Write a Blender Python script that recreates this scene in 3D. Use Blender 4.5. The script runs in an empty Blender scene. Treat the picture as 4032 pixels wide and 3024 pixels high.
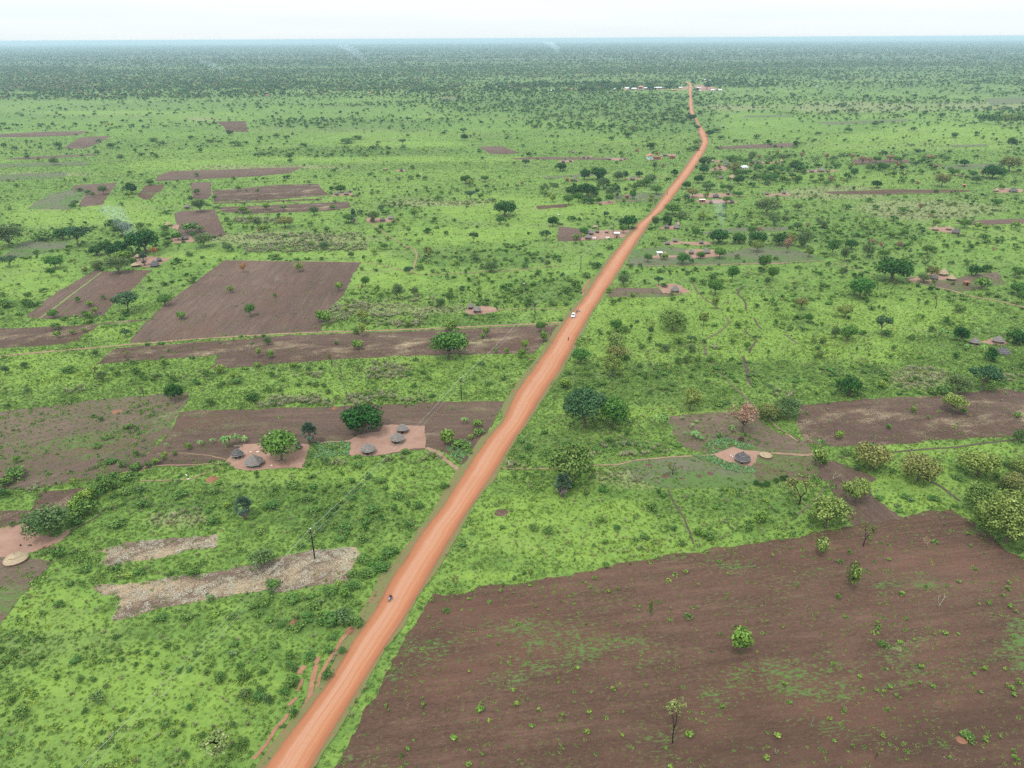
import bpy, bmesh, math, random
import numpy as np
from mathutils import Vector, Matrix
from mathutils.geometry import tessellate_polygon

random.seed(7)
rng = np.random.default_rng(7)
S = bpy.context.scene
COL = S.collection
R = math.radians

# ------------------------------------------------------------------ camera
CAM_H = 120.0
PITCH = 25.2
ROLL = -0.30
TANX = 0.697
cam_data = bpy.data.cameras.new("camera")
cam_data.sensor_width = 36.0
cam_data.lens = 18.0 / TANX
cam_data.clip_start = 0.5
cam_data.clip_end = 300000.0
cam = bpy.data.objects.new("camera", cam_data)
COL.objects.link(cam)
CM = Matrix.Rotation(R(90 - PITCH), 3, 'X') @ Matrix.Rotation(R(ROLL), 3, 'Z')
cam.matrix_world = Matrix.Translation((0, 0, CAM_H)) @ CM.to_4x4()
S.camera = cam

# ------------------------------------------------------------------ world: bright overcast sky
SUN_EL, SUN_AZ = 62.0, 205.0
W = bpy.data.worlds.new("World")
S.world = W
W.use_nodes = True
wn = W.node_tree
wn.nodes.clear()
w_out = wn.nodes.new("ShaderNodeOutputWorld")
w_bg = wn.nodes.new("ShaderNodeBackground")
w_sky = wn.nodes.new("ShaderNodeTexSky")
w_sky.sky_type = 'NISHITA'
w_sky.sun_disc = False
w_sky.sun_elevation = R(SUN_EL)
w_sky.sun_rotation = R(SUN_AZ)
w_sky.dust_density = 2.0
w_sky.altitude = 1000
w_tc = wn.nodes.new("ShaderNodeTexCoord")
w_map = wn.nodes.new("ShaderNodeMapping")
w_map.inputs["Scale"].default_value = (1.5, 1.5, 26.0)
w_noi = wn.nodes.new("ShaderNodeTexNoise")
w_noi.inputs["Scale"].default_value = 2.2
w_noi.inputs["Detail"].default_value = 6
w_rmp = wn.nodes.new("ShaderNodeValToRGB")
w_rmp.color_ramp.elements[0].position = 0.38
w_rmp.color_ramp.elements[0].color = (18.6, 20.2, 20.8, 1)
w_rmp.color_ramp.elements[1].position = 0.60
w_rmp.color_ramp.elements[1].color = (19.8, 20.9, 21.3, 1)
w_mix = wn.nodes.new("ShaderNodeMixRGB")
w_mix.inputs["Fac"].default_value = 0.88
L = wn.links.new
L(w_tc.outputs["Generated"], w_map.inputs["Vector"])
L(w_map.outputs["Vector"], w_noi.inputs["Vector"])
L(w_noi.outputs["Fac"], w_rmp.inputs["Fac"])
L(w_sky.outputs["Color"], w_mix.inputs["Color1"])
L(w_rmp.outputs["Color"], w_mix.inputs["Color2"])
w_sep = wn.nodes.new("ShaderNodeSeparateXYZ")
w_el = wn.nodes.new("ShaderNodeMapRange")
w_el.inputs["From Min"].default_value = 0.0
w_el.inputs["From Max"].default_value = 0.55
w_el.inputs["To Min"].default_value = 0.595
w_el.inputs["To Max"].default_value = 1.30
w_mul = wn.nodes.new("ShaderNodeVectorMath"); w_mul.operation = 'SCALE'
L(w_tc.outputs["Generated"], w_sep.inputs[0])
L(w_sep.outputs["Z"], w_el.inputs["Value"])
L(w_mix.outputs["Color"], w_mul.inputs[0])
L(w_el.outputs[0], w_mul.inputs["Scale"])
L(w_mul.outputs[0], w_bg.inputs["Color"])
w_bg.inputs["Strength"].default_value = 0.074
L(w_bg.outputs["Background"], w_out.inputs["Surface"])

sun_d = bpy.data.lights.new("sun", 'SUN')
sun_d.energy = 3.1
sun_d.angle = R(12)
sun_d.color = (1.0, 0.96, 0.9)
sun = bpy.data.objects.new("sun", sun_d)
COL.objects.link(sun)
az = R(SUN_AZ)
sdir = Vector((math.sin(az) * math.cos(R(SUN_EL)), math.cos(az) * math.cos(R(SUN_EL)), math.sin(R(SUN_EL))))
sun.rotation_euler = sdir.to_track_quat('Z', 'Y').to_euler()
sun.location = (0, 0, 119)

S.view_settings.view_transform = 'Standard'
S.view_settings.look = 'None'
S.view_settings.exposure = 0.22
S.view_settings.gamma = 1.0
S.view_settings.use_curve_mapping = False
S.render.engine = 'CYCLES'
S.cycles.max_bounces = 4
S.cycles.diffuse_bounces = 2
S.cycles.glossy_bounces = 1
S.cycles.transmission_bounces = 1
S.cycles.transparent_max_bounces = 4
S.cycles.volume_bounces = 1
S.cycles.use_denoising = False
S.cycles.volume_max_steps = 64

# ------------------------------------------------------------------ pixels of the survey photo -> ground points
F = 2016.0 / TANX
TS = 1100.0 / 2212.0
TILE = {}
for _n, _oy in (("A", 100), ("B", 850), ("C", 1600), ("E", 2200)):
    for _i, _ox in enumerate((0, 1000, 2000, 2932)):
        TILE[_n + str(_i)] = (_ox, _oy)

def src(tile, zx, zy):
    ox, oy = TILE[tile]
    return ox + zx * TS, oy + zy * TS

def ray(sx, sy):
    return CM @ Vector(((sx - 2016) / F, -(sy - 1512) / F, -1.0))

def ground(tile, zx, zy):
    sx, sy = src(tile, zx, zy)
    r = ray(sx, sy)
    k = CAM_H / max(-r.z, 0.004)
    return Vector((r.x * k, r.y * k, 0.0))

def depth_of(p):
    return -(CM.transposed() @ (Vector(p) - Vector((0, 0, CAM_H)))).z

def size_at(tile, x, ytop, ybot, w):
    """ground foot, real width and real height of a thing whose picture box is given"""
    p = ground(tile, x, ybot)
    ppm = F / TS / depth_of(p)          # tile pixels per metre
    horiz = math.hypot(p.x, p.y)
    dep = math.atan2(CAM_H, horiz)
    width = w / ppm
    hz = (ybot - ytop) / ppm
    height = math.sqrt(max(hz ** 2 - (0.72 * width * math.sin(dep)) ** 2, (0.6 * hz) ** 2)) / math.cos(dep)
    height = max(height, 0.3 * width)
    p = p + Vector((p.x, p.y, 0)).normalized() * (0.22 * width * math.sin(dep))
    return p, width, height, ppm

# ------------------------------------------------------------------ numpy value noise
def _hash(ix, iy, seed):
    h = (ix.astype(np.int64) * 374761393 + iy.astype(np.int64) * 668265263 + seed * 974634777) & 0xffffffff
    h = ((h ^ (h >> 13)) * 1274126177) & 0xffffffff
    return ((h ^ (h >> 16)) & 0xffff) / 65535.0

def vnoise(x, y, seed=0):
    x = np.asarray(x, float); y = np.asarray(y, float)
    ix = np.floor(x); iy = np.floor(y)
    fx = x - ix; fy = y - iy
    fx = fx * fx * (3 - 2 * fx); fy = fy * fy * (3 - 2 * fy)
    a = _hash(ix, iy, seed); b = _hash(ix + 1, iy, seed)
    c = _hash(ix, iy + 1, seed); d = _hash(ix + 1, iy + 1, seed)
    return (a * (1 - fx) + b * fx) * (1 - fy) + (c * (1 - fx) + d * fx) * fy

def fbm(x, y, seed=0, octs=4):
    t = 0; a = 1.0; n = 0
    for i in range(octs):
        t = t + a * vnoise(x, y, seed + i * 17); n += a
        x = np.asarray(x) * 2.03 + 13.7; y = np.asarray(y) * 2.03 - 7.1; a *= 0.55
    return t / n

def in_poly(px, py, poly):
    poly = np.asarray(poly)
    res = np.zeros(px.shape, bool)
    m = (px >= poly[:, 0].min()) & (px <= poly[:, 0].max()) & (py >= poly[:, 1].min()) & (py <= poly[:, 1].max())
    if not m.any():
        return res
    x = px[m]; y = py[m]; ins = np.zeros(x.shape, bool)
    j = len(poly) - 1
    for i in range(len(poly)):
        xi, yi = poly[i]; xj, yj = poly[j]
        if yi != yj:
            ins ^= ((yi > y) != (yj > y)) & (x < (xj - xi) * (y - yi) / (yj - yi) + xi)
        j = i
    res[m] = ins
    return res

# ------------------------------------------------------------------ materials
def new_mat(name):
    m = bpy.data.materials.new(name)
    m.use_nodes = True
    nt = m.node_tree
    b = nt.nodes["Principled BSDF"]
    b.inputs["Roughness"].default_value = 0.9
    b.inputs["Specular IOR Level"].default_value = 0.08
    return m, nt, b

def N(nt, kind, **kw):
    n = nt.nodes.new(kind)
    for k, v in kw.items():
        if k in n.inputs:
            n.inputs[k].default_value = v
        else:
            setattr(n, k, v)
    return n

def mixc(nt, fac, a, b):
    n = nt.nodes.new("ShaderNodeMixRGB")
    for i, v in ((0, fac), (1, a), (2, b)):
        if hasattr(v, "links"):
            nt.links.new(v, n.inputs[i])
        elif i == 0:
            n.inputs[0].default_value = v
        else:
            n.inputs[i].default_value = (*v, 1)
    return n.outputs[0]

def ramp(nt, inp, lo, hi):
    n = N(nt, "ShaderNodeMapRange")
    n.inputs["From Min"].default_value = lo
    n.inputs["From Max"].default_value = hi
    nt.links.new(inp, n.inputs["Value"])
    return n.outputs[0]

def mul(nt, a, b, op='MULTIPLY'):
    n = N(nt, "ShaderNodeMath", operation=op)
    for i, v in ((0, a), (1, b)):
        if hasattr(v, "links"):
            nt.links.new(v, n.inputs[i])
        else:
            n.inputs[i].default_value = v
    return n.outputs[0]

def noise(nt, vec, scale, detail=4, rough=0.6, stretch=None):
    if stretch:
        mp = N(nt, "ShaderNodeMapping")
        mp.inputs["Scale"].default_value = stretch
        nt.links.new(vec, mp.inputs["Vector"])
        vec = mp.outputs[0]
    n = N(nt, "ShaderNodeTexNoise", Scale=scale, Detail=detail, Roughness=rough)
    nt.links.new(vec, n.inputs["Vector"])
    return n.outputs["Fac"]

def attr(nt, name):
    n = N(nt, "ShaderNodeAttribute", attribute_name=name)
    return n

def bump(nt, b, h, strength, dist):
    n = N(nt, "ShaderNodeBump", Strength=strength, Distance=dist)
    nt.links.new(h, n.inputs["Height"])
    nt.links.new(n.outputs[0], b.inputs["Normal"])

LIME = (0.138, 0.212, 0.040)
GREEN = (0.082, 0.142, 0.029)
TUFT_SHADE = (0.040, 0.078, 0.019)
STRAW = (0.260, 0.205, 0.130)
SOIL_A = (0.054, 0.031, 0.0215)
SOIL_B = (0.087, 0.051, 0.0355)
REDS = (0.140, 0.068, 0.048)

def ground_mat():
    m, nt, b = new_mat("grassland")
    pos = N(nt, "ShaderNodeNewGeometry").outputs["Position"]
    z = attr(nt, "zone")
    sep = N(nt, "ShaderNodeSeparateColor")
    nt.links.new(z.outputs["Color"], sep.inputs[0])
    lime, dry, wood = sep.outputs[0], sep.outputs[1], sep.outputs[2]
    dark = attr(nt, "dark").outputs["Fac"]
    n_f = noise(nt, pos, 0.8, 6, 0.8)
    n_t = noise(nt, pos, 2.4, 4, 0.85)
    n_m = noise(nt, pos, 0.13, 6, 0.7)
    n_s = noise(nt, pos, 0.03, 5, 0.6, (0.5, 1, 1))
    n_h = noise(nt, pos, 0.006, 4, 0.6, (0.35, 1, 1))
    n_b = noise(nt, pos, 0.35, 6, 0.75, (0.7, 1, 1))
    # painted shade between tufts, green sward, lime tips; the lime share grows in the fresh meadows
    g = mul(nt, mul(nt, n_f, 0.6), mul(nt, n_t, 0.4), 'ADD')
    g = mul(nt, g, mul(nt, mul(nt, n_m, 0.5, 'SUBTRACT'), 0.55), 'ADD')
    g = mul(nt, g, mul(nt, mul(nt, lime, 0.098), mul(nt, dark, 0.06), 'SUBTRACT'), 'ADD')
    c = mixc(nt, ramp(nt, g, 0.34, 0.50), TUFT_SHADE, GREEN)
    c = mixc(nt, ramp(nt, g, 0.48, 0.68), c, LIME)
    c = mixc(nt, mul(nt, ramp(nt, n_s, 0.52, 0.72), 0.35), c, (0.120, 0.128, 0.060))
    df = mul(nt, dry, ramp(nt, n_f, 0.40, 0.60))
    c = mixc(nt, mul(nt, df, 0.85), c, (0.20, 0.18, 0.105))
    c = mixc(nt, mul(nt, ramp(nt, n_b, 0.60, 0.72), 0.50), c, (0.130, 0.115, 0.062))
    c = mixc(nt, mul(nt, ramp(nt, n_h, 0.55, 0.75), 0.30), c, (0.110, 0.095, 0.062))
    wn_ = noise(nt, pos, 0.0035, 8, 0.75, (0.25, 1, 1))
    wc = mixc(nt, ramp(nt, wn_, 0.42, 0.62), (0.018, 0.040, 0.018), (0.098, 0.128, 0.060))
    c = mixc(nt, wood, c, wc)
    nt.links.new(c, b.inputs["Base Color"])
    bump(nt, b, n_f, 0.5, 0.35)
    return m

def tiny_(nt, tc):
    return noise(nt, tc, 2.7, 4, 0.85, (0.5, 1, 1))

def soil_mat(name, a, bcol, straw=0.1, weed=0.15, red=0.15, furrow=1.0, grey=None):
    m, nt, b = new_mat(name)
    tc = N(nt, "ShaderNodeTexCoord").outputs["Object"]
    big = noise(nt, tc, 0.035, 4, 0.6, (0.5, 1, 1))
    fine = noise(nt, tc, 1.6, 5, 0.75, (0.45, 1, 1))
    rows = noise(nt, tc, 0.55, 3, 0.6, (0.05, 1, 1))
    tiny = noise(nt, tc, 4.0, 3, 0.8, (0.6, 1, 1))
    c = mixc(nt, ramp(nt, fine, 0.36, 0.64), tuple(v * .86 for v in a), bcol)
    med = noise(nt, tc, 0.22, 5, 0.7, (0.35, 1, 1))
    c = mixc(nt, mul(nt, ramp(nt, med, 0.48, 0.66), 0.6), c, tuple(v * 1.22 for v in bcol))
    c = mixc(nt, mul(nt, ramp(nt, tiny_(nt, tc), 0.5, 0.68), 0.5), c, tuple(v * 1.55 for v in bcol))
    c = mixc(nt, mul(nt, ramp(nt, rows, 0.35, 0.65), 0.45 * furrow), c, tuple(v * 0.62 for v in a))
    huge = noise(nt, tc, 0.013, 4, 0.65, (0.5, 1, 1))
    c = mixc(nt, mul(nt, ramp(nt, huge, 0.46, 0.66), 0.55), c, tuple(v * 0.66 for v in a))
    c = mixc(nt, mul(nt, ramp(nt, huge, 0.46, 0.32), 0.40), c, tuple(v * 1.30 for v in bcol))
    if red:
        c = mixc(nt, mul(nt, ramp(nt, big, 0.5, 0.7), red * 2.2), c, REDS)
    if grey:
        c = mixc(nt, 0.5, c, grey)
    if weed:
        wz = noise(nt, tc, 0.05, 4, 0.7, (0.45, 1, 1))
        t = 0.80 - 0.30 * weed
        wsum = mul(nt, mul(nt, fine, 0.55), mul(nt, wz, 0.62), 'ADD')
        c = mixc(nt, ramp(nt, wsum, t, t + 0.06), c, (0.060, 0.105, 0.028))
    if straw:
        sz = noise(nt, tc, 0.09, 4, 0.7, (0.5, 1, 1))
        t = 0.86 - 0.32 * straw
        ssum = mul(nt, mul(nt, tiny, 0.62), mul(nt, sz, 0.55), 'ADD')
        c = mixc(nt, ramp(nt, ssum, t, t + 0.08), c, STRAW)
    nt.links.new(c, b.inputs["Base Color"])
    bump(nt, b, rows, 0.5 * furrow, 0.25)
    return m

def flat_mat(name, a, bcol, scale=1.0, rough=0.9, stretch=None, lo=0.35, hi=0.65, spec=None, objc=True, bmp=0.0):
    m, nt, b = new_mat(name)
    tc = N(nt, "ShaderNodeTexCoord").outputs["Object"] if objc else N(nt, "ShaderNodeNewGeometry").outputs["Position"]
    n = noise(nt, tc, scale, 5, 0.7, stretch)
    nt.links.new(mixc(nt, ramp(nt, n, lo, hi), a, bcol), b.inputs["Base Color"])
    b.inputs["Roughness"].default_value = rough
    if spec is not None:
        b.inputs["Specular IOR Level"].default_value = spec
    if bmp:
        bump(nt, b, n, bmp, 0.1)
    return m

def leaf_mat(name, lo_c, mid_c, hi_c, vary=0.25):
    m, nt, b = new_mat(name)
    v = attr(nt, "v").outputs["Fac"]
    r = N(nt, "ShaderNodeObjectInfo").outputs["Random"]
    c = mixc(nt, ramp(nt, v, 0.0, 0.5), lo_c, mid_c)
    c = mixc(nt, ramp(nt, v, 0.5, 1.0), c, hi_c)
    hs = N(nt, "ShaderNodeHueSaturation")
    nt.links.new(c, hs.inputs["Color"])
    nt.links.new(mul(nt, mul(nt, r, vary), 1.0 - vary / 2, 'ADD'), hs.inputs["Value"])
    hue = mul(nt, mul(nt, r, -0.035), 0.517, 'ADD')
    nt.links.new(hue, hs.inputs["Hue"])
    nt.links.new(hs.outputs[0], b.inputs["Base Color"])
    b.inputs["Roughness"].default_value = 0.75
    return m

M = {}
M['ground'] = ground_mat()
M['soil'] = soil_mat("ploughed_soil", SOIL_A, SOIL_B, straw=0.44, weed=0.54, red=0.16)
M['soil_plain'] = soil_mat("bare_brown_soil", (0.072, 0.046, 0.036), (0.104, 0.069, 0.054), straw=0.50, weed=0.34, red=0.12)
M['soil_straw'] = soil_mat("stubble_soil", SOIL_A, (0.082, 0.054, 0.044), straw=0.72, weed=0.34, red=0.05)
M['soil_dark'] = soil_mat("dark_garden_soil", (0.057, 0.037, 0.029), (0.090, 0.059, 0.044), straw=0.55, weed=0.45, red=0.10)
M['straw'] = soil_mat("straw_litter", (0.075, 0.052, 0.040), (0.110, 0.078, 0.058), straw=0.86, weed=0.15, red=0.0)
M['weedy'] = soil_mat("weedy_soil", (0.082, 0.056, 0.044), (0.112, 0.080, 0.060), straw=0.52, weed=0.62, red=0.12)
M['greyfield'] = soil_mat("greenish_fallow", (0.078, 0.068, 0.048), (0.105, 0.092, 0.066), straw=0.45, weed=0.76, red=0.0, grey=(0.088, 0.100, 0.056))
M['yard'] = flat_mat("swept_earth", (0.175, 0.100, 0.072), (0.240, 0.150, 0.115), 0.18, lo=0.3, hi=0.7, objc=False)
M['path'] = flat_mat("trodden_path", (0.150, 0.098, 0.066), (0.225, 0.150, 0.100), 0.4, objc=False)
M['trail'] = flat_mat("faint_trail", (0.060, 0.055, 0.034), (0.110, 0.085, 0.055), 0.5, objc=False)
M['gully'] = flat_mat("eroded_gully", (0.040, 0.032, 0.026), (0.075, 0.055, 0.042), 0.8, objc=False)
M['greenstrip'] = flat_mat("grass_strip", (0.105, 0.155, 0.040), (0.150, 0.185, 0.065), 0.6, objc=False)
M['redtrack'] = flat_mat("red_track", (0.165, 0.082, 0.050), (0.235, 0.122, 0.078), 0.5, objc=False)
M['mound'] = flat_mat("termite_earth", (0.140, 0.066, 0.040), (0.215, 0.105, 0.066), 2.0, bmp=0.6)
M['brown_mound'] = flat_mat("dark_earth_heap", (0.060, 0.036, 0.030), (0.105, 0.060, 0.046), 2.0, bmp=0.6)
M['bark'] = flat_mat("bark", (0.075, 0.055, 0.042), (0.150, 0.115, 0.088), 3.0)
M['char'] = flat_mat("charred_bark", (0.010, 0.009, 0.009), (0.026, 0.022, 0.020), 3.0)
M['palebark'] = flat_mat("pale_bark", (0.170, 0.140, 0.110), (0.300, 0.250, 0.205), 3.0)
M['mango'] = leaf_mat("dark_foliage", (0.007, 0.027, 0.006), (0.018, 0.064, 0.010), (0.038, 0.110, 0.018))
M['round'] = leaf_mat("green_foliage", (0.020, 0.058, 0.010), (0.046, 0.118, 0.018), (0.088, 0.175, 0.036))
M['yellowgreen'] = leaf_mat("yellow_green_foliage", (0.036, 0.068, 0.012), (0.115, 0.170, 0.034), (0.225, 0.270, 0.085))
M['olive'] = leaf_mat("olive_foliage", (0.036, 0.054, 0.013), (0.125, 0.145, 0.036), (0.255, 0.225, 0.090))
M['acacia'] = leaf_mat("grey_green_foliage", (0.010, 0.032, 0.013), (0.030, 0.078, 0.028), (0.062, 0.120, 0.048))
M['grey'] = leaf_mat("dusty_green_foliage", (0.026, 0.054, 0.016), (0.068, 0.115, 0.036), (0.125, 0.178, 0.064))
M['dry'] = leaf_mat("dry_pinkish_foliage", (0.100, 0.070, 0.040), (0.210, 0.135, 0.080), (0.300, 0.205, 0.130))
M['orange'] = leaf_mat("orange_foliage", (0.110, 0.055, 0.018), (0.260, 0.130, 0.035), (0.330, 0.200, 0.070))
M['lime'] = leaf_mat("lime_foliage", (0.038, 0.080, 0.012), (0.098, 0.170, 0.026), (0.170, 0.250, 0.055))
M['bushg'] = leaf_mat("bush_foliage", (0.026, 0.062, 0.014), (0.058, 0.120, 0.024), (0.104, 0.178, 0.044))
M['palm'] = leaf_mat("palm_fronds", (0.020, 0.048, 0.024), (0.055, 0.100, 0.055), (0.110, 0.165, 0.100))
M['deadfrond'] = leaf_mat("dead_fronds", (0.050, 0.042, 0.036), (0.110, 0.095, 0.082), (0.190, 0.165, 0.145))
M['banana'] = leaf_mat("banana_leaves", (0.030, 0.085, 0.018), (0.085, 0.180, 0.040), (0.190, 0.290, 0.110))
M['crop'] = leaf_mat("vegetable_leaves", (0.045, 0.100, 0.036), (0.092, 0.176, 0.070), (0.170, 0.262, 0.130))
M['t_lime'] = leaf_mat("lime_grass", (0.082, 0.145, 0.020), (0.138, 0.212, 0.032), (0.200, 0.272, 0.060), 0.3)
M['t_green'] = leaf_mat("green_grass", (0.046, 0.094, 0.017), (0.088, 0.150, 0.029), (0.140, 0.202, 0.050), 0.3)
M['t_dark'] = leaf_mat("dark_grass", (0.030, 0.070, 0.016), (0.054, 0.108, 0.024), (0.092, 0.152, 0.040), 0.3)
M['t_straw'] = leaf_mat("dry_grass", (0.115, 0.115, 0.055), (0.215, 0.205, 0.115), (0.350, 0.320, 0.210), 0.35)
M['t_straw2'] = leaf_mat("cut_straw", (0.165, 0.145, 0.105), (0.310, 0.280, 0.210), (0.455, 0.420, 0.330), 0.3)
M['standstraw'] = leaf_mat("standing_dry_grass", (0.130, 0.135, 0.070), (0.240, 0.235, 0.140), (0.370, 0.355, 0.240), 0.3)
M['paleleaf'] = leaf_mat("pale_yellow_foliage", (0.090, 0.125, 0.040), (0.180, 0.215, 0.075), (0.290, 0.315, 0.130))
M['t_litter'] = leaf_mat("straw_stalks", (0.110, 0.082, 0.055), (0.215, 0.168, 0.115), (0.340, 0.280, 0.200), 0.3)
M['thatch_grey'] = flat_mat("grey_thatch", (0.085, 0.075, 0.070), (0.175, 0.155, 0.142), 1.2, stretch=(1, 1, 6), bmp=0.5)
M['thatch_pale'] = flat_mat("pale_thatch_edge", (0.200, 0.185, 0.170), (0.300, 0.280, 0.260), 3.0)  # paler tone for the rims of the thatch tiers
M['thatch_dark'] = flat_mat("dark_thatch", (0.040, 0.038, 0.042), (0.095, 0.088, 0.088), 1.0, stretch=(1, 1, 6), bmp=0.5)
M['thatch_tan'] = flat_mat("tan_thatch", (0.200, 0.152, 0.096), (0.310, 0.245, 0.165), 1.2, stretch=(1, 1, 6), bmp=0.5)
M['mud'] = flat_mat("mud_wall", (0.095, 0.060, 0.045), (0.165, 0.110, 0.085), 1.5)
M['mud_dark'] = flat_mat("dark_mud_wall", (0.050, 0.032, 0.026), (0.090, 0.058, 0.046), 1.5)
M['brick'] = flat_mat("brick_wall", (0.150, 0.060, 0.042), (0.230, 0.105, 0.075), 3.0)
M['pinkwall'] = flat_mat("pale_clay_wall", (0.230, 0.150, 0.115), (0.300, 0.200, 0.155), 2.0)
M['wood'] = flat_mat("weathered_pole", (0.180, 0.140, 0.105), (0.300, 0.245, 0.190), 4.0)
M['void'] = flat_mat("dark_doorway", (0.010, 0.008, 0.007), (0.018, 0.014, 0.012), 4.0)
M['metal'] = flat_mat("white_sheet_roof", (0.36, 0.38, 0.40), (0.52, 0.54, 0.56), 2.0, rough=0.5, spec=0.4)
M['redroof'] = flat_mat("faded_red_roof", (0.300, 0.120, 0.090), (0.380, 0.180, 0.140), 1.0, rough=0.7)
M['mintwall'] = flat_mat("mint_plaster", (0.280, 0.470, 0.400), (0.340, 0.540, 0.470), 2.0)
M['cream'] = flat_mat("cream_plaster", (0.420, 0.360, 0.290), (0.520, 0.460, 0.380), 2.0)
M['pole'] = flat_mat("tarred_pole", (0.012, 0.010, 0.010), (0.028, 0.024, 0.022), 4.0)
M['polecap'] = flat_mat("pale_pole_cap", (0.60, 0.60, 0.58), (0.75, 0.75, 0.73), 4.0)
M['wire'] = flat_mat("aluminium_wire", (0.30, 0.31, 0.30), (0.42, 0.43, 0.42), 4.0, rough=0.5, spec=0.4)
M['cloth_white'] = flat_mat("white_cloth", (0.60, 0.60, 0.62), (0.75, 0.75, 0.76), 6.0)
M['carpaint'] = flat_mat("white_car_paint", (0.48, 0.50, 0.54), (0.56, 0.58, 0.62), 1.0, rough=0.3, spec=0.5)
M['glass'] = flat_mat("dark_car_glass", (0.03, 0.035, 0.045), (0.05, 0.055, 0.07), 1.0, rough=0.15, spec=0.6)
M['rubber'] = flat_mat("black_rubber", (0.012, 0.012, 0.012), (0.02, 0.02, 0.02), 4.0)
M['steel'] = flat_mat("steel", (0.30, 0.31, 0.33), (0.42, 0.43, 0.45), 4.0, rough=0.4, spec=0.5)
M['lamp'] = flat_mat("headlamp_glass", (0.55, 0.57, 0.60), (0.70, 0.72, 0.74), 4.0, rough=0.2, spec=0.6)
M['redlamp'] = flat_mat("tail_lamp", (0.30, 0.02, 0.02), (0.40, 0.03, 0.03), 4.0, rough=0.2, spec=0.6)
M['skin'] = flat_mat("brown_skin", (0.050, 0.026, 0.016), (0.075, 0.040, 0.026), 6.0)
M['hair'] = flat_mat("black_hair", (0.006, 0.005, 0.005), (0.012, 0.010, 0.010), 8.0)
M['c_maroon'] = flat_mat("maroon_cloth", (0.110, 0.012, 0.028), (0.160, 0.020, 0.045), 6.0)
M['c_blue'] = flat_mat("blue_cloth", (0.045, 0.050, 0.180), (0.075, 0.085, 0.240), 6.0)
M['c_dark'] = flat_mat("dark_cloth", (0.018, 0.016, 0.022), (0.032, 0.030, 0.038), 6.0)
M['c_purple'] = flat_mat("purple_cloth", (0.090, 0.022, 0.100), (0.130, 0.035, 0.140), 6.0)
M['coat_dark'] = flat_mat("dark_hide", (0.016, 0.013, 0.012), (0.040, 0.032, 0.028), 2.0)
M['coat_white'] = flat_mat("white_hide", (0.55, 0.52, 0.46), (0.70, 0.68, 0.62), 2.0)
M['moto_blue'] = flat_mat("blue_motorcycle_paint", (0.05, 0.06, 0.22), (0.08, 0.09, 0.30), 2.0, rough=0.35, spec=0.5)

def road_mat():
    m, nt, b = new_mat("murram_road")
    u = attr(nt, "ru").outputs["Fac"]
    v = attr(nt, "rv").outputs["Fac"]
    cmb = N(nt, "ShaderNodeCombineXYZ")
    nt.links.new(mul(nt, u, 19.0), cmb.inputs[0])
    nt.links.new(mul(nt, v, 0.03), cmb.inputs[1])
    streak = noise(nt, cmb.outputs[0], 1.0, 6, 0.65)
    pos = N(nt, "ShaderNodeNewGeometry").outputs["Position"]
    patch = noise(nt, pos, 0.12, 5, 0.65)
    wob = mul(nt, mul(nt, mul(nt, patch, 0.5, 'SUBTRACT'), 0.16), u, 'ADD')
    r = N(nt, "ShaderNodeValToRGB")
    cr = r.color_ramp
    stops = [(0.0, (0.149, 0.062, 0.033)), (0.07, (0.221, 0.087, 0.043)), (0.22, (0.248, 0.106, 0.053)),
             (0.30, (0.286, 0.147, 0.093)), (0.40, (0.290, 0.154, 0.098)), (0.46, (0.282, 0.134, 0.078)), (0.52, (0.288, 0.150, 0.093)), (0.60, (0.286, 0.143, 0.084)),
             (0.66, (0.263, 0.110, 0.056)), (0.72, (0.282, 0.132, 0.073)), (0.80, (0.248, 0.100, 0.050)), (0.92, (0.200, 0.077, 0.038)), (1.0, (0.144, 0.060, 0.035))]
    cr.elements[0].position = 0; cr.elements[0].color = (*stops[0][1], 1)
    cr.elements[1].position = 1; cr.elements[1].color = (*stops[-1][1], 1)
    for p_, c_ in stops[1:-1]:
        e = cr.elements.new(p_); e.color = (*c_, 1)
    nt.links.new(wob, r.inputs["Fac"])
    c = mixc(nt, mul(nt, ramp(nt, streak, 0.52, 0.68), 0.60), r.outputs[0], (0.245, 0.100, 0.052))
    c = mixc(nt, mul(nt, ramp(nt, streak, 0.46, 0.30), 0.35), c, (0.350, 0.185, 0.115))
    c = mixc(nt, mul(nt, ramp(nt, patch, 0.5, 0.75), 0.25), c, (0.300, 0.128, 0.066))
    fine = noise(nt, pos, 1.3, 6, 0.8)
    c = mixc(nt, mul(nt, ramp(nt, fine, 0.56, 0.70), 0.30), c, (0.215, 0.092, 0.050))
    big = noise(nt, pos, 0.05, 4, 0.6)
    c = mixc(nt, mul(nt, ramp(nt, big, 0.52, 0.70), 0.30), c, (0.250, 0.105, 0.056))
    edge = mul(nt, mul(nt, mul(nt, u, 0.5, 'SUBTRACT'), mul(nt, u, 0.5, 'SUBTRACT')), 4.0)
    c = mixc(nt, mul(nt, ramp(nt, mul(nt, mul(nt, edge, 0.55), fine, 'ADD'), 0.98, 1.10), 0.8), c, (0.110, 0.100, 0.050))
    nt.links.new(c, b.inputs["Base Color"])
    bump(nt, b, fine, 0.3, 0.08)
    return m
M['road'] = road_mat()

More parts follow.
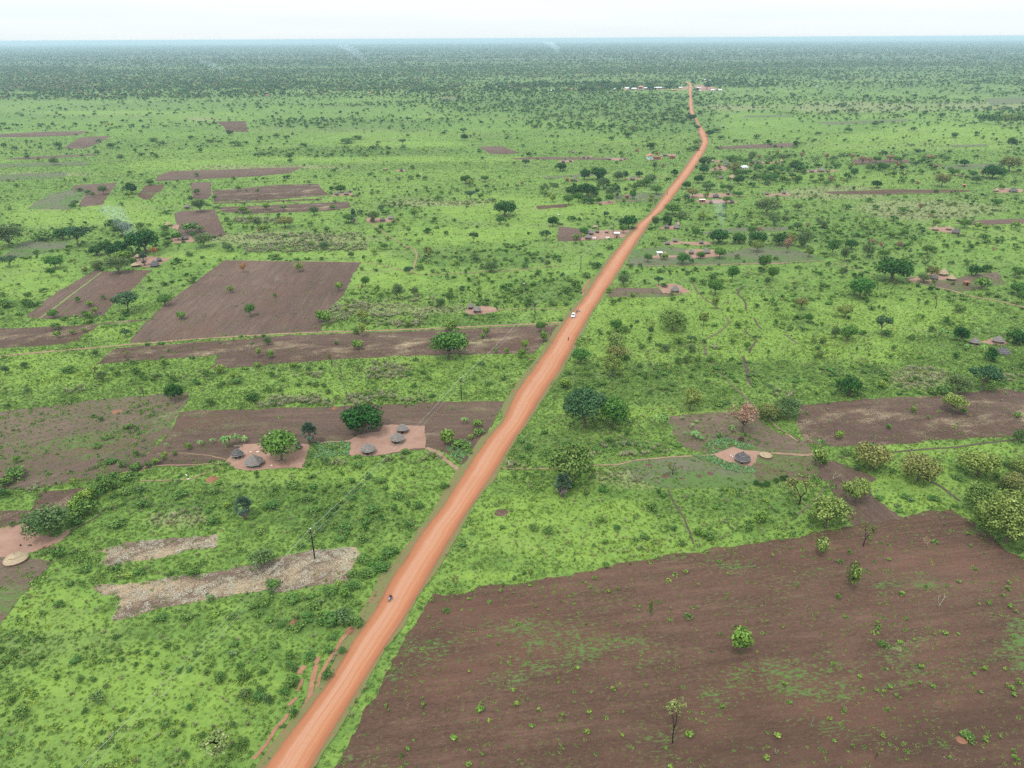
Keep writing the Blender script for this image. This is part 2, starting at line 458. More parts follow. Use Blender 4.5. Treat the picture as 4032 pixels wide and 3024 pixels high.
def verge_mat():
    m, nt, b = new_mat("road_verge")
    pos = N(nt, "ShaderNodeNewGeometry").outputs["Position"]
    a = noise(nt, pos, 0.35, 5, 0.7)
    f_ = noise(nt, pos, 1.6, 4, 0.7)
    c = mixc(nt, ramp(nt, a, 0.35, 0.65), (0.150, 0.090, 0.052), (0.088, 0.110, 0.038))
    c = mixc(nt, mul(nt, ramp(nt, f_, 0.45, 0.65), 0.6), c, (0.072, 0.120, 0.032))
    c = mixc(nt, mul(nt, ramp(nt, a, 0.58, 0.72), 0.8), c, (0.200, 0.090, 0.052))
    nt.links.new(c, b.inputs["Base Color"])
    bump(nt, b, f_, 0.5, 0.2)
    return m
M['verge'] = verge_mat()

# ------------------------------------------------------------------ object helpers
def mesh_obj(name, verts, faces, mat, parent=None, smooth=False):
    me = bpy.data.meshes.new(name)
    me.from_pydata([tuple(v) for v in verts], [], faces)
    me.materials.append(mat)
    if smooth:
        me.polygons.foreach_set("use_smooth", [True] * len(me.polygons))
    me.update()
    o = bpy.data.objects.new(name, me)
    COL.objects.link(o)
    if parent:
        o.parent = parent
    return o

def raw_mesh(name, verts, faces, mats, v_attr=None, mat_idx=None):
    me = bpy.data.meshes.new(name)
    verts = np.asarray(verts, np.float32)
    faces = np.asarray(faces, np.int32)
    k = faces.shape[1]
    me.vertices.add(len(verts)); me.vertices.foreach_set("co", verts.ravel())
    me.loops.add(faces.size); me.loops.foreach_set("vertex_index", faces.ravel())
    me.polygons.add(len(faces))
    me.polygons.foreach_set("loop_start", np.arange(0, faces.size, k, dtype=np.int32))
    for m in mats:
        me.materials.append(m)
    if mat_idx is not None:
        me.polygons.foreach_set("material_index", np.asarray(mat_idx, np.int32))
    me.update(calc_edges=True)
    if v_attr is not None:
        a = me.attributes.new("v", 'FLOAT', 'FACE')
        a.data.foreach_set("value", np.asarray(v_attr, np.float32))
    return me

def struct(name, verts, faces, mat, **kw):
    o = mesh_obj(name, verts, faces, mat, **kw)
    o["kind"] = "structure"
    return o

def empty(name, loc, rz=0.0, scale=(1, 1, 1)):
    o = bpy.data.objects.new(name, None)
    o.empty_display_size = 0.5
    COL.objects.link(o)
    o.location = loc
    o.rotation_euler = (0, 0, rz)
    o.scale = scale
    return o

def child(name, me, parent, mat=None):
    o = bpy.data.objects.new(name, me)
    COL.objects.link(o)
    o.parent = parent
    if mat is not None:
        o.material_slots[0].link = 'OBJECT'
        o.material_slots[0].material = mat
    return o

def tag(o, label, cat, group=None, kind=None):
    o["label"] = label
    if cat:
        o["category"] = cat
    if group:
        o["group"] = group
    if kind:
        o["kind"] = kind
    return o

def tube(path, radii, seg=7):
    """verts, faces of a tapered tube along path"""
    V, Fc = [], []
    path = [Vector(p) for p in path]
    for i, p in enumerate(path):
        d = (path[min(i + 1, len(path) - 1)] - path[max(i - 1, 0)])
        if d.length < 1e-9:
            d = Vector((0, 0, 1))
        d.normalize()
        a = d.orthogonal().normalized(); b_ = d.cross(a)
        for k in range(seg):
            t = 2 * math.pi * k / seg
            V.append(p + (a * math.cos(t) + b_ * math.sin(t)) * radii[i])
    for i in range(len(path) - 1):
        for k in range(seg):
            k2 = (k + 1) % seg
            Fc.append((i * seg + k, i * seg + k2, (i + 1) * seg + k2, (i + 1) * seg + k))
    n = len(path)
    Fc.append(tuple(range(seg))[::-1])
    Fc.append(tuple((n - 1) * seg + k for k in range(seg)))
    return V, Fc

class MB:
    def __init__(s):
        s.v, s.f = [], []
    def add(s, vf, mat=None):
        v, f = vf
        o = len(s.v)
        s.v += [(mat @ Vector(q) if mat else Vector(q)) for q in v]
        s.f += [tuple(i + o for i in q) for q in f]
        return s
    def box(s, c, d, rz=0.0, taper=1.0):
        x, y, z = d[0] / 2, d[1] / 2, d[2] / 2
        V = [(-x, -y, -z), (x, -y, -z), (x, y, -z), (-x, y, -z), (-x * taper, -y * taper, z), (x * taper, -y * taper, z), (x * taper, y * taper, z), (-x * taper, y * taper, z)]
        return s.add((V, [(0, 3, 2, 1), (4, 5, 6, 7), (0, 1, 5, 4), (1, 2, 6, 5), (2, 3, 7, 6), (3, 0, 4, 7)]),
                     Matrix.Translation(c) @ Matrix.Rotation(rz, 4, 'Z'))
    def lathe(s, prof, seg=24, sx=1.0, sy=1.0, jit=0.0, rnd=None):
        V, Fc = [], []
        for r, z in prof:
            for k in range(seg):
                t = 2 * math.pi * k / seg
                j = 1 + (rnd.uniform(-jit, jit) if rnd and jit else 0)
                V.append((r * j * sx * math.cos(t), r * j * sy * math.sin(t), z))
        for i in range(len(prof) - 1):
            for k in range(seg):
                k2 = (k + 1) % seg
                Fc.append((i * seg + k, i * seg + k2, (i + 1) * seg + k2, (i + 1) * seg + k))
        return s.add((V, Fc))
    def build(s, name, mat, parent=None, smooth=False):
        return mesh_obj(name, s.v, s.f, mat, parent, smooth)
# ------------------------------------------------------------------ ground sheet
def G(tile, pts):
    return [ground(tile, x, y) for x, y in pts]

# soft-edged zones: (tile, x, y, rx, ry, kind)
ZONES = [("E0", 1000, 1150, 1500, 620, 'lime'), ("E0", 400, 350, 500, 180, 'lime'), ("C3", 1300, 650, 520, 240, 'lime'), ("C3", 1500, 350, 800, 60, 'lime'),
 ("C2", 700, 1080, 1200, 140, 'lime'), ("C2", 500, 900, 900, 260, 'lime'), ("E1", 1500, 140, 700, 60, 'lime'),
 ("B2", 1250, 800, 900, 260, 'lime'), ("B2", 900, 1100, 600, 120, 'lime'), ("B3", 500, 1050, 900, 160, 'lime'), ("B3", 1300, 800, 700, 200, 'lime'),
 ("B0", 250, 500, 500, 220, 'lime'), ("B0", 900, 930, 260, 60, 'lime'), ("B0", 300, 1200, 500, 170, 'lime'), ("B0", 350, 850, 200, 40, 'lime'), ("B0", 1100, 40, 500, 90, 'lime'),
 ("B0", 1500, 310, 900, 60, 'lime'), ("B1", 700, 300, 500, 50, 'lime'), ("B1", 1000, 450, 400, 140, 'lime'), ("B1", 1700, 150, 800, 80, 'lime'), ("B1", 1500, 1130, 800, 50, 'lime'),
 ("B1", 500, 1400, 500, 60, 'lime'), ("A2", 500, 1450, 700, 70, 'lime'), ("A2", 250, 1590, 400, 70, 'lime'), ("A3", 1500, 870, 900, 70, 'lime'), ("A3", 1300, 960, 900, 50, 'lime'),
 ("A0", 1000, 695, 900, 22, 'lime'), ("A0", 700, 1500, 700, 120, 'lime'), ("A1", 1200, 940, 600, 30, 'lime'), ("A1", 900, 1060, 1300, 30, 'lime'), ("A0", 1500, 1100, 700, 60, 'lime'), ("A1", 1900, 1450, 600, 150, 'lime'),
 ("C2", 1000, 50, 900, 50, 'lime'), ("C1", 300, 560, 900, 70, 'lime'),
 ("C1", 500, 820, 700, 260, 'dark'), ("C0", 1500, 750, 700, 160, 'dark'), ("C2", 1800, 780, 600, 120, 'dark'), ("C2", 200, 300, 500, 120, 'dark'), ("C2", 1000, 330, 400, 60, 'dark'),
 ("B2", 700, 1380, 900, 100, 'dark'), ("B3", 300, 1220, 700, 90, 'dark'), ("B1", 1700, 830, 500, 60, 'dark'), ("B2", 350, 600, 400, 100, 'dark'), ("E0", 1700, 250, 600, 90, 'dark'), ("E1", 300, 450, 500, 180, 'dark'),
 ("A1", 700, 1000, 900, 50, 'dark'), ("A1", 900, 780, 900, 60, 'dark'), ("A2", 600, 650, 1100, 120, 'dark'), ("B1", 1800, 320, 700, 90, 'dark'), ("B3", 900, 150, 600, 100, 'dark'), ("C2", 1000, 700, 500, 40, 'dark'),
 ("B1", 300, 180, 900, 60, 'dry'), ("B3", 1400, 1290, 250, 80, 'dry'), ("A3", 1500, 1450, 800, 90, 'dry'), ("A3", 1900, 640, 500, 40, 'dry'), ("A3", 900, 650, 700, 50, 'dry'),
 ("A2", 1800, 650, 300, 30, 'dry'), ("A3", 700, 1330, 600, 60, 'dry'), ("A1", 1500, 1410, 500, 30, 'dry'), ("A0", 400, 480, 500, 30, 'dry'), ("C0", 1400, 900, 300, 90, 'dry'), ("C2", 1050, 560, 400, 90, 'dry'),
 ("B1", 1100, 740, 600, 40, 'dry'), ("B1", 1050, 1230, 200, 70, 'dry'), ("B2", 900, 1250, 500, 120, 'dark'), ("A0", 1900, 1130, 500, 18, 'dry'), ("A1", 250, 1120, 500, 18, 'dry'), ("A0", 300, 1180, 500, 20, 'dry'),
 ("E0", 400, 500, 700, 120, 'lime'), ("A2", 1200, 750, 500, 150, 'dark'), ("A0", 1600, 740, 160, 18, 'dry'), ("A1", 1550, 570, 150, 14, 'dry')]
ZC = []
for t, x, y, rx, ry, k in ZONES:
    ZC.append((TILE[t][0] + x * TS, TILE[t][1] + y * TS, rx * TS, ry * TS, k))

CMT = np.array(CM.transposed())
def project(X, Y):
    """ground points -> photo pixels (used only to look up which survey zone a ground point lies in)"""
    P = np.stack([X, Y, np.full_like(X, -CAM_H)], 0)
    q = CMT @ P.reshape(3, -1)
    z = -q[2]
    z = np.where(z > 1, z, 1)
    return (2016 + F * q[0] / z).reshape(X.shape), (1512 - F * q[1] / z).reshape(X.shape)

def zones_at(X, Y):
    sx, sy = project(X, Y)
    out = {'lime': np.zeros_like(X), 'dark': np.zeros_like(X), 'dry': np.zeros_like(X)}
    wob = (fbm(X * 0.02, Y * 0.02, 5) - 0.5) * 0.9
    for cx, cy, rx, ry, k in ZC:
        d = np.sqrt(((sx - cx) / rx) ** 2 + ((sy - cy) / ry) ** 2) + wob
        out[k] = np.maximum(out[k], np.clip((1.05 - d) / 0.35, 0, 1))
    base = np.clip((fbm(X * 0.006, Y * 0.010, 21) - 0.45) * 4, 0, 1)
    out['lime'] = np.clip(np.maximum(out['lime'], base * 0.55) - out['dark'] * 0.5 - out['dry'] * 0.6, 0, 1)
    out['dark'] = np.clip(np.maximum(out['dark'], np.clip((fbm(X * 0.008, Y * 0.015, 33) - 0.52) * 5, 0, 1) * 0.5), 0, 1)
    wood = np.clip((np.hypot(X, Y) - 1300) / 4200, 0, 1) ** .8
    return out, wood

ys = np.concatenate([np.linspace(-200, 60, 8), 60 * (70000 / 60) ** np.linspace(0, 1, 430)[1:]])
us = np.linspace(-1, 1, 361)
YY, UU = np.meshgrid(ys, us, indexing='ij')
XX = UU * (np.maximum(YY, 0) * 0.95 + 260)
zz, wood = zones_at(XX, YY)
nv = XX.size
V = np.stack([XX.ravel(), YY.ravel(), np.zeros(nv)], 1)
ny, nx = XX.shape
ii = (np.arange(ny - 1)[:, None] * nx + np.arange(nx - 1)[None, :]).ravel()
FC = np.stack([ii, ii + 1, ii + nx + 1, ii + nx], 1)
gme = raw_mesh("ground", V, FC, [M['ground']])
ca = gme.attributes.new("zone", 'FLOAT_COLOR', 'POINT')
ca.data.foreach_set("color", np.stack([zz['lime'].ravel(), zz['dry'].ravel(), wood.ravel(), np.ones(nv)], 1).astype(np.float32).ravel())
da = gme.attributes.new("dark", 'FLOAT', 'POINT')
da.data.foreach_set("value", zz['dark'].ravel().astype(np.float32))
go = bpy.data.objects.new("ground", gme)
COL.objects.link(go)
go["kind"] = "structure"

# ------------------------------------------------------------------ fields, yards, paths: thin sheets on the ground
BLOCK = []          # polygons without grass tufts
def densify(P, closed=True, jit=0.5, seed=1):
    out = []
    n = len(P)
    for i in range(n if closed else n - 1):
        a, b_ = P[i], P[(i + 1) % n]
        d = (b_ - a).length
        st = max(0.8, 0.004 * (a.y + b_.y) / 2)
        k = min(max(1, int(d / st)), 160)
        nrm = Vector((-(b_ - a).y, (b_ - a).x, 0))
        if nrm.length > 0: nrm.normalize()
        for j in range(k):
            q = a.lerp(b_, j / k)
            j1 = (float(vnoise(q.x * 0.25 + seed, q.y * 0.25)) - 0.5) * 2.0 + (float(vnoise(q.x * 1.1, q.y * 1.1 + seed)) - 0.5) * 1.1
            out.append(q + nrm * j1 * jit)
    if not closed:
        out.append(P[-1])
    return out

_z = [0]
def sheet(name, tile, pts, mat, jit=0.6, ang=None, block=True, z=None):
    P = densify(G(tile, pts), True, jit, seed=len(BLOCK))
    if z is None:
        _z[0] = (_z[0] + 1) % 8
        z = (0.055 if name == "yard" else 0.010) + 0.005 * _z[0]
    c = sum(P, Vector()) / len(P)
    a = 0.0 if ang is None else ang
    rot = Matrix.Rotation(-a, 3, 'Z')
    V = [rot @ (p - c) for p in P]
    F_ = tessellate_polygon([V])
    F_ = [tuple(reversed(f)) if (V[f[1]] - V[f[0]]).cross(V[f[2]] - V[f[0]]).z < 0 else tuple(f) for f in F_]
    o = struct(name, V, F_, M[mat])
    o.location = (c.x, c.y, z)
    o.rotation_euler = (0, 0, a)
    if block:
        BLOCK.append((np.array([(p.x, p.y) for p in P]), mat))
    return o

def field_angle(tile, p1, p2):
    a, b_ = ground(tile, *p1), ground(tile, *p2)
    return math.atan2(b_.y - a.y, b_.x - a.x)

FIELDS = [
 # tile, material, furrow line, outline
 ("E1", 'soil', ((1000, 1400), (2100, 1250)), [(560, 1800), (620, 1657), (760, 1430), (890, 1200), (1010, 1000), (1120, 790), (1200, 640), (1290, 500), (1350, 380), (1420, 270), (1500, 285), (1900, 218), (2212, 180), (2440, 130), (2811, 60), (3131, 5), (3600, -70), (4223, -164), (4305, -178), (4715, -262), (5125, -317), (5325, -366), (5515, -395), (5615, -330), (5705, -290), (5835, -190), (5935, -80), (6087, 0), (6500, 120), (6800, 2200), (400, 2300)]),
 ("B3", 'soil_straw', ((500, 1600), (2000, 1480)), [(430, 1500), (900, 1450), (1500, 1422), (1900, 1380), (2080, 1360), (2212, 1402), (2600, 1440), (2600, 1700), (2212, 1738), (1600, 1773), (1000, 1823), (620, 1822), (470, 1798), (430, 1738), (405, 1640), (415, 1560)]),
 ("C2", 'weedy', ((1300, 300), (2200, 380)), [(1280, 85), (1500, 58), (1750, 38), (1970, 40), (1990, 110), (2150, 210), (2290, 240), (2400, 330), (2470, 450), (2470, 520), (2480, 575), (2212, 590), (1960, 600), (1960, 470), (1640, 400), (1420, 330), (1310, 240)]),
 ("C2", 'greyfield', ((1000, 500), (1900, 520)), [(900, 462), (1000, 432), (1250, 404), (1600, 385), (1640, 400), (1950, 470), (1950, 602), (1880, 640), (1640, 648), (1200, 650), (1000, 560)]),
 ("C3", 'soil_dark', ((700, 450), (1200, 880)), [(640, 415), (720, 430), (900, 500), (1055, 580), (970, 620), (1010, 700), (1250, 890), (850, 937), (780, 840), (690, 690), (645, 600), (590, 560), (560, 480)]),
 ("B0", 'soil_plain', ((1020, 1010), (1780, 350)), [(1780, 350), (2300, 362), (2861, 370), (2791, 480), (2731, 620), (2611, 740), (2556, 830), (2546, 915), (2100, 935), (1500, 975), (1015, 1010), (1060, 940), (1300, 700), (1500, 560), (1640, 450)]),
 ("B0", 'soil_plain', ((200, 800), (750, 430)), [(750, 430), (860, 440), (1180, 430), (1210, 420), (1090, 540), (980, 640), (880, 710), (820, 790), (600, 800), (340, 820), (200, 802), (400, 640), (560, 540)]),
 ("B0", 'soil_straw', ((0, 1000), (800, 850)), [(-200, 880), (0, 890), (200, 886), (560, 870), (800, 850), (1160, 815), (1150, 830), (780, 862), (760, 890), (640, 960), (660, 990), (500, 1015), (200, 1040), (-200, 1055)]),
 ("B1", 'soil_straw', ((0, 1100), (1800, 980)), [(-1090, 1045), (-500, 1003), (200, 950), (540, 932), (1100, 917), (1600, 897), (2212, 868), (2420, 862), (2330, 980), (2230, 1075), (2212, 1088), (1700, 1100), (1100, 1112), (500, 1150), (0, 1190), (-361, 1215), (-290, 1165), (-311, 1135), (-241, 1103), (-611, 1128), (-1111, 1165), (-1261, 1180)]),
 ("C0", 'weedy', ((0, 500), (1200, 200)), [(-300, 60), (0, 42), (400, -8), (800, -58), (1300, -98), (1510, -118), (1460, -8), (1390, 82), (1340, 200), (1240, 290), (1180, 370), (1110, 500), (900, 545), (700, 590), (560, 610), (150, 660), (-300, 670)]),
 ("C1", 'soil_dark', ((0, 100), (1500, 60)), [(-591, 50), (-531, 35), (200, 15), (700, -5), (960, -13), (1500, -33), (1990, -38), (1960, 20), (1900, 140), (1840, 230), (1740, 380), (1690, 440), (1640, 465), (1480, 350), (1365, 335), (1000, 395), (775, 300), (430, 290), (385, 480), (-151, 480), (-231, 440), (-511, 470), (-781, 480), (-900, 510), (-831, 370), (-671, 200)]),
 ("C0", 'straw', ((800, 1250), (1740, 1012)), [(800, 1255), (850, 1160), (720, 1155), (730, 1130), (860, 1125), (1000, 1080), (1240, 1060), (1500, 1030), (1740, 1012), (1700, 1110), (1500, 1140), (1200, 1212), (900, 1255)]),
 ("E0", 'straw', ((880, 490), (2700, 0)), [(735, 215), (1060, 200), (1340, 150), (1600, 120), (1900, 60), (2100, 20), (2211, -8), (2511, -78), (2821, -101), (2831, -20), (2785, 60), (2771, 150), (2700, 200), (2350, 232), (2212, 252), (1850, 290), (1600, 340), (1300, 400), (1000, 480), (880, 495), (960, 310), (900, 290), (820, 290), (800, 250)]),
 ("C0", 'soil_straw', ((270, 800), (680, 640)), [(300, 680), (480, 655), (680, 640), (600, 720), (540, 805), (400, 900), (240, 905), (0, 960), (-100, 830), (0, 830), (260, 830), (270, 760)]),
 ("E0", 'weedy', ((0, 100), (250, 50)), [(-200, -10), (0, -20), (200, -20), (400, 20), (350, 100), (240, 210), (150, 330), (60, 440), (-40, 540), (-300, 560)]),
 ("E0", 'soil', ((0, 500), (250, 200)), [(-300, 300), (0, 270), (130, 215), (240, 182), (265, 200), (150, 330), (60, 440), (-40, 540), (-300, 560)]),
 ("A0", 'soil_plain', ((1400, 1650), (1700, 1460)), [(1380, 1490), (1430, 1470), (1700, 1455), (1780, 1640), (1800, 1657), (1640, 1700), (1420, 1690)]),
 ("A0", 'soil_plain', None, [(1505, 1245), (1670, 1240), (1670, 1350), (1640, 1380), (1530, 1370)]),
 ("A0", 'soil_straw', ((1700, 1390), (2500, 1330)), [(1680, 1310), (2212, 1262), (2520, 1255), (2560, 1310), (2620, 1345), (2100, 1385), (1700, 1398), (1690, 1380)]),
 ("A0", 'soil', ((1700, 1410), (2500, 1380)), [(1690, 1402), (2100, 1390), (2550, 1370), (2540, 1384), (2100, 1400), (1690, 1414)]),
 ("A0", 'soil_straw', ((1720, 1450), (2700, 1410)), [(1720, 1440), (2212, 1420), (2760, 1395), (2775, 1440), (2600, 1470), (2000, 1490), (1770, 1480)]),
 ("A0", 'soil_plain', ((1250, 1220), (2300, 1160)), [(1250, 1190), (1350, 1155), (1800, 1140), (2400, 1120), (2300, 1170), (2000, 1197), (1600, 1217), (1230, 1235)]),
 ("A0", 'soil', None, [(1150, 1270), (1300, 1255), (1290, 1300), (1220, 1340), (1190, 1380), (1130, 1375), (1085, 1350)]),
 ("A0", 'greyfield', ((210, 1450), (590, 1265)), [(560, 1300), (700, 1320), (640, 1380), (550, 1460), (210, 1455), (290, 1390), (440, 1320)]),
 ("A0", 'soil_plain', ((620, 1440), (925, 1245)), [(590, 1265), (925, 1245), (860, 1345), (810, 1420), (620, 1440), (640, 1385), (700, 1320), (560, 1302)]),
 ("A0", 'soil_plain', None, [(-200, 865), (0, 860), (340, 842), (690, 838), (620, 870), (200, 885), (-200, 885)]),
 ("A0", 'soil_plain', None, [(500, 970), (640, 885), (880, 875), (770, 940), (670, 975)]),
 ("A0", 'soil', None, [(1710, 762), (1945, 757), (1965, 845), (1800, 840), (1770, 800)]),
 ("A0", 'soil_plain', None, [(0, 1058), (340, 1035), (750, 1018), (760, 1030), (200, 1062)]),
 ("A0", 'greyfield', None, [(-100, 1100), (300, 1088), (700, 1075), (700, 1110), (0, 1127)]),
 ("A0", 'greyfield', None, [(-100, 1185), (540, 1160), (500, 1210), (0, 1232)]),
 ("A1", 'soil_plain', None, [(1780, 960), (1960, 955), (2110, 1010), (2000, 1020), (1870, 1018)]),
 ("A1", 'soil_plain', None, [(2020, 1052), (2300, 1040), (2900, 1050), (2900, 1066), (2300, 1062), (2080, 1062)]),
 ("A1", 'greyfield', None, [(1440, 590), (1530, 565), (1620, 578), (1600, 600)]),
 ("A2", 'soil', None, [(220, 1430), (460, 1415), (470, 1440), (240, 1457)]),
 ("A2", 'greyfield', None, [(270, 1200), (780, 1162), (840, 1175), (560, 1200), (290, 1216)]),
 ("A2", 'greyfield', None, [(850, 1345), (1100, 1325), (1240, 1330), (1180, 1395), (900, 1400), (820, 1375)]),
 ("A2", 'soil_plain', None, [(1630, 965), (1900, 945), (2250, 930), (2260, 965), (1900, 975), (1660, 980)]),
 ("A3", 'soil', None, [(600, 1318), (1200, 1298), (1700, 1302), (1900, 1312), (1200, 1340), (700, 1336)]),
 ("A3", 'greyfield', None, [(1550, 1110), (2000, 1088), (2050, 1130), (1600, 1147)]),
 ("A3", 'soil_plain', None, [(850, 1060), (1300, 1060), (1310, 1090), (870, 1102)]),
 ("A3", 'greyfield', None, [(540, 768), (1000, 752), (1300, 740), (1280, 758), (700, 786)]),
 ("A3", 'greyfield', None, [(0, 715), (350, 708), (380, 722), (0, 729)]),
 ("A3", 'greyfield', None, [(1620, 950), (1920, 938), (1930, 960), (1650, 968)]),
 ("A3", 'greyfield', None, [(1900, 580), (2300, 560), (2400, 610), (1950, 630)]),
 ("B2", 'greyfield', ((960, 380), (2200, 370)), [(960, 395), (950, 345), (1000, 262), (1300, 243), (1420, 262), (1700, 300), (1880, 250), (2212, 240), (2500, 340), (2480, 362), (2212, 375), (1500, 387), (1140, 405)]),
 ("B2", 'greyfield', None, [(1500, 140), (1660, 105), (1900, 90), (2212, 88), (2212, 118), (1900, 130), (1650, 145)]),
 ("B2", 'weedy', None, [(780, 640), (840, 570), (1190, 572), (1240, 615), (1450, 625), (1200, 648)]),
 ("B2", 'soil_plain', None, [(390, 202), (400, 85), (490, 90), (600, 112), (585, 198)]),
 ("B3", 'weedy', ((1500, 560), (2100, 480)), [(1300, 480), (1640, 520), (1720, 480), (2000, 440), (2070, 540), (1900, 570), (1720, 605), (1420, 545), (1280, 510)]),
 ("B3", 'soil_plain', None, [(1640, 60), (1900, 30), (2300, 20), (2300, 58), (1790, 74)]),
 ("B0", 'greyfield', None, [(0, 330), (200, 200), (560, 200), (500, 260), (200, 330)]),
 ("B3", 'weedy', None, [(-20, 260), (300, 235), (430, 300), (560, 350), (300, 372), (-30, 372)]),
]
for i, (t, mat, fur, pts) in enumerate(FIELDS):
    sheet("field", t, pts, mat, jit=0.7, ang=field_angle(t, *fur) if fur else 0.05)

YARDS = [
 ("C1", [(520, 288), (760, 268), (830, 225), (1000, 200), (1020, 145), (1130, 150), (1350, 155), (1362, 335), (1270, 335), (1180, 352), (1030, 385), (900, 395), (748, 388), (775, 290), (760, 280), (525, 294)]),
 ("C1", [(-81, 300), (50, 298), (120, 310), (380, 296), (445, 300), (440, 330), (400, 420), (385, 490), (200, 492), (0, 510), (-71, 505), (-151, 490), (-231, 440), (-190, 400)]),
 ("C2", [(1630, 375), (1720, 342), (1785, 322), (1880, 350), (1965, 352), (2080, 375), (1970, 385), (1960, 440), (1930, 468), (1860, 467), (1790, 455), (1720, 430), (1640, 395)]),
 ("C0", [(-200, 990), (0, 975), (110, 940), (235, 915), (260, 985), (330, 1020), (450, 1040), (540, 975), (555, 1000), (480, 1070), (330, 1130), (200, 1170), (50, 1190), (-200, 1190)]),
 ("B1", [(1670, 735), (1740, 720), (1850, 710), (1930, 738), (1935, 755), (1800, 782), (1680, 780)]),
 ("B2", [(1165, 545), (1300, 538), (1370, 550), (1450, 608), (1300, 617), (1225, 612), (1200, 572)]),
 ("B2", [(1400, 275), (1480, 262), (1650, 270), (1685, 320), (1500, 335), (1300, 328), (1140, 337), (1145, 315), (1420, 312)]),
 ("B2", [(1230, 215), (1320, 195), (1420, 210), (1530, 205), (1625, 205), (1600, 228), (1480, 234), (1380, 222), (1250, 234)]),
 ("B2", [(580, 175), (660, 150), (700, 115), (830, 115), (1030, 110), (960, 172), (850, 176), (700, 190), (580, 196)]),
 ("B2", [(1190, 95), (1300, 75), (1370, 80), (1340, 108), (1200, 105)]),
 ("B3", [(1290, 510), (1400, 470), (1480, 448), (1560, 450), (1640, 500), (1540, 512), (1400, 520)]),
 ("B3", [(1440, 95), (1530, 90), (1640, 85), (1700, 140), (1640, 138), (1540, 125)]),
 ("B3", [(1870, 1000), (1960, 965), (2040, 985), (2085, 1010), (2000, 1030)]),
 ("B0", [(1040, 320), (1160, 318), (1355, 335), (1230, 410), (1040, 398), (1080, 360)]),
 ("B0", [(1350, 175), (1540, 165), (1545, 205), (1370, 217)]),
 ("B0", [(1370, 70), (1420, 70), (1412, 108), (1352, 100)]),
 ("A1", [(610, 1340), (700, 1328), (775, 1322), (785, 1345), (620, 1352)]),
 ("A1", [(885, 1515), (950, 1525), (1140, 1532), (1150, 1552), (960, 1565), (900, 1560)]),
 ("A2", [(1400, 1345), (1560, 1330), (1690, 1328), (1800, 1342), (1700, 1360), (1450, 1367)]),
 ("A2", [(1480, 1385), (1700, 1378), (1830, 1400), (1790, 1410), (1530, 1412)]),
 ("A2", [(1590, 1145), (1690, 1108), (1740, 1110), (1730, 1150), (1650, 1155)]),
 ("A2", [(1610, 1072), (1700, 1068), (1700, 1082), (1620, 1085)]),
 ("A2", [(1910, 1085), (2060, 1078), (2200, 1080), (2180, 1092), (1940, 1096)]),
 ("A2", [(770, 1050), (860, 1048), (960, 1058), (930, 1070), (820, 1068)]),
 ("A2", [(390, 1075), (520, 1065), (520, 1082), (420, 1085)]),
 ("A2", [(570, 1045), (660, 1035), (680, 1042), (600, 1055)]),
 ("A2", [(890, 1215), (1060, 1200), (1060, 1216), (940, 1224)]),
 ("A2", [(480, 1230), (550, 1215), (560, 1236), (490, 1242)]),
 ("A2", [(690, 1405), (830, 1385), (850, 1412), (720, 1420)]),
 ("A2", [(1100, 1055), (1220, 1048), (1210, 1066), (1110, 1068)]),
 ("A2", [(1200, 1025), (1330, 1018), (1330, 1032), (1220, 1035)]),
 ("A2", [(2020, 1340), (2200, 1325), (2250, 1345), (2050, 1355)]),
 ("A2", [(900, 500), (1260, 495), (1250, 508), (920, 512)]),
 ("A2", [(1370, 490), (1440, 482), (1420, 508), (1340, 512)]),
 ("A2", [(1470, 478), (1560, 470), (1700, 512), (1500, 520)]),
 ("A3", [(1960, 1300), (2080, 1290), (2212, 1300), (2190, 1322), (2000, 1325)]),
 ("A3", [(480, 1150), (640, 1140), (760, 1150), (640, 1165), (500, 1165)]),
 ("A1", [(1120, 1145), (1200, 1143), (1200, 1156), (1130, 1158)]),
]
for t, pts in YARDS:
    sheet("yard", t, pts, 'yard', jit=0.35)

def ribbon(name, P, width, mat, z, block=True, wj=0.25):
    P = densify(P, False, 0.15, 3)
    V, Fc, poly = [], [], []
    n = len(P)
    L_, R_ = [], []
    for i in range(n):
        d = P[min(i + 1, n - 1)] - P[max(i - 1, 0)]
        if d.length == 0: d = Vector((1, 0, 0))
        d.normalize()
        nn = Vector((-d.y, d.x, 0))
        w = width * 0.5 * (1 + wj * (float(vnoise(P[i].x * 0.3, P[i].y * 0.3, 9)) - 0.5) * 2)
        L_.append(P[i] + nn * w); R_.append(P[i] - nn * w)
    for a, b_ in zip(L_, R_):
        V += [(a.x, a.y, z), (b_.x, b_.y, z)]
    Fc = [(2 * i, 2 * i + 1, 2 * i + 3, 2 * i + 2) for i in range(n - 1)]
    if block:
        BLOCK.append((np.array([(p.x, p.y) for p in L_] + [(p.x, p.y) for p in R_[::-1]]), 'path'))
    return struct(name, V, Fc, M[mat])

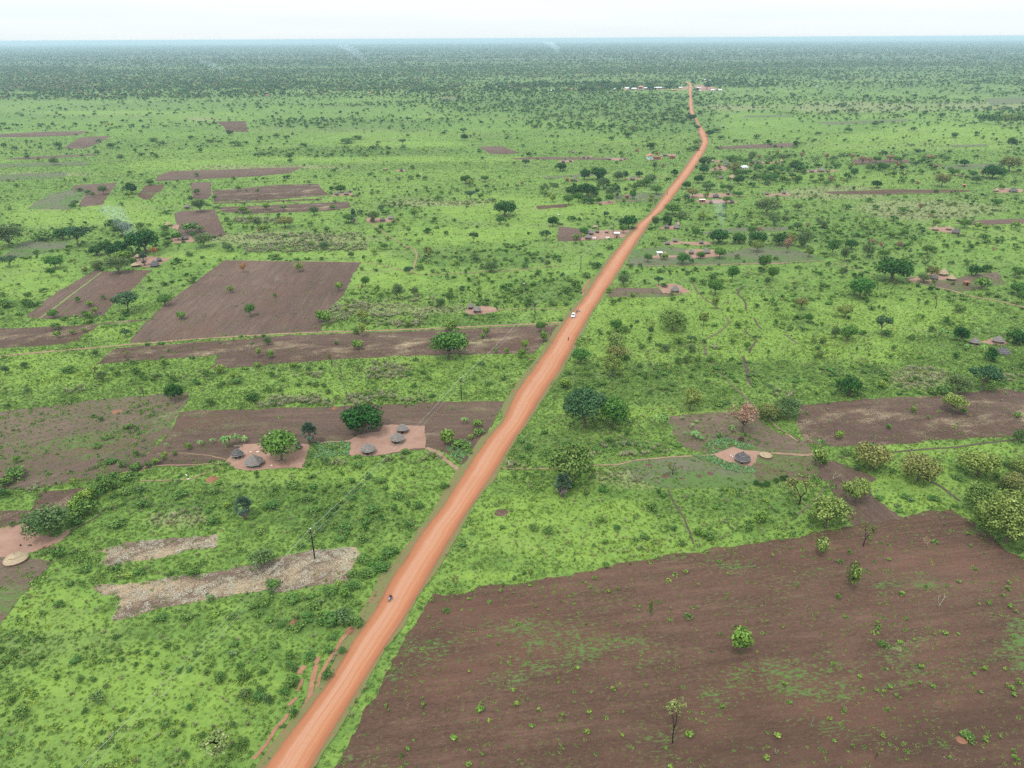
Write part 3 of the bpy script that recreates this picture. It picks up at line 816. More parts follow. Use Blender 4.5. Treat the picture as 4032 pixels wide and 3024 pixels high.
PATHS = [  # tile, width m, material, points
 ("B1", 1.5, 'path', [(-2111, 1120), (-1611, 1075), (-1311, 1050), (-991, 1020), (-511, 980), (201, 935), (540, 920), (1100, 905), (1600, 885), (2212, 856), (2460, 845)]),
 ("C1", 1.7, 'path', [(1365, 330), (1450, 365), (1560, 460), (1660, 530)]),
 ("C2", 0.7, 'path', [(-80, 485), (0, 495), (320, 495), (640, 470), (860, 465), (1000, 430), (1250, 405), (1440, 395), (1640, 385)]),
 ("C3", 1.2, 'path', [(210, 370), (350, 380), (480, 390), (545, 380)]),
 ("B3", 1.4, 'path', [(2400, 770), (2212, 725), (1980, 670), (1750, 630), (1640, 590), (1420, 545), (1290, 510)]),
 ("B3", 0.9, 'path', [(-100, 380), (300, 374), (560, 356), (760, 385), (1020, 460)]),
 ("B2", 1.1, 'path', [(900, 400), (1500, 390), (2212, 378)]),
 ("B1", 0.9, 'path', [(890, 30), (1010, 120), (1100, 180), (1180, 230), (1270, 262), (1292, 310), (1270, 400), (1250, 450), (1330, 465), (1560, 460), (2212, 420), (2440, 395)]),
 ("B1", 0.7, 'path', [(-200, 355), (850, 368), (1000, 382), (1190, 440)]),
 ("B1", 0.8, 'path', [(1935, 742), (2212, 738), (2500, 738)]),
 ("B2", 1.0, 'gully', [(1880, 555), (1840, 570), (1820, 620), (1860, 660), (1882, 690), (1885, 745)]),
 ("B2", 0.9, 'gully', [(1950, 808), (1972, 860), (2005, 895)]),
 ("B2", 0.9, 'gully', [(1875, 905), (1905, 940), (1935, 955), (1970, 990), (1925, 1040), (1910, 1085)]),
 ("B2", 1.3, 'gully', [(1860, 1112), (1880, 1170), (1900, 1250), (1900, 1310), (1932, 1345)]),
 ("B2", 0.8, 'trail', [(1540, 985), (1575, 1110), (1650, 1200), (1760, 1330), (1870, 1430), (1950, 1520)]),
 ("B2", 0.8, 'trail', [(1540, 990), (1680, 920), (1752, 850), (1735, 805)]),
 ("B2", 0.9, 'trail', [(1455, 520), (1500, 600), (1560, 660), (1700, 750)]),
 ("B3", 0.8, 'trail', [(310, 935), (360, 970), (415, 1012)]),
 ("B2", 0.6, 'gully', [(1830, 440), (1900, 465), (2000, 460), (2060, 430)]),
 ("B2", 0.6, 'gully', [(1860, 425), (1950, 455), (2040, 475)]),
 ("B0", 0.9, 'greenstrip', [(800, 450), (640, 570), (470, 700), (310, 815), (200, 882)]),
 ("C0", 0.6, 'gully', [(870, 785), (760, 880), (640, 950), (560, 985)]),
 ("C0", 0.5, 'path', [(1790, 470), (1640, 520), (1500, 580), (1200, 590), (1100, 590)]),
 ("C0", 0.45, 'yard', [(1790, 450), (1560, 465), (1300, 470), (1150, 480), (1100, 530)]),
 ("C0", 0.4, 'path', [(1240, 375), (1450, 372), (1650, 390), (1790, 420)]),
 ("C2", 0.6, 'gully', [(1270, 660), (1310, 760), (1390, 880), (1440, 1000), (1470, 1090)]),
 ("C3", 0.8, 'gully', [(1110, 374), (1280, 352), (1450, 338), (1680, 325), (1900, 290), (2150, 265), (2400, 250)]),
 ("C3", 0.7, 'gully', [(740, 402), (840, 392)]),
 ("C3", 0.8, 'gully', [(1400, 560), (1560, 640), (1700, 750)]),
 ("C3", 0.5, 'trail', [(640, 635), (560, 740), (420, 860)]),
 ("C3", 0.7, 'path', [(190, 100), (270, 175), (420, 280)]),
 ("C2", 0.5, 'trail', [(890, 220), (960, 280)]),
 ("A0", 1.6, 'trail', [(1150, 795), (1350, 795), (1600, 810), (1780, 830)]),
 ("A2", 2.0, 'path', [(700, 930), (900, 935), (1100, 940)]),
 ("A2", 1.5, 'path', [(1700, 1352), (1900, 1350), (2212, 1350), (2500, 1345)]),
 ("A2", 1.5, 'path', [(850, 1390), (1000, 1385), (1180, 1370)]),
 ("A2", 1.5, 'path', [(1050, 1205), (1150, 1198), (1330, 1190)]),
 ("B3", 1.2, 'trail', [(1700, 150), (1850, 190), (2020, 240)]),
 ("A3", 1.2, 'trail', [(0, 1520), (700, 1525), (1200, 1505), (1800, 1520)]),
 ("E1", 1.1, 'redtrack', [(395, 1240), (430, 1120), (460, 1000), (490, 880), (512, 780)]),
 ("E1", 0.8, 'redtrack', [(490, 1060), (530, 930), (580, 830), (625, 750), (700, 640), (745, 590)]),
 ("E1", 0.8, 'redtrack', [(0, 1590), (110, 1450), (180, 1340), (240, 1280), (270, 1230)]),
 ("E1", 1.3, 'redtrack', [(360, 915), (375, 890), (400, 850)]),
 ("E1", 0.7, 'redtrack', [(270, 1165), (300, 1140), (335, 1100)]),
 ("E1", 0.6, 'redtrack', [(345, 1050), (370, 1000), (385, 955)]),
 ("B2", 1.2, 'redtrack', [(640, 700), (600, 650), (588, 600), (620, 545), (645, 500)]),
 ("B2", 1.0, 'redtrack', [(625, 640), (610, 600), (640, 560)]),
]
for i, (t, w, mat, pts) in enumerate(PATHS):
    P = G(t, pts)
    ribbon("path" if mat != 'gully' else "gully", P, w, mat, 0.100 + 0.004 * (i % 8))

# ------------------------------------------------------------------ the road
LE = [("E1", [(90, 1657), (180, 1530), (270, 1400), (430, 1190), (600, 960), (760, 695), (940, 450)]), ("C1", [(1090, 1370), (1330, 1010), (1500, 790), (1700, 470), (1850, 250)]),
      ("B2", [(-50, 1657), (60, 1410), (250, 1150), (400, 920), (480, 800), (600, 660), (700, 500), (830, 320), (930, 190), (1060, 30)]),
      ("A2", [(1100, 1530), (1180, 1430), (1260, 1310), (1350, 1200), (1430, 1090), (1490, 1000), (1530, 940), (1535, 905), (1512, 850), (1508, 790), (1478, 740), (1440, 690), (1432, 640), (1436, 560), (1428, 510), (1438, 478), (1430, 462), (1405, 448)])]
RE = [("E1", [(450, 1657), (560, 1460), (720, 1200), (850, 1000), (1000, 760), (1180, 490), (1330, 250)]), ("C1", [(1330, 1450), (1440, 1250), (1560, 1060), (1700, 830), (1830, 640), (1940, 470), (2050, 280)]),
      ("B2", [(130, 1657), (250, 1460), (440, 1180), (520, 1020), (600, 870), (700, 700), (790, 570), (900, 400), (1000, 230), (1100, 90), (1160, 0)]),
      ("A2", [(1220, 1470), (1290, 1380), (1370, 1270), (1440, 1180), (1500, 1090), (1560, 990), (1588, 930), (1580, 880), (1555, 830), (1520, 790), (1490, 730), (1468, 680), (1460, 600), (1453, 540), (1460, 500), (1460, 478), (1452, 460), (1430, 446)])]
def edge(E):
    P = []
    for t, pts in E:
        P += G(t, pts)
    d = (P[0] - P[3]).normalized()
    return [P[0] + d * 120] + P
le, re_ = edge(LE), edge(RE)
def at_y(P, ys_):
    py = np.array([p.y for p in P]); px = np.array([p.x for p in P])
    o = np.argsort(py)
    return np.interp(ys_, py[o], px[o])
ymin = max(le[0].y, re_[0].y); ymax = min(le[-1].y, re_[-1].y)
RY = [ymin]
while RY[-1] < ymax:
    RY.append(RY[-1] + max(1.5, 0.012 * RY[-1]))
RY = np.array(RY[:-1] + [ymax])
def smooth(a):
    for _ in range(3):
        b_ = a.copy(); b_[1:-1] = (a[:-2] + a[1:-1] * 2 + a[2:]) / 4; a = b_
    return a
RL, RR = smooth(at_y(le, RY)), smooth(at_y(re_, RY))
RL = RL + (vnoise(RY * 0.12, RY * 0, 4) - 0.5) * 0.5
RR = RR + (vnoise(RY * 0.15, RY * 0, 8) - 0.5) * 0.5
def strip(name, A, B, n, mat, z):
    V, Fc, U, Vv = [], [], [], []
    for i in range(len(RY)):
        for k in range(n + 1):
            u = k / n
            V.append((A[i] * (1 - u) + B[i] * u, RY[i], z)); U.append(u); Vv.append(RY[i])
    for i in range(len(RY) - 1):
        for k in range(n):
            a = i * (n + 1) + k
            Fc.append((a, a + 1, a + n + 2, a + n + 1))
    o = struct(name, V, Fc, mat)
    for nm, vals in (("ru", U), ("rv", Vv)):
        at = o.data.attributes.new(nm, 'FLOAT', 'POINT'); at.data.foreach_set("value", vals)
    return o
strip("road", RL, RR, 12, M['road'], 0.150)
def wobble(seed, amp, f=0.08):
    return (fbm(RY * f, RY * 0 + seed, seed) - 0.5) * amp
VL = RL - 1.9 - wobble(3, 3.4)
VR = RR + 1.1 + wobble(5, 2.6)
strip("road_verge", VL, VR, 6, M['verge'], 0.140)
BLOCK.append((np.array(list(zip(RL - 0.2, RY)) + list(zip(RR + 0.2, RY))[::-1]), 'road'))
VERGE = np.array(list(zip(VL, RY)) + list(zip(VR, RY))[::-1])
# ------------------------------------------------------------------ plants: meshes shared by the copies
def unit(v):
    return v / np.maximum(np.linalg.norm(v, axis=-1, keepdims=True), 1e-9)

def leaves(P, Nrm, size, g, aspect=1.0):
    """quads of given size at points P facing about Nrm"""
    n = len(P)
    Nrm = unit(Nrm)
    t = unit(np.cross(Nrm, unit(g.normal(size=(n, 3)))))
    b = np.cross(Nrm, t)
    s = (size * g.uniform(0.6, 1.3, n))[:, None]
    sa = s * aspect
    q = np.stack([P - t * s - b * sa * .6, P + t * s * .9 - b * sa, P + t * s + b * sa * .7, P - t * s * .7 + b * sa], 1)
    return q.reshape(-1, 3), np.arange(n * 4).reshape(-1, 4)

def crown(name, seed, n, mat, lobes=14, lobe_r=0.2, z0=0.3, ztop=1.0, flat=1.0, leaf=0.03, fill=0.15, top=0.0, wild=0.5, spread=0.36, aspect=1.0):
    """crown in a unit box: x,y within +-0.5, z from z0 to ztop. returns mesh and lobe centres"""
    g = np.random.default_rng(seed)
    zc = (z0 + ztop) / 2; hz = (ztop - z0) / 2
    d = unit(g.normal(size=(lobes, 3)))
    d[:, 2] = np.abs(d[:, 2]) * 1.25 - 0.45 + top
    d = unit(d) * g.uniform(0.75, 1.05, (lobes, 1))
    d[: max(1, lobes // 6)] *= 0.35
    lr = lobe_r * g.uniform(0.7, 1.25, lobes)
    lz = lr * 1.15 * flat
    C = np.stack([d[:, 0] * spread, d[:, 1] * spread, zc + d[:, 2] * np.maximum(hz - lz, 0.04)], 1)
    li = g.choice(lobes, n, p=lr ** 2 / (lr ** 2).sum())
    dd = unit(g.normal(size=(n, 3)))
    dd[:, 2] = dd[:, 2] * 0.9 + 0.2
    dd = unit(dd)
    rr = lr[li] * np.where(g.random(n) < fill, g.uniform(0.2, 0.8, n), g.uniform(0.82, 1.12, n))
    P = C[li] + dd * rr[:, None] * np.array([1, 1, 1.15 * flat])
    P[:, 2] = np.clip(P[:, 2], z0 * 0.7, ztop * 1.06)
    v, f = leaves(P, dd + wild * g.normal(size=(n, 3)), leaf, g, aspect)
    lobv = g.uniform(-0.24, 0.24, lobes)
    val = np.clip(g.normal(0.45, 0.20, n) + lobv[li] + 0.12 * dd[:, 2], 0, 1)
    return raw_mesh(name, v, f, [mat], val), [Vector(c) for c in C]

def trunk_mesh(name, seed, cents, mat, r=0.035, fork=0.25, lean=0.0, limbs=7, reach=0.85, seg=6):
    g = random.Random(seed)
    mb = MB()
    top = Vector((lean + g.uniform(-.03, .03), g.uniform(-.03, .03), fork))
    mb.add(tube([(0, 0, -0.03), (lean * .3, 0, fork * .4), top], [r * 1.35, r, r * 0.85], seg))
    cs = list(cents); g.shuffle(cs)
    for c in cs[:limbs]:
        e = top.lerp(c, reach)
        m = top.lerp(c, 0.5) + Vector((g.uniform(-.04, .04), g.uniform(-.04, .04), 0.03))
        mb.add(tube([top - Vector((0, 0, .02)), m, e], [r * 0.6, r * 0.36, r * 0.14], 5))
        for _ in range(2):
            e2 = m + Vector((g.uniform(-.12, .12), g.uniform(-.12, .12), g.uniform(.02, .14)))
            mb.add(tube([m, e2], [r * 0.28, r * 0.1], 4))
    me = bpy.data.meshes.new(name)
    me.from_pydata([tuple(v) for v in mb.v], [], mb.f)
    me.materials.append(mat)
    return me

def bare_tree(name, seed, r=0.035, fork=0.3, wide=0.42, levels=4):
    g = random.Random(seed)
    mb = MB(); tips = []
    def grow(p, d, ln, rad, lv):
        q = p + d * ln * 0.5 + Vector((g.uniform(-1, 1), g.uniform(-1, 1), 0)) * ln * 0.10
        e = q + d * ln * 0.5
        mb.add(tube([p, q, e], [rad, rad * 0.8, rad * 0.62], 5 if lv > 1 else 4))
        if lv == 0:
            tips.append(e); return
        if lv <= 2: tips.append(e)
        for _ in range(g.choice((2, 3))):
            nd = (d + Vector((g.uniform(-1, 1) * 1.0, g.uniform(-1, 1) * 1.0, g.uniform(-.25, .5)))).normalized()
            grow(e, nd, ln * g.uniform(.62, .82), rad * 0.6, lv - 1)
    grow(Vector((0, 0, -0.02)), Vector((0.04, 0, 1)).normalized(), fork, r, levels)
    mx = max(max(abs(t.x), abs(t.y)) for t in tips); mz = max(t.z for t in tips)
    sc = Vector((0.46 / mx, 0.46 / mx, 0.96 / mz))
    V = [(v.x * sc.x if v.z > fork * .7 else v.x, v.y * sc.y if v.z > fork * .7 else v.y, v.z * sc.z) for v in mb.v]
    me = bpy.data.meshes.new(name)
    me.from_pydata(V, [], mb.f)
    me.materials.append(M['bark'])
    return me, [Vector((t.x * sc.x, t.y * sc.y, t.z * sc.z)) for t in tips]

def tip_leaves(name, seed, tips, n, mat, rad=0.05, leaf=0.022):
    g = np.random.default_rng(seed)
    T = np.array([tuple(t) for t in tips])
    li = g.integers(0, len(T), n)
    dd = unit(g.normal(size=(n, 3)))
    P = T[li] + dd * rad * g.uniform(0.2, 1.0, (n, 1))
    v, f = leaves(P, dd + 0.6 * g.normal(size=(n, 3)), leaf, g)
    return raw_mesh(name, v, f, [mat], np.clip(g.normal(.5, .22, n), 0, 1))

KIND = {}
def reg(code, objname, cat, word, variants):
    KIND[code] = dict(name=objname, cat=cat, word=word, var=variants)

def std(code, objname, cat, word, mat, n, bark='bark', nvar=3, tr={}, **kw):
    vs = []
    for i in range(nvar):
        c, cents = crown("crown", hash(code) % 1000 if False else (sum(map(ord, code)) * 31 + i * 7), n, M[mat], **kw)
        t = trunk_mesh("trunk", i + sum(map(ord, code)), cents, M[bark], **tr)
        vs.append((("trunk", t), ("crown", c)))
    reg(code, objname, cat, word, vs)

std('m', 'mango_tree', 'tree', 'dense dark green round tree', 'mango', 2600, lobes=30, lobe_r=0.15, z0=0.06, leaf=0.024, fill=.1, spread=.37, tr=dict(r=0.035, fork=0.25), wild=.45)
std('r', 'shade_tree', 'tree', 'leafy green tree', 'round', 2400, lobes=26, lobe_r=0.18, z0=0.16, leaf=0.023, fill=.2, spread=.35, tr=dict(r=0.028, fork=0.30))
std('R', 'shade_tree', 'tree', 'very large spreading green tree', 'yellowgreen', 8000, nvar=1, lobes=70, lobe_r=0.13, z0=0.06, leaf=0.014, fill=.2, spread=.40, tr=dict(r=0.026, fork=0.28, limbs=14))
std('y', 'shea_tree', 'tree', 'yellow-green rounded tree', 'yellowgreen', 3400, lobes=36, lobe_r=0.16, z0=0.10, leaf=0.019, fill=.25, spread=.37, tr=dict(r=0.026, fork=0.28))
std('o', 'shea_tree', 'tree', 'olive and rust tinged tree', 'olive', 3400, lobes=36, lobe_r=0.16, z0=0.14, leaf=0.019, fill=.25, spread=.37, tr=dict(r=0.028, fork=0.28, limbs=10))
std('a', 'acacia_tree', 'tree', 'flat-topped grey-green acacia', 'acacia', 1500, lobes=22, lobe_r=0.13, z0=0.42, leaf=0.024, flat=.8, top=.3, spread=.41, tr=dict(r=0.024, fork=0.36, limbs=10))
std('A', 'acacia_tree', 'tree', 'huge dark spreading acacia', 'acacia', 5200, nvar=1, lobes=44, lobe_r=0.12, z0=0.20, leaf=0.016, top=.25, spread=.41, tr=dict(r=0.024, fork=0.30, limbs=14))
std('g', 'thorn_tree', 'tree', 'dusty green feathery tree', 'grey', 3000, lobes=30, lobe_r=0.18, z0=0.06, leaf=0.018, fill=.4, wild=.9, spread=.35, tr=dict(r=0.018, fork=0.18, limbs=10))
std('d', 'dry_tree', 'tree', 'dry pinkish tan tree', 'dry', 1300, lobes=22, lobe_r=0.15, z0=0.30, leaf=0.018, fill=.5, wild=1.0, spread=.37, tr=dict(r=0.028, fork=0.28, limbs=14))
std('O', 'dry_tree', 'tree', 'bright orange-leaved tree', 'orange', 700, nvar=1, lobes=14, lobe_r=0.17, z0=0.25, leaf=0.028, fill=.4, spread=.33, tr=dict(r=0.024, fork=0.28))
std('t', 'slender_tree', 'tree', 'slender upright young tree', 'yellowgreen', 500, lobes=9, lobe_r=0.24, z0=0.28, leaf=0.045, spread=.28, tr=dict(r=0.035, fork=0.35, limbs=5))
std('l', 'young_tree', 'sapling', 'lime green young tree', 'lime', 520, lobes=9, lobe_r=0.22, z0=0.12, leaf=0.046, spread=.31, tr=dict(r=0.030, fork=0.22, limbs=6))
def bushes(code, objname, word, mat, n, nvar=4, **kw):
    vs = []
    for i in range(nvar):
        c, _ = crown("bush_foliage", sum(map(ord, code)) * 53 + i, n, M[mat], **kw)
        vs.append((("", c),))
    reg(code, objname, 'bush' if code != 'q' else 'seedling', word, vs)
bushes('b', 'bush', 'low green bush', 'bushg', 420, lobes=11, lobe_r=0.22, z0=0.0, leaf=0.048, spread=.32, wild=.7)
bushes('B', 'bush', 'grey-green thorny bush', 'grey', 520, lobes=12, lobe_r=0.22, z0=0.0, leaf=0.034, spread=.32, wild=1.0, fill=.5)
bushes('q', 'seedling', 'bright lime seedling', 'lime', 90, lobes=7, lobe_r=0.20, z0=0.0, leaf=0.085, spread=.30, wild=.8, fill=.5)
bushes('D', 'dead_bush', 'brown heap of dead brush', 'dry', 320, nvar=1, lobes=9, lobe_r=0.22, z0=0.0, leaf=0.030, spread=.32, wild=1.0, aspect=.3)  # a heap of dead brush, not a growing bush
bushes('x', 'bush', 'round dark clipped-looking bush', 'mango', 800, nvar=1, lobes=20, lobe_r=0.17, z0=0.0, leaf=0.034, spread=.34, wild=.5)

def sparse(code, objname, word, bark, mat, nl, nvar=2, **kw):
    vs = []
    for i in range(nvar):
        t, tips = bare_tree("branches", 100 + i + sum(map(ord, code)), **kw)
        t.materials[0] = M[bark]
        parts = [("trunk", t)]
        if nl:
            parts.append(("crown", tip_leaves("leaves", i, tips, nl, M[mat], rad=.06)))
        vs.append(tuple(parts))
    reg(code, objname, 'tree', word, vs)
sparse('s', 'sparse_tree', 'sparse dark-branched tree', 'char', 'olive', 420, nvar=3)
sparse('S', 'sparse_tree', 'charred-trunked tree with thin yellow-green leaves', 'char', 'paleleaf', 620, nvar=1, r=0.03, fork=.34)
sparse('w', 'bare_shrub', 'bare whitish twiggy shrub', 'palebark', 'grey', 60, nvar=2, r=0.012, fork=.12)
sparse('F', 'sparse_tree', 'wide flat yellow-leaved tree with twisted black branches', 'char', 'paleleaf', 800, nvar=1, r=0.034, fork=.2)

def palm_meshes(seed, nfr=46):
    g = np.random.default_rng(seed)
    def fans(n, lo, hi, c, rad):
        V, Fc, val = [], [], []
        for i in range(n):
            az_ = g.uniform(0, 2 * math.pi); el = g.uniform(lo, hi)
            d = np.array([math.cos(az_) * math.cos(el), math.sin(az_) * math.cos(el), math.sin(el)])
            side = unit(np.cross(d, [0, 0, 1]) + 1e-6); up = np.cross(side, d)
            base = c + d * rad * 0.15
            ctr = c + d * rad * 0.62
            # petiole
            o = len(V); w = 0.008
            V += [base - side * w, base + side * w, ctr + side * w, ctr - side * w]; Fc.append((o, o + 1, o + 2, o + 3)); val.append(.8)
            nb = 11
            for k in range(nb):
                a = (k / (nb - 1) - 0.5) * 3.6
                bd = d * math.cos(a) + side * math.sin(a)
                perp = -d * math.sin(a) + side * math.cos(a)
                ln = rad * 0.42 * (1 - 0.15 * abs(a) / 1.8)
                fold = up * (0.012 if k % 2 else -0.012)
                tip = ctr + bd * ln + up * (-0.03 * g.random()) + fold
                mid = ctr + bd * ln * 0.6
                ww = ln * 0.17
                o = len(V)
                V += [ctr, mid - perp * ww + fold, tip, mid + perp * ww - fold]; Fc.append((o, o + 1, o + 2, o + 3)); val.append(np.clip(g.normal(.5, .2), 0, 1))
        return np.array(V), Fc, val
    c = np.array([0, 0, 0.60])
    v, f, a = fans(nfr, -0.35, 1.5, c, 0.46)
    live = raw_mesh("fronds", v, f, [M['palm']], a)
    v, f, a = fans(22, -1.3, -0.45, np.array([0, 0, 0.52]), 0.36)
    dead = raw_mesh("dead_fronds", v, f, [M['deadfrond']], a)
    mb = MB().add(tube([(0, 0, -0.02), (0.01, 0, .3), (0, 0, .62)], [.07, .055, .05], 8))
    t = bpy.data.meshes.new("palm_trunk"); t.from_pydata([tuple(q) for q in mb.v], [], mb.f); t.materials.append(M['bark'])
    return (("trunk", t), ("crown", live), ("dead_fronds", dead))
reg('p', 'fan_palm', 'palm', 'stubby fan palm', [palm_meshes(3), palm_meshes(9)])

def banana_meshes(seed):
    g = np.random.default_rng(seed)
    V, Fc, val = [], [], []
    for i in range(9):
        az_ = i * 2.4 + g.uniform(-.3, .3); out = g.uniform(.32, .48); rise = g.uniform(.12, .36)
        d = np.array([math.cos(az_), math.sin(az_), 0]); s = np.array([-d[1], d[0], 0])
        prev = None
        for k in range(6):
            t = k / 5
            p = np.array([0, 0, .52]) + d * out * t + np.array([0, 0, rise * math.sin(t * 2.3) * 1.1 - .18 * t * t])
            w = .075 * math.sin(min(1, t + .12) * math.pi * .92) + .006
            o = len(V)
            V += [p - s * w - np.array([0, 0, .02]), p, p + s * w - np.array([0, 0, .02])]
            if k:
                Fc += [(o - 3, o - 2, o + 1, o), (o - 2, o - 1, o + 2, o + 1)]; vv = float(np.clip(g.normal(.5, .2), 0, 1)); val += [vv, min(1, vv + .1)]
    lv = raw_mesh("banana_leaves", np.array(V), Fc, [M['banana']], val)
    mb = MB().add(tube([(0, 0, -.02), (.01, 0, .3), (0, 0, .56)], [.05, .04, .025], 7))
    t = bpy.data.meshes.new("banana_stem"); t.from_pydata([tuple(q) for q in mb.v], [], mb.f); t.materials.append(M['greenstrip'])
    return (("stem", t), ("leaves", lv))
reg('n', 'banana_plant', 'banana plant', 'long-leaved banana plant', [banana_meshes(1), banana_meshes(2), banana_meshes(5)])
for c_ in 'lF': pass

# ------------------------------------------------------------------ landmarks used to tell plants apart in their labels
LM = [("the near power pole", "C1", 482, 1207), ("the second power pole", "B1", 1643, 1455), ("the white car", "B2", 519, 800), ("the motorcyclist", "E1", 1087, 320),
 ("the palm between the yards", "C1", 450, 315), ("the left roadside yard", "C1", -60, 420), ("the three-hut yard", "C1", 1000, 350), ("the left-edge tan hut", "C0", 130, 1220),
 ("the lone meadow palm", "C0", 1945, 905), ("the upper straw plot", "C0", 1250, 1130), ("the long pale straw plot", "E0", 1500, 250), ("the twisted bottom tree", "E0", 1790, 1565),
 ("the red roadside mound", "E1", 760, 570), ("the red side tracks", "E1", 470, 960), ("the tree with the charred trunk", "E2", 1285, 1490), ("the lone leafy field tree", "E2", 1800, 750),
 ("the black-branched tree", "C3", 930, 1115), ("the brush heap", "C3", 1430, 1110), ("the yellow-tufted field tree", "C3", 805, 1470), ("the bare white shrub", "C3", 1530, 1600),
 ("the orange field mound", "E3", 1720, 1420), ("the giant right-edge tree", "C3", 2060, 1080), ("the grey-domed hut", "C2", 1855, 440), ("the round straw shelter", "C2", 2040, 400),
 ("the palm beside the yellow tree", "C2", 430, 725), ("the twin dark acacias", "C2", 650, 190), ("the pink dry tree", "C2", 1820, 210), ("the leaning yellow tree", "B3", 1610, 1560),
 ("the big olive meadow tree", "B2", 1300, 910), ("the erosion gully", "B2", 1900, 1250), ("the lone stepped hut", "B2", 1322, 600), ("the right banana grove", "B3", 1640, 980), ("the right-edge huts", "B3", 2000, 1040),
 ("the three tan huts", "B3", 1580, 480), ("the far-right hut trio", "B3", 1610, 120), ("the great dark tree", "B3", 1170, 520), ("the broad green bush tree", "B3", 905, 650), ("the flat meadow acacia", "B3", 1060, 940),
 ("the broad roadside acacia", "B1", 1540, 1140), ("the hut pair", "B1", 1750, 750), ("the large slanted field", "B0", 1500, 900), ("the split slanted field", "B0", 600, 650), ("the smoking homestead", "B0", 1150, 350),
 ("the round dark corner bush", "B0", 1390, 1475), ("the weedy brown field", "C0", 500, 300), ("the dark square field", "A0", 1550, 1550), ("the fenced roadside yard", "B2", 700, 170), ("the white-roofed shed", "B2", 1200, 320),
 ("the row of mango trees", "B2", 1750, 220), ("the palm hamlet", "A1", 1020, 1550), ("the four-hut hamlet", "A1", 720, 1340), ("the big lone mango", "A1", 1985, 1515), ("the red-roofed mint house", "A2", 1130, 1055),
 ("the roadside mango grove", "A2", 600, 1360), ("the road bend", "A2", 1590, 930), ("the large village", "A2", 1800, 1130), ("the roadside dark huts", "A2", 1640, 1365), ("the distant roadside village", "A2", 1450, 500),
 ("the yellow-brown right-hand tree", "A3", 1555, 1280), ("the rust-topped tree", "A3", 2090, 1160), ("the far eucalyptus grove", "A3", 2050, 790), ("the far slanted field", "A0", 680, 930), ("the notched far field", "A0", 1850, 820),
 ("the long dark field strip", "A0", 1800, 1180), ("the central bush line", "A1", 900, 1000), ("the small lozenge field", "A1", 1950, 990), ("the leaning dry grass hill", "A3", 900, 1450)]
LMP = [(n_, ground(t, x, y)) for n_, t, x, y in LM]
USED = {}
ORD = ["nearest", "second", "third", "fourth", "fifth", "sixth", "seventh", "eighth", "ninth", "tenth", "eleventh", "twelfth", "thirteenth", "fourteenth", "fifteenth", "sixteenth", "seventeenth", "eighteenth", "nineteenth", "twentieth"]
PEND = []
def relation(p):
    best = min(LMP, key=lambda q: (q[1] - p).length / (1 + 0.0 * q[1].y))
    d = p - best[1]
    v = Vector((best[1].x, best[1].y, 0)).normalized()
    f_ = d.dot(v); s_ = d.x * v.y - d.y * v.x
    if abs(f_) > 1.6 * abs(s_): rel = "behind" if f_ > 0 else "in front of"
    else: rel = "right of" if s_ > 0 else "left of"
    return best[0], rel, d.length

PLACED = []
def plant(code, p, w, h, label=None, group=None, rz=None, ppm=1):
    K = KIND[code]
    parts = random.choice(K['var'])
    rz = random.uniform(0, 6.28) if rz is None else rz
    if parts[0][0] == "":
        o = bpy.data.objects.new(K['name'], parts[0][1]); COL.objects.link(o)
        o.location = p; o.rotation_euler = (0, 0, rz); o.scale = (w, w, h)
    else:
        o = empty(K['name'], p, rz, (w, w, h))
        for nm, me in parts:
            child(nm, me, o)
    o["category"] = K['cat']
    o["group"] = group or {'tree': "trees scattered over the savanna", 'bush': "bushes scattered over the grassland", 'seedling': "lime seedlings on the ploughed field", 'sapling': "young lime green trees",
                           'palm': "fan palms near the homesteads", 'banana plant': "banana plants by the homesteads"}[K['cat']]
    if label:
        o["label"] = label
    else:
        lm, rel, d = relation(Vector(p))
        PEND.append((K['word'], lm, rel, d, o))
    PLACED.append((p[0], p[1], w))
    return o

def finish_labels():
    from collections import defaultdict
    dd = defaultdict(list)
    for w_, lm, rel, d, o in PEND:
        dd[(w_, lm, rel)].append((d, o))
    for (w_, lm, rel), L_ in dd.items():
        L_.sort(key=lambda q: q[0])
        for i, (d, o) in enumerate(L_):
            lm = lm.replace("the ", "the ", 1)
            if len(L_) == 1:
                o["label"] = f"{w_} {rel} {lm}"
            elif i < len(ORD):
                o["label"] = f"{w_}, {ORD[i]} {rel} {lm}"
            else:
                o["label"] = f"{w_}, one of the farther ones {rel} {lm}"
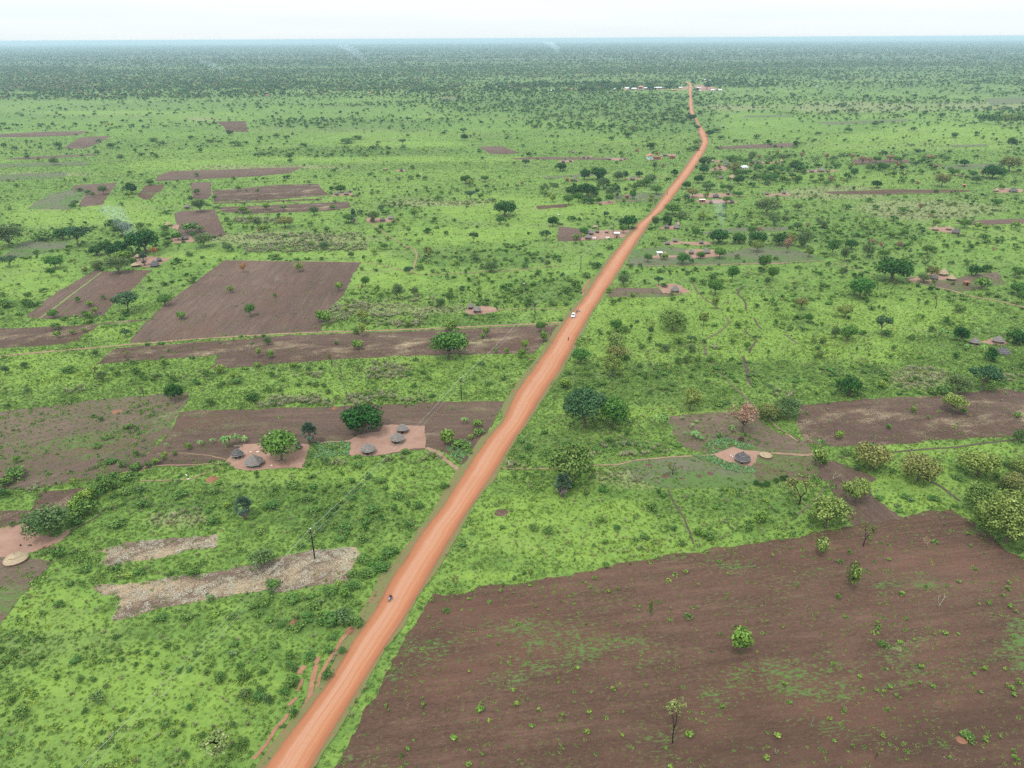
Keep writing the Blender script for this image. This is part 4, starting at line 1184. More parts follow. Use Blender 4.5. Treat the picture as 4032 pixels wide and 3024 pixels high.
# ------------------------------------------------------------------ plants of the survey: x,ytop,ybottom,width,code per tile
DATA = {
"C0": "405,795,1050,340,g;1945,735,905,150,p;590,570,635,60,l;700,650,760,120,l;620,720,830,130,l;690,745,875,170,b;850,560,670,130,b;800,540,600,100,b;1000,650,700,90,b;1140,735,800,110,b;1080,440,510,90,b;1240,415,470,70,l;1290,385,430,50,l;1305,360,390,40,l;1180,432,482,50,b;980,415,480,80,B;140,390,450,60,l;140,470,560,160,b;800,80,120,50,b;1080,340,400,50,b;1500,290,345,50,l;20,650,730,90,b;2080,1130,1300,220,B;100,900,950,60,B;180,890,920,60,B;350,1130,1170,80,b;480,1110,1200,110,b;930,900,950,150,b;1530,1290,1350,80,b;1110,1290,1330,90,b;880,410,450,90,b;780,290,325,70,b;830,235,265,60,b;1020,155,180,60,b;1000,540,580,120,b;920,600,640,100,b;760,620,660,90,b;1440,680,720,120,b;1690,640,690,100,b;2150,760,810,130,b;1700,880,930,90,b;620,870,930,110,b;690,1260,1310,90,b;1790,220,335,100,n;1825,215,320,80,n;1880,205,300,80,n;1940,225,290,80,n;1690,245,300,60,n;1590,260,320,60,n;1325,280,340,50,n;1740,430,470,40,n;1385,350,390,40,b;40,560,640,110,b;190,845,880,50,b",
"C1": "870,-16,222,312,m;225,215,445,300,r;450,145,315,130,p;1537,190,310,120,l;1770,115,175,85,l;1075,385,430,50,l;1670,85,140,80,n;1780,175,230,90,b;1640,262,330,140,b;1720,230,260,50,l;1510,600,650,70,b;600,830,880,70,b;830,450,480,90,b;1190,335,380,80,b;1700,335,370,70,b;570,350,470,80,B;720,930,980,110,b;300,600,650,120,b;420,700,750,110,b;1000,560,610,100,b;1150,690,740,110,b;950,780,840,130,b;1300,760,810,90,b;480,800,850,110,b;150,780,850,130,b;700,1020,1070,100,b;1080,1110,1190,130,b;1000,1250,1310,140,b;860,1180,1240,120,b;880,1290,1350,130,b;860,1020,1080,90,b;1230,900,950,80,b;530,940,990,90,B;60,960,1010,100,b",
"C2": "485,320,640,340,y;430,550,730,145,p;1305,450,550,110,s;1190,650,690,40,b;1380,1060,1105,55,b;1520,965,1030,90,l;1590,1000,1060,80,b;770,1055,1095,50,l;2000,830,920,110,l;1900,935,995,60,b;1310,940,990,50,b;620,650,740,60,s;60,540,570,30,b;1670,1215,1250,50,q;1480,200,260,100,n;1530,230,275,60,n;1400,195,230,40,n;1380,80,110,45,n;1490,105,135,40,n;1460,130,168,40,n;1170,60,165,70,n;1215,52,162,75,n;1255,70,160,60,n;1770,140,215,60,n;1670,215,245,50,b;940,170,230,50,l;685,1342,1378,48,q;50,1325,1380,40,b;180,1290,1370,40,t;125,1300,1330,35,b;770,1235,1275,55,b;860,940,980,70,b;1140,760,840,100,b;740,870,920,80,b;320,950,1010,90,b;1080,1010,1050,70,b;2050,590,630,70,x;1960,580,630,60,x;2120,565,610,50,x;2170,545,590,50,x;2005,600,640,50,x;2200,540,580,40,x;800,240,290,70,b;460,280,320,80,b;160,290,340,70,b;200,930,980,80,b",
"C3": "985,300,515,270,o;1365,385,605,285,o;1835,370,565,280,y;870,570,770,210,y;640,740,990,300,y;425,600,795,240,s;935,940,1115,130,s;590,1045,1190,110,t;838,1245,1470,110,t;1850,625,850,260,y;2060,705,1100,450,R;2110,525,700,190,o;2190,420,545,190,y;575,245,360,50,n;590,380,480,120,t;635,425,455,50,l;745,200,255,80,l;1330,0,55,50,l;1130,140,180,40,t;2160,180,300,90,g;1170,490,535,50,b;2080,430,480,70,b;1995,530,590,60,b;1960,380,440,80,b;1690,540,580,90,b;140,835,920,110,l;1430,1045,1115,110,D;700,525,600,100,w;1530,1500,1620,90,w;1790,1085,1112,32,q;1870,1038,1058,24,q;1578,918,940,22,q;830,1135,1175,45,q;217,1160,1190,35,q;1143,1198,1222,42,q;1765,990,1022,50,q;890,475,500,60,b;1265,690,725,70,b;1500,705,750,90,b;1070,705,740,70,b;560,535,555,35,q;1500,1062,1088,50,b",
"B0": "75,90,250,240,g;500,95,190,120,m;620,110,245,200,a;770,235,315,110,m;850,190,300,100,m;940,215,325,160,m;1160,155,300,240,m;1025,255,325,80,r;1222,250,325,70,O;1145,305,395,70,p;980,320,375,130,l;1050,330,370,60,b;940,355,460,180,g;790,360,430,100,g;440,325,420,130,r;410,410,480,60,r;80,325,410,120,a;600,340,410,60,s;680,405,465,50,t;50,655,725,100,b;215,655,730,80,b;910,40,120,120,m;970,75,165,160,g;1310,70,115,60,b;1315,125,190,80,r;1415,135,195,80,r;1530,50,135,150,b;1535,120,170,50,b;1620,140,250,150,g;1330,195,240,55,l;1805,225,285,90,g;1800,5,45,50,b;2040,15,100,70,g;2090,80,130,80,l;1825,50,95,50,l;1020,630,765,200,a;1000,735,780,60,l;1310,625,715,110,r;430,745,815,85,r;450,845,900,75,b;710,675,720,60,l;680,750,800,60,b;710,765,815,70,l;760,725,780,55,l;710,820,855,50,l;600,780,815,40,l;535,790,830,40,l;500,795,830,50,b;625,640,685,40,t;1825,555,610,50,l;1440,760,820,75,l;1985,700,800,80,r;1930,370,450,60,O;1000,905,960,75,a;675,885,920,40,l;460,910,970,60,l;575,900,940,50,l;760,1065,1115,50,g;1000,1070,1135,80,s;2120,960,1020,70,g;2145,1065,1130,60,l;200,1155,1210,60,g;50,1185,1255,60,g;545,1185,1245,100,b;750,1200,1295,80,s;815,1230,1315,90,g;925,1220,1270,60,l;1080,1200,1260,70,b;1390,1335,1470,140,m;1140,1360,1430,80,s;1660,1440,1510,80,b;1750,1180,1250,80,l;1735,1315,1365,40,b;1155,1265,1305,40,b;805,1590,1630,50,b;60,1485,1520,50,b;2000,1400,1470,120,x;1300,515,555,50,b;345,575,605,50,b;225,660,700,60,b;290,680,715,50,b;1410,330,375,50,s;485,470,530,40,s;1530,485,530,50,b;820,625,665,35,b;1190,560,585,25,b;1255,585,615,25,b;220,600,640,60,b;30,605,640,50,b;290,270,300,40,b;410,265,290,30,b;1500,290,320,60,b;350,150,190,160,b;1115,50,110,70,b;740,75,110,30,b;1040,60,100,30,b;2050,1040,1120,50,t;1370,1255,1320,60,b;1550,1280,1330,40,b;1210,1270,1310,40,b;1880,1280,1330,100,b;1760,1310,1340,60,b;2130,1350,1400,50,b;1560,1310,1340,50,b;230,1360,1400,50,B;1850,1240,1290,60,l;1640,1210,1270,60,b",
"B1": "560,205,270,75,g;770,280,335,50,g;360,370,445,70,y;675,525,595,70,l;555,750,850,115,l;885,480,565,65,r;845,540,620,70,s;980,550,595,35,b;1010,610,655,40,s;1135,535,665,90,g;1275,565,640,60,g;1480,650,740,80,g;1550,605,695,60,r;1560,580,620,30,b;855,750,850,100,y;860,850,960,60,t;810,860,945,50,b;730,720,770,40,l;1220,820,890,55,l;1190,755,785,40,l;1555,830,910,110,l;1840,880,960,50,l;1810,930,975,40,l;2150,985,1070,70,l;2120,1055,1135,70,l;1540,930,1145,290,r;825,985,1060,90,l;620,1105,1195,80,s;130,1070,1125,60,l;20,1060,1120,50,g;110,960,1015,80,g;250,10,95,120,o;30,10,100,70,g;1740,135,220,70,a;1950,5,70,70,r;1375,95,135,80,x;1230,405,465,70,a;1305,385,430,60,b;1880,390,450,110,g;1760,320,370,60,g;1030,215,270,60,r;945,265,310,60,l;1055,165,200,40,l;875,165,210,30,l;460,205,240,45,l;1380,240,330,70,y;1785,610,665,30,w;1995,660,690,35,b;2170,650,715,80,b;2075,690,725,35,b;1650,550,590,50,g;315,1160,1210,60,l;490,1310,1355,60,b;555,1320,1360,45,b;1340,1220,1255,50,b;1225,1225,1260,70,b;355,1320,1355,30,b;590,1370,1410,50,b;1410,1405,1440,50,b;30,1370,1450,130,b;115,1350,1400,50,b;210,1360,1395,50,b;225,1290,1310,40,b;1915,1045,1090,35,l;2000,1045,1095,40,l;455,60,85,60,l;580,85,135,50,l;485,100,130,50,l;1110,25,70,40,l;1190,65,100,35,l;1225,90,140,40,l;1005,65,115,30,t;1075,55,95,50,l;990,115,140,40,b;1525,115,155,40,b;1695,555,590,25,w;650,990,1020,30,w;300,1160,1200,40,l;430,1190,1220,30,b;530,1190,1215,35,b;1280,1130,1150,40,b;945,1240,1260,40,l;1030,1205,1235,40,l;180,300,340,60,b;870,310,350,25,b;1605,350,390,40,l;1900,330,370,30,l;1680,420,470,20,t;1800,450,480,25,b;1500,415,440,30,b;1415,420,450,40,b;855,400,430,40,b;963,415,440,35,b;1830,690,712,35,b;1270,1330,1365,35,b;1380,1265,1300,40,b;1740,1270,1300,40,b;1860,1310,1340,60,b;1925,1175,1205,40,b;1975,1190,1215,30,b;1800,1150,1180,60,b;1980,1270,1300,50,b;170,610,650,20,b;490,855,890,30,q;1210,410,440,50,b;2000,260,300,25,t;1700,480,520,30,b;2150,370,410,60,b;1960,370,400,25,b;2040,340,390,40,l",
"B2": "355,5,85,85,m;505,0,45,50,r;300,120,200,90,a;540,145,190,60,l;600,90,165,70,r;710,35,70,30,b;770,40,80,50,b;955,0,105,130,m;910,75,140,60,r;1165,5,95,65,g;1255,0,75,90,m;1145,80,115,40,b;1380,-40,20,70,g;1485,95,175,65,r;1665,120,220,145,m;1828,135,220,100,m;1970,145,230,135,m;2145,140,235,120,m;1930,80,150,70,r;1985,85,140,60,d;1970,190,290,95,y;2205,180,300,70,d;2110,0,80,90,g;2190,0,65,60,g;1840,55,90,45,b;1545,0,35,80,l;1230,160,205,60,b;1105,300,370,60,r;1235,300,350,60,l;1385,300,390,110,r;1520,285,340,70,r;1675,255,340,105,r;1455,340,375,30,b;1810,300,340,45,g;2025,305,440,95,r;2095,400,515,80,r;2120,320,350,35,b;1770,400,530,90,r;2050,480,550,50,g;1640,510,630,115,r;1635,630,745,55,t;1545,755,880,70,t;1190,485,555,65,a;910,460,560,100,g;1235,530,565,60,x;540,505,580,80,b;315,350,410,50,g;725,290,320,35,b;812,228,268,40,b;690,365,415,90,b;615,445,490,80,b;470,555,615,60,b;165,630,715,120,b;60,690,725,30,b;260,835,925,80,r;285,915,1000,70,l;145,985,1065,70,l;115,1055,1135,70,b;970,375,415,50,b;925,430,470,60,b;1300,755,912,215,y;855,820,920,100,r;930,870,930,70,b;1130,870,950,50,g;1120,950,1010,40,g;1355,960,1020,70,b;1450,965,1010,70,a;1450,1020,1090,75,g;1245,1015,1080,70,g;860,980,1060,160,y;860,1045,1140,150,o;940,1080,1145,45,b;820,1110,1275,150,y;575,1070,1175,150,r;710,1165,1195,30,b;1350,1105,1175,55,b;1410,1110,1170,60,g;1495,1105,1160,50,l;1605,1110,1160,60,l;1770,1120,1150,30,b;1770,960,1020,50,l;1890,1000,1065,60,r;1815,840,895,50,b;2125,820,870,40,s;2130,725,755,35,b;2110,685,715,40,b;2175,620,650,25,b;1965,690,730,45,b;1740,725,755,30,b;1380,650,690,40,b;885,645,680,40,b;835,655,710,50,b;805,565,610,50,l;985,610,650,30,l;1440,1370,1545,160,y;1575,1290,1325,50,b;1447,1245,1285,50,b;1305,1310,1345,70,b;640,1225,1265,70,b;475,1225,1260,40,b;450,1290,1370,100,l;1225,1345,1380,80,b;605,1395,1688,345,A;830,1450,1698,215,r;1855,1500,1723,235,d;2055,1490,1635,155,o;1460,480,520,60,b;1545,500,550,60,b;1620,455,500,60,b;1415,430,455,30,b;1280,425,465,30,b;1205,415,445,60,b;1080,500,525,30,b;1045,375,410,25,b;1550,970,1010,40,b;1190,1010,1035,40,b;1055,1010,1050,60,b;800,910,940,40,b;730,905,940,30,b;975,855,900,25,b;1020,820,850,30,b;1040,1165,1200,50,b;1175,1255,1290,40,b;1090,1255,1295,40,b;1515,1180,1205,30,b;1470,1200,1230,30,b;1050,1230,1260,60,b;740,1300,1340,70,b;1125,1375,1410,40,B;930,1290,1320,50,b;770,1380,1410,30,l;455,1350,1370,40,b;380,675,740,30,l;460,690,710,40,b;410,600,640,30,b;515,620,650,25,l;385,320,345,60,b;245,425,470,50,b;430,445,490,40,b;150,310,370,40,b;45,365,400,40,b;490,490,520,60,b;350,670,710,60,b;1295,600,640,30,b;1305,640,670,40,b;990,660,640,30,b;1540,600,620,30,b;1600,400,430,40,b;1870,350,370,20,b",
"B3": "415,50,120,80,g;495,55,110,50,d;470,110,260,120,g;365,145,235,95,o;340,195,295,70,d;505,245,330,60,y;610,35,100,75,g;690,185,320,90,r;785,250,365,80,g;845,190,270,90,m;970,225,335,100,g;855,300,350,50,b;1105,270,335,70,r;1010,185,230,60,d;1215,200,280,45,d;1070,205,260,40,d;1150,120,175,55,l;1262,105,160,60,l;1435,230,310,80,r;1490,240,285,60,b;1430,325,400,60,s;1160,340,525,265,m;1475,395,490,95,o;1410,455,530,100,g;1495,505,545,35,l;1650,520,545,35,b;1825,405,480,115,m;1915,385,445,70,m;1870,490,585,110,l;2155,405,495,100,r;2155,530,635,110,r;2185,595,700,70,r;1785,215,270,45,b;1755,345,390,50,b;1635,355,385,40,b;905,525,655,205,r;1155,515,620,65,s;775,405,490,60,g;920,450,480,50,b;790,700,810,115,y;445,640,745,100,o;1510,635,730,60,s;1690,695,765,90,b;505,775,850,65,r;410,780,815,35,b;245,820,870,35,s;1075,800,945,125,a;1125,900,955,80,b;715,880,975,70,g;810,875,995,140,r;1325,935,980,65,b;615,950,1015,55,b;545,965,1010,50,b;590,1075,1135,60,b;960,1085,1155,45,s;1180,1020,1065,40,b;1150,1090,1130,30,s;885,1035,1080,20,s;1585,795,850,30,s;1700,880,1000,110,m;1945,1020,1155,105,x;2150,920,1020,150,m;1675,1075,1135,55,b;820,1275,1430,175,m;855,1400,1440,45,l;1085,1305,1370,80,l;1110,1270,1310,45,l;575,1375,1420,50,l;1675,1255,1420,180,g;1880,1200,1395,230,a;1475,1350,1410,90,b;1560,1345,1405,110,b;1655,1415,1565,180,y;1730,1525,1580,60,l;1330,1510,1560,45,l;330,1450,1610,220,g;1310,1290,1320,40,l;1345,1265,1300,40,b;2200,1150,1200,60,b;240,725,755,30,b;95,695,735,40,b;1550,880,960,60,n;1600,900,970,60,n;1640,930,990,60,n;1690,940,995,50,n;1830,870,950,60,n;1760,1000,1080,80,n;1880,1010,1090,70,n;2060,880,950,60,n;2190,890,960,60,n;655,540,575,30,b;610,525,560,60,b;420,390,420,40,b;545,430,450,25,w;1000,720,745,50,b;1100,715,740,30,b;970,655,690,35,b;1240,650,675,25,b;1375,650,680,25,b;1590,790,880,25,w;1400,780,820,25,w;610,840,870,30,b;455,880,915,35,b;580,1030,1060,50,b;190,1060,1090,25,w;940,905,950,40,w;1475,870,920,50,b;700,1390,1420,40,b;280,620,650,25,D;400,610,640,20,b;660,360,400,40,b;1370,530,560,40,b;1930,600,635,50,b;2000,620,650,40,b;2000,80,110,40,b;1840,50,110,60,l;1910,80,120,60,l;2140,45,100,60,l;1885,145,175,50,l;1740,30,100,90,r;1510,45,80,70,l;1280,215,250,40,b;1340,160,195,40,b;1450,1580,1610,30,l;2150,1560,1600,60,l;1060,700,740,20,b;400,555,580,30,b;380,700,720,30,b",
"A0": "1040,1250,1340,100,m;1020,1330,1365,60,l;1585,1375,1480,120,g;820,1265,1340,80,g;1190,1220,1265,60,r;1565,1290,1340,50,b;430,1045,1105,70,g;960,1020,1075,55,g;465,920,975,60,b;880,930,975,60,b;35,930,970,50,b;115,955,990,50,b;1210,888,920,80,b;1280,918,950,50,b;1820,830,870,50,m;785,900,930,35,b;775,990,1025,40,b;220,1025,1055,45,b;650,1020,1045,30,l;1125,1005,1040,40,b;1235,1000,1050,35,b;1075,970,1010,30,b;1590,970,1005,40,b;1515,870,905,35,b;1655,900,930,60,b;1870,925,955,100,b;1945,915,940,35,b;2065,875,905,45,b;1560,1165,1195,40,b;1410,1215,1250,25,l;600,1390,1430,60,g;1925,1430,1490,80,l;2110,1410,1460,60,l;1975,1470,1500,50,l;1980,1510,1550,50,l;1800,1515,1550,50,b;2040,1525,1610,70,g;1850,1195,1225,25,b;310,1040,1085,25,d;1820,540,575,35,m;1805,525,550,40,m;750,690,715,25,b;960,560,595,50,b;630,1285,1315,60,b;700,1300,1335,50,b;740,1320,1360,30,b;575,1410,1440,40,b;1700,1345,1380,40,l;1890,1270,1310,40,l;1955,1295,1320,25,l;2045,1290,1335,25,l;250,495,510,60,b;1110,450,465,40,m;800,515,530,50,m",
"A1": "480,1435,1505,75,g;690,1270,1325,80,m;620,1275,1310,45,m;1985,1390,1515,170,m;1948,1510,1580,65,r;1715,1315,1385,90,a;1680,1190,1255,90,m;1710,1215,1280,60,l;1825,1190,1240,60,r;1180,905,950,60,a;1180,950,985,50,b;1670,860,915,55,m;1660,815,850,50,a;820,870,905,80,b;745,905,935,110,b;945,950,980,40,b;750,1495,1565,80,r;795,1465,1580,50,p;950,1470,1560,100,g;850,1465,1500,60,g;1010,1425,1470,60,g;1270,1455,1530,60,l;1035,1465,1500,60,r;1255,1105,1135,30,b;290,1055,1085,45,b;250,1185,1215,35,b;2180,1005,1040,50,m;2150,1065,1120,60,a;1810,1040,1060,30,b;1465,1345,1385,70,b;1110,1343,1363,30,b;935,1315,1345,30,l;640,1380,1410,30,l;630,1420,1460,50,l;235,1425,1465,50,l;1120,1450,1485,25,l;1500,840,865,35,m;1220,858,885,25,b;985,915,935,30,b;500,760,790,60,b;420,785,820,35,b;570,775,805,40,b;850,560,585,30,m;1100,510,540,25,m;980,540,560,40,m;1360,1190,1230,40,g;1240,1185,1220,50,b;1160,1410,1440,35,b;1365,1270,1305,30,l;1545,550,570,20,b;1625,545,590,35,b;1205,1415,1450,35,l;1795,1330,1370,40,b;1900,1370,1395,30,b;2085,1260,1290,30,l;2010,1250,1285,25,l;1160,1485,1520,45,l;1140,1520,1560,35,l;440,1225,1260,35,l;270,1180,1215,40,b;600,1180,1210,40,l;50,875,905,50,m;180,865,890,50,b;390,930,965,60,b;260,870,900,45,b",
"A2": "415,1095,1155,85,m;605,1140,1225,85,m;705,1135,1225,130,m;870,1155,1235,90,g;930,1155,1220,50,m;1040,1155,1205,60,m;1140,1185,1250,90,g;1100,1210,1275,70,r;755,1210,1300,100,g;520,1270,1360,110,m;625,1275,1365,150,m;480,1345,1425,80,r;560,1325,1400,80,r;605,1360,1410,60,r;655,1370,1415,60,m;715,1365,1410,50,m;800,1340,1405,60,r;825,1285,1350,90,g;865,1275,1370,50,p;985,1310,1380,50,r;920,1370,1415,35,l;1125,1365,1415,35,l;1140,1340,1375,50,l;1318,1140,1200,55,m;1265,1200,1240,40,b;1225,1090,1145,30,d;1160,1080,1145,40,g;1125,930,985,60,m;1160,925,960,30,b;140,1060,1115,60,a;170,1005,1045,50,m;370,1245,1280,60,b;290,1305,1360,50,l;355,1340,1400,50,l;270,1265,1310,50,b;1450,705,755,65,m;1500,790,825,45,m;1590,830,880,60,m;1640,815,850,90,b;1520,670,715,35,b;1425,650,675,35,m;1500,595,630,60,b;1275,645,685,50,b;1500,900,950,70,b;1555,1045,1110,90,m;1550,1105,1175,75,m;1510,1185,1250,75,m;1415,1235,1300,65,m;1460,1290,1365,90,o;1930,1000,1075,70,g;1780,1090,1180,100,o;1650,1150,1200,70,y;1850,1145,1205,90,r;1825,1190,1255,85,m;2040,1180,1255,95,r;1950,1175,1225,35,m;1915,1095,1130,40,d;1665,1095,1145,45,d;1965,860,895,60,b;1800,900,930,35,b;2060,905,945,45,m;2080,925,965,35,l;1690,870,905,60,b;1730,1360,1410,70,r;1565,1325,1365,50,l;1380,1460,1540,75,g;1300,1420,1500,120,r;1910,1460,1510,55,l;1545,1510,1545,80,r;2050,1400,1500,180,g;1840,1565,1600,45,b;1135,495,525,60,m;870,480,515,50,m;1260,485,515,60,m;1575,450,505,70,m;1460,440,465,35,m;1490,500,525,40,m;600,480,525,60,m;160,510,545,70,b;910,455,475,50,m;1000,455,475,40,m;765,460,480,60,m;1050,1225,1275,60,r;1410,1340,1370,50,b;1450,1370,1400,40,b;1000,1290,1330,40,l;1175,1300,1340,90,r;730,1190,1220,40,b;800,1290,1330,40,b;690,1310,1360,60,b;340,1245,1270,30,b;1700,1260,1310,60,r;1600,1260,1300,70,r;1750,1260,1320,60,g;1830,1320,1360,60,r;1750,1040,1080,60,r;1820,1050,1090,70,r;1880,1060,1100,60,r;1990,1100,1160,60,r;2080,1110,1170,60,r;2150,1120,1180,70,r;1900,1140,1180,50,r;1980,1180,1230,60,g;2100,1170,1220,70,r;1570,1270,1310,80,g;1620,1040,1075,40,b;2170,1020,1075,70,g;2060,1040,1080,60,g;350,870,885,30,b;120,940,960,30,b;820,780,810,40,b;1230,690,715,30,b;150,670,695,30,b;950,870,890,70,b;820,885,910,50,b;1480,950,990,80,b;1440,960,1000,60,b;1120,670,695,30,m;550,760,780,30,b",
"A3": "55,1005,1075,70,g;395,1070,1155,90,m;330,1010,1075,90,g;450,1005,1060,50,d;640,1010,1060,40,d;845,1020,1075,45,d;1097,995,1035,50,m;1070,1080,1155,50,r;1105,1095,1165,45,r;975,1090,1165,50,y;860,1130,1210,60,r;1175,1150,1200,35,r;1270,1150,1210,40,y;1555,1170,1280,115,o;2090,1040,1160,150,o;1955,1125,1215,150,m;1830,1190,1255,80,g;1735,1070,1115,70,m;1205,1040,1090,70,r;1040,1045,1090,70,r;1045,1228,1290,75,m;1320,1200,1255,40,b;1240,1220,1250,50,b;735,1255,1290,30,b;860,1270,1310,30,b;1600,1035,1070,60,b;1555,1015,1050,60,b;2110,890,965,65,m;1370,980,1020,50,a;1425,675,715,55,m;840,655,695,60,b;1335,812,835,45,b;815,805,850,60,b;1035,755,800,60,b;775,615,645,50,b;705,678,700,45,b;960,550,575,40,m;1290,580,610,40,b;1340,550,572,40,m;390,540,565,35,m;400,915,960,50,m;190,905,940,45,m;90,855,890,60,b;1390,1410,1470,55,d;1460,1030,1065,60,d;930,1055,1100,80,d;990,1060,1100,70,d;1150,1040,1080,70,d;600,1545,1620,75,g;2000,1385,1430,70,r;2030,1255,1300,50,b;2130,1225,1265,40,b;1660,1400,1430,45,l;2145,1355,1400,40,l;680,1195,1250,55,d;520,1180,1230,50,l;160,1190,1265,90,r;440,1110,1165,70,r;560,1040,1080,60,g;700,1030,1070,50,g;780,1010,1040,40,g;1400,1140,1180,50,r;1480,1090,1130,60,r;1660,1140,1190,70,r;1800,1150,1210,60,r;1880,1150,1200,50,d;830,1090,1130,50,y;720,1090,1130,50,r;600,1200,1250,50,l;300,1180,1240,50,l;230,1180,1230,60,r;420,1190,1250,50,r;640,1230,1265,50,b;1420,1050,1090,40,r;1330,1050,1080,40,r;1520,1100,1140,60,d;1700,1180,1210,40,d;1360,1230,1270,40,d;800,1160,1220,35,r;990,1370,1400,50,r;810,1420,1460,60,r;1040,1420,1460,50,r;1250,1440,1480,50,r;1480,1460,1500,40,r;420,1410,1470,80,g;330,1460,1500,40,g;170,1400,1480,100,g;110,1390,1450,70,g;1190,1520,1550,60,r;880,1510,1560,30,l;40,1450,1510,60,l;1560,690,730,60,b;1200,700,730,40,b;1660,870,890,60,b;580,840,870,40,b;570,610,640,30,b;1880,700,770,28,t;1900,700,775,28,t;1925,702,778,28,t;1950,705,782,28,t;1975,702,784,28,t;2000,704,788,28,t;2025,700,788,28,t;2050,702,790,28,t;2075,700,792,28,t;2100,698,792,28,t;2125,700,790,28,t;2150,704,788,28,t;2175,700,786,28,t;2200,702,784,28,t;2225,700,784,28,t;2250,700,784,28,t;1855,702,768,28,t;2010,680,712,60,b;2170,685,712,60,b",
"E0": "1750,1370,1565,310,F;780,1045,1150,120,B;175,1180,1265,110,b;95,1090,1150,70,b;1750,905,980,90,b;1950,1020,1140,110,B;2110,1040,1170,100,B;2060,1000,1050,60,b;1370,1355,1410,80,b;1460,1285,1340,50,B;1610,1370,1420,50,b;845,985,1030,50,B;460,910,955,50,b;1905,820,870,60,b;2080,870,920,70,b;680,1180,1230,50,b;970,1180,1210,40,b;1510,1150,1190,60,b;1940,880,960,90,b;1310,1270,1330,90,b;600,770,820,90,b;1920,1430,1500,90,b;1470,1530,1580,60,b;300,1320,1360,60,b;1640,870,910,50,b;640,930,970,60,b;740,940,970,50,b;1850,1290,1340,60,B;1280,440,490,110,b;920,600,640,60,b;1480,420,480,110,b;480,330,380,80,b;1830,420,470,90,b;2100,300,360,110,b;240,800,830,40,b;180,830,860,40,b;320,760,790,50,b;280,820,850,40,b;950,730,765,40,b;1025,735,760,30,b;870,795,820,35,b;1080,720,750,40,b;1170,725,755,35,b;1240,745,770,40,b;970,780,810,40,b;1330,670,700,50,b;1400,690,715,45,b;1190,830,860,35,b;1320,840,870,40,b;1080,820,850,35,b;1560,740,770,40,b;1500,860,890,60,b;1420,870,900,45,b;60,780,815,50,b",
"E1": "330,430,500,40,t;600,430,530,150,b;700,395,510,210,B;300,930,1010,100,b;230,500,540,60,b;90,1080,1150,110,B;40,1060,1110,100,b;160,1090,1150,80,b;360,500,560,110,b;430,430,480,100,b;820,470,540,90,b;630,590,640,90,b;600,690,740,80,b;450,740,790,90,b;590,880,960,80,b;320,1190,1250,60,b;1600,160,240,70,s;780,180,240,120,b;300,290,350,130,b;600,220,280,120,b;850,100,170,140,b;150,160,230,120,b;480,330,390,110,b;60,330,390,120,b;290,810,860,80,b;80,850,900,90,b;240,1020,1070,80,b;700,700,750,60,b;1387,445,475,35,q;1110,863,895,32,q;1047,1143,1182,40,q;1332,1080,1120,32,q;1340,1132,1180,48,q;1343,1215,1248,35,q;1070,1185,1212,30,q;1790,1165,1220,90,q;1798,1132,1165,36,q;1248,916,938,24,q;1463,870,893,25,q;1700,870,905,36,q;2030,766,790,26,q;1990,890,915,22,q;2027,910,934,22,q;1898,898,922,24,q;1953,232,270,45,q;2045,258,278,30,q;1452,724,742,20,q;2080,500,530,32,q;2063,1022,1056,45,q;2080,1135,1165,60,q;1575,1395,1435,85,q;1810,1538,1566,34,q;1220,1488,1524,52,q;1270,1420,1450,32,q;1170,822,838,26,q;1700,304,328,36,q;1540,1180,1200,22,q;2190,1300,1342,60,q;1700,1612,1640,60,q;1867,325,347,42,q;2000,672,690,20,q;1880,820,838,20,q;2000,628,640,20,q;1730,1010,1026,18,q;1630,625,640,16,q;1170,1545,1590,25,s;1870,1270,1295,50,q;2090,1590,1610,28,q;1640,630,645,14,q",
"E2": "1800,560,765,200,l;1300,1205,1490,190,S;1122,330,485,30,t;650,210,242,36,q;797,240,275,36,q;870,224,256,36,q;1410,82,118,52,q;1500,188,212,36,q;1587,337,354,22,q;315,388,416,28,q;222,366,384,24,q;1000,364,392,32,q;1050,368,390,32,q;68,503,532,30,q;951,492,512,22,q;2050,476,508,30,q;2083,212,228,22,q;787,670,692,32,q;852,645,670,22,q;20,768,796,28,q;833,1008,1048,52,q;435,1205,1252,34,q;208,1268,1325,58,q;628,1350,1398,54,q;640,1198,1232,56,q;905,1383,1412,44,q;434,1482,1518,30,q;1247,1480,1520,48,q;1290,1624,1656,62,q;1805,940,970,24,q;2190,970,1012,54,q;1695,1152,1188,48,q;1440,1372,1410,84,q;2120,1372,1416,84,q;2040,1558,1592,62,q;545,856,880,50,q;52,1026,1055,42,q;918,1185,1228,30,q;1492,1258,1282,30,q;1090,990,1020,32,q;1940,880,900,36,q;35,258,278,34,q;175,200,222,38,q;125,200,222,22,q;215,185,210,28,q;620,180,198,32,q;1270,988,1006,20,q;1025,1052,1070,22,q;640,900,918,18,q;2170,530,550,30,q;60,1150,1170,50,q;250,1180,1205,50,q;1740,110,120,30,q",
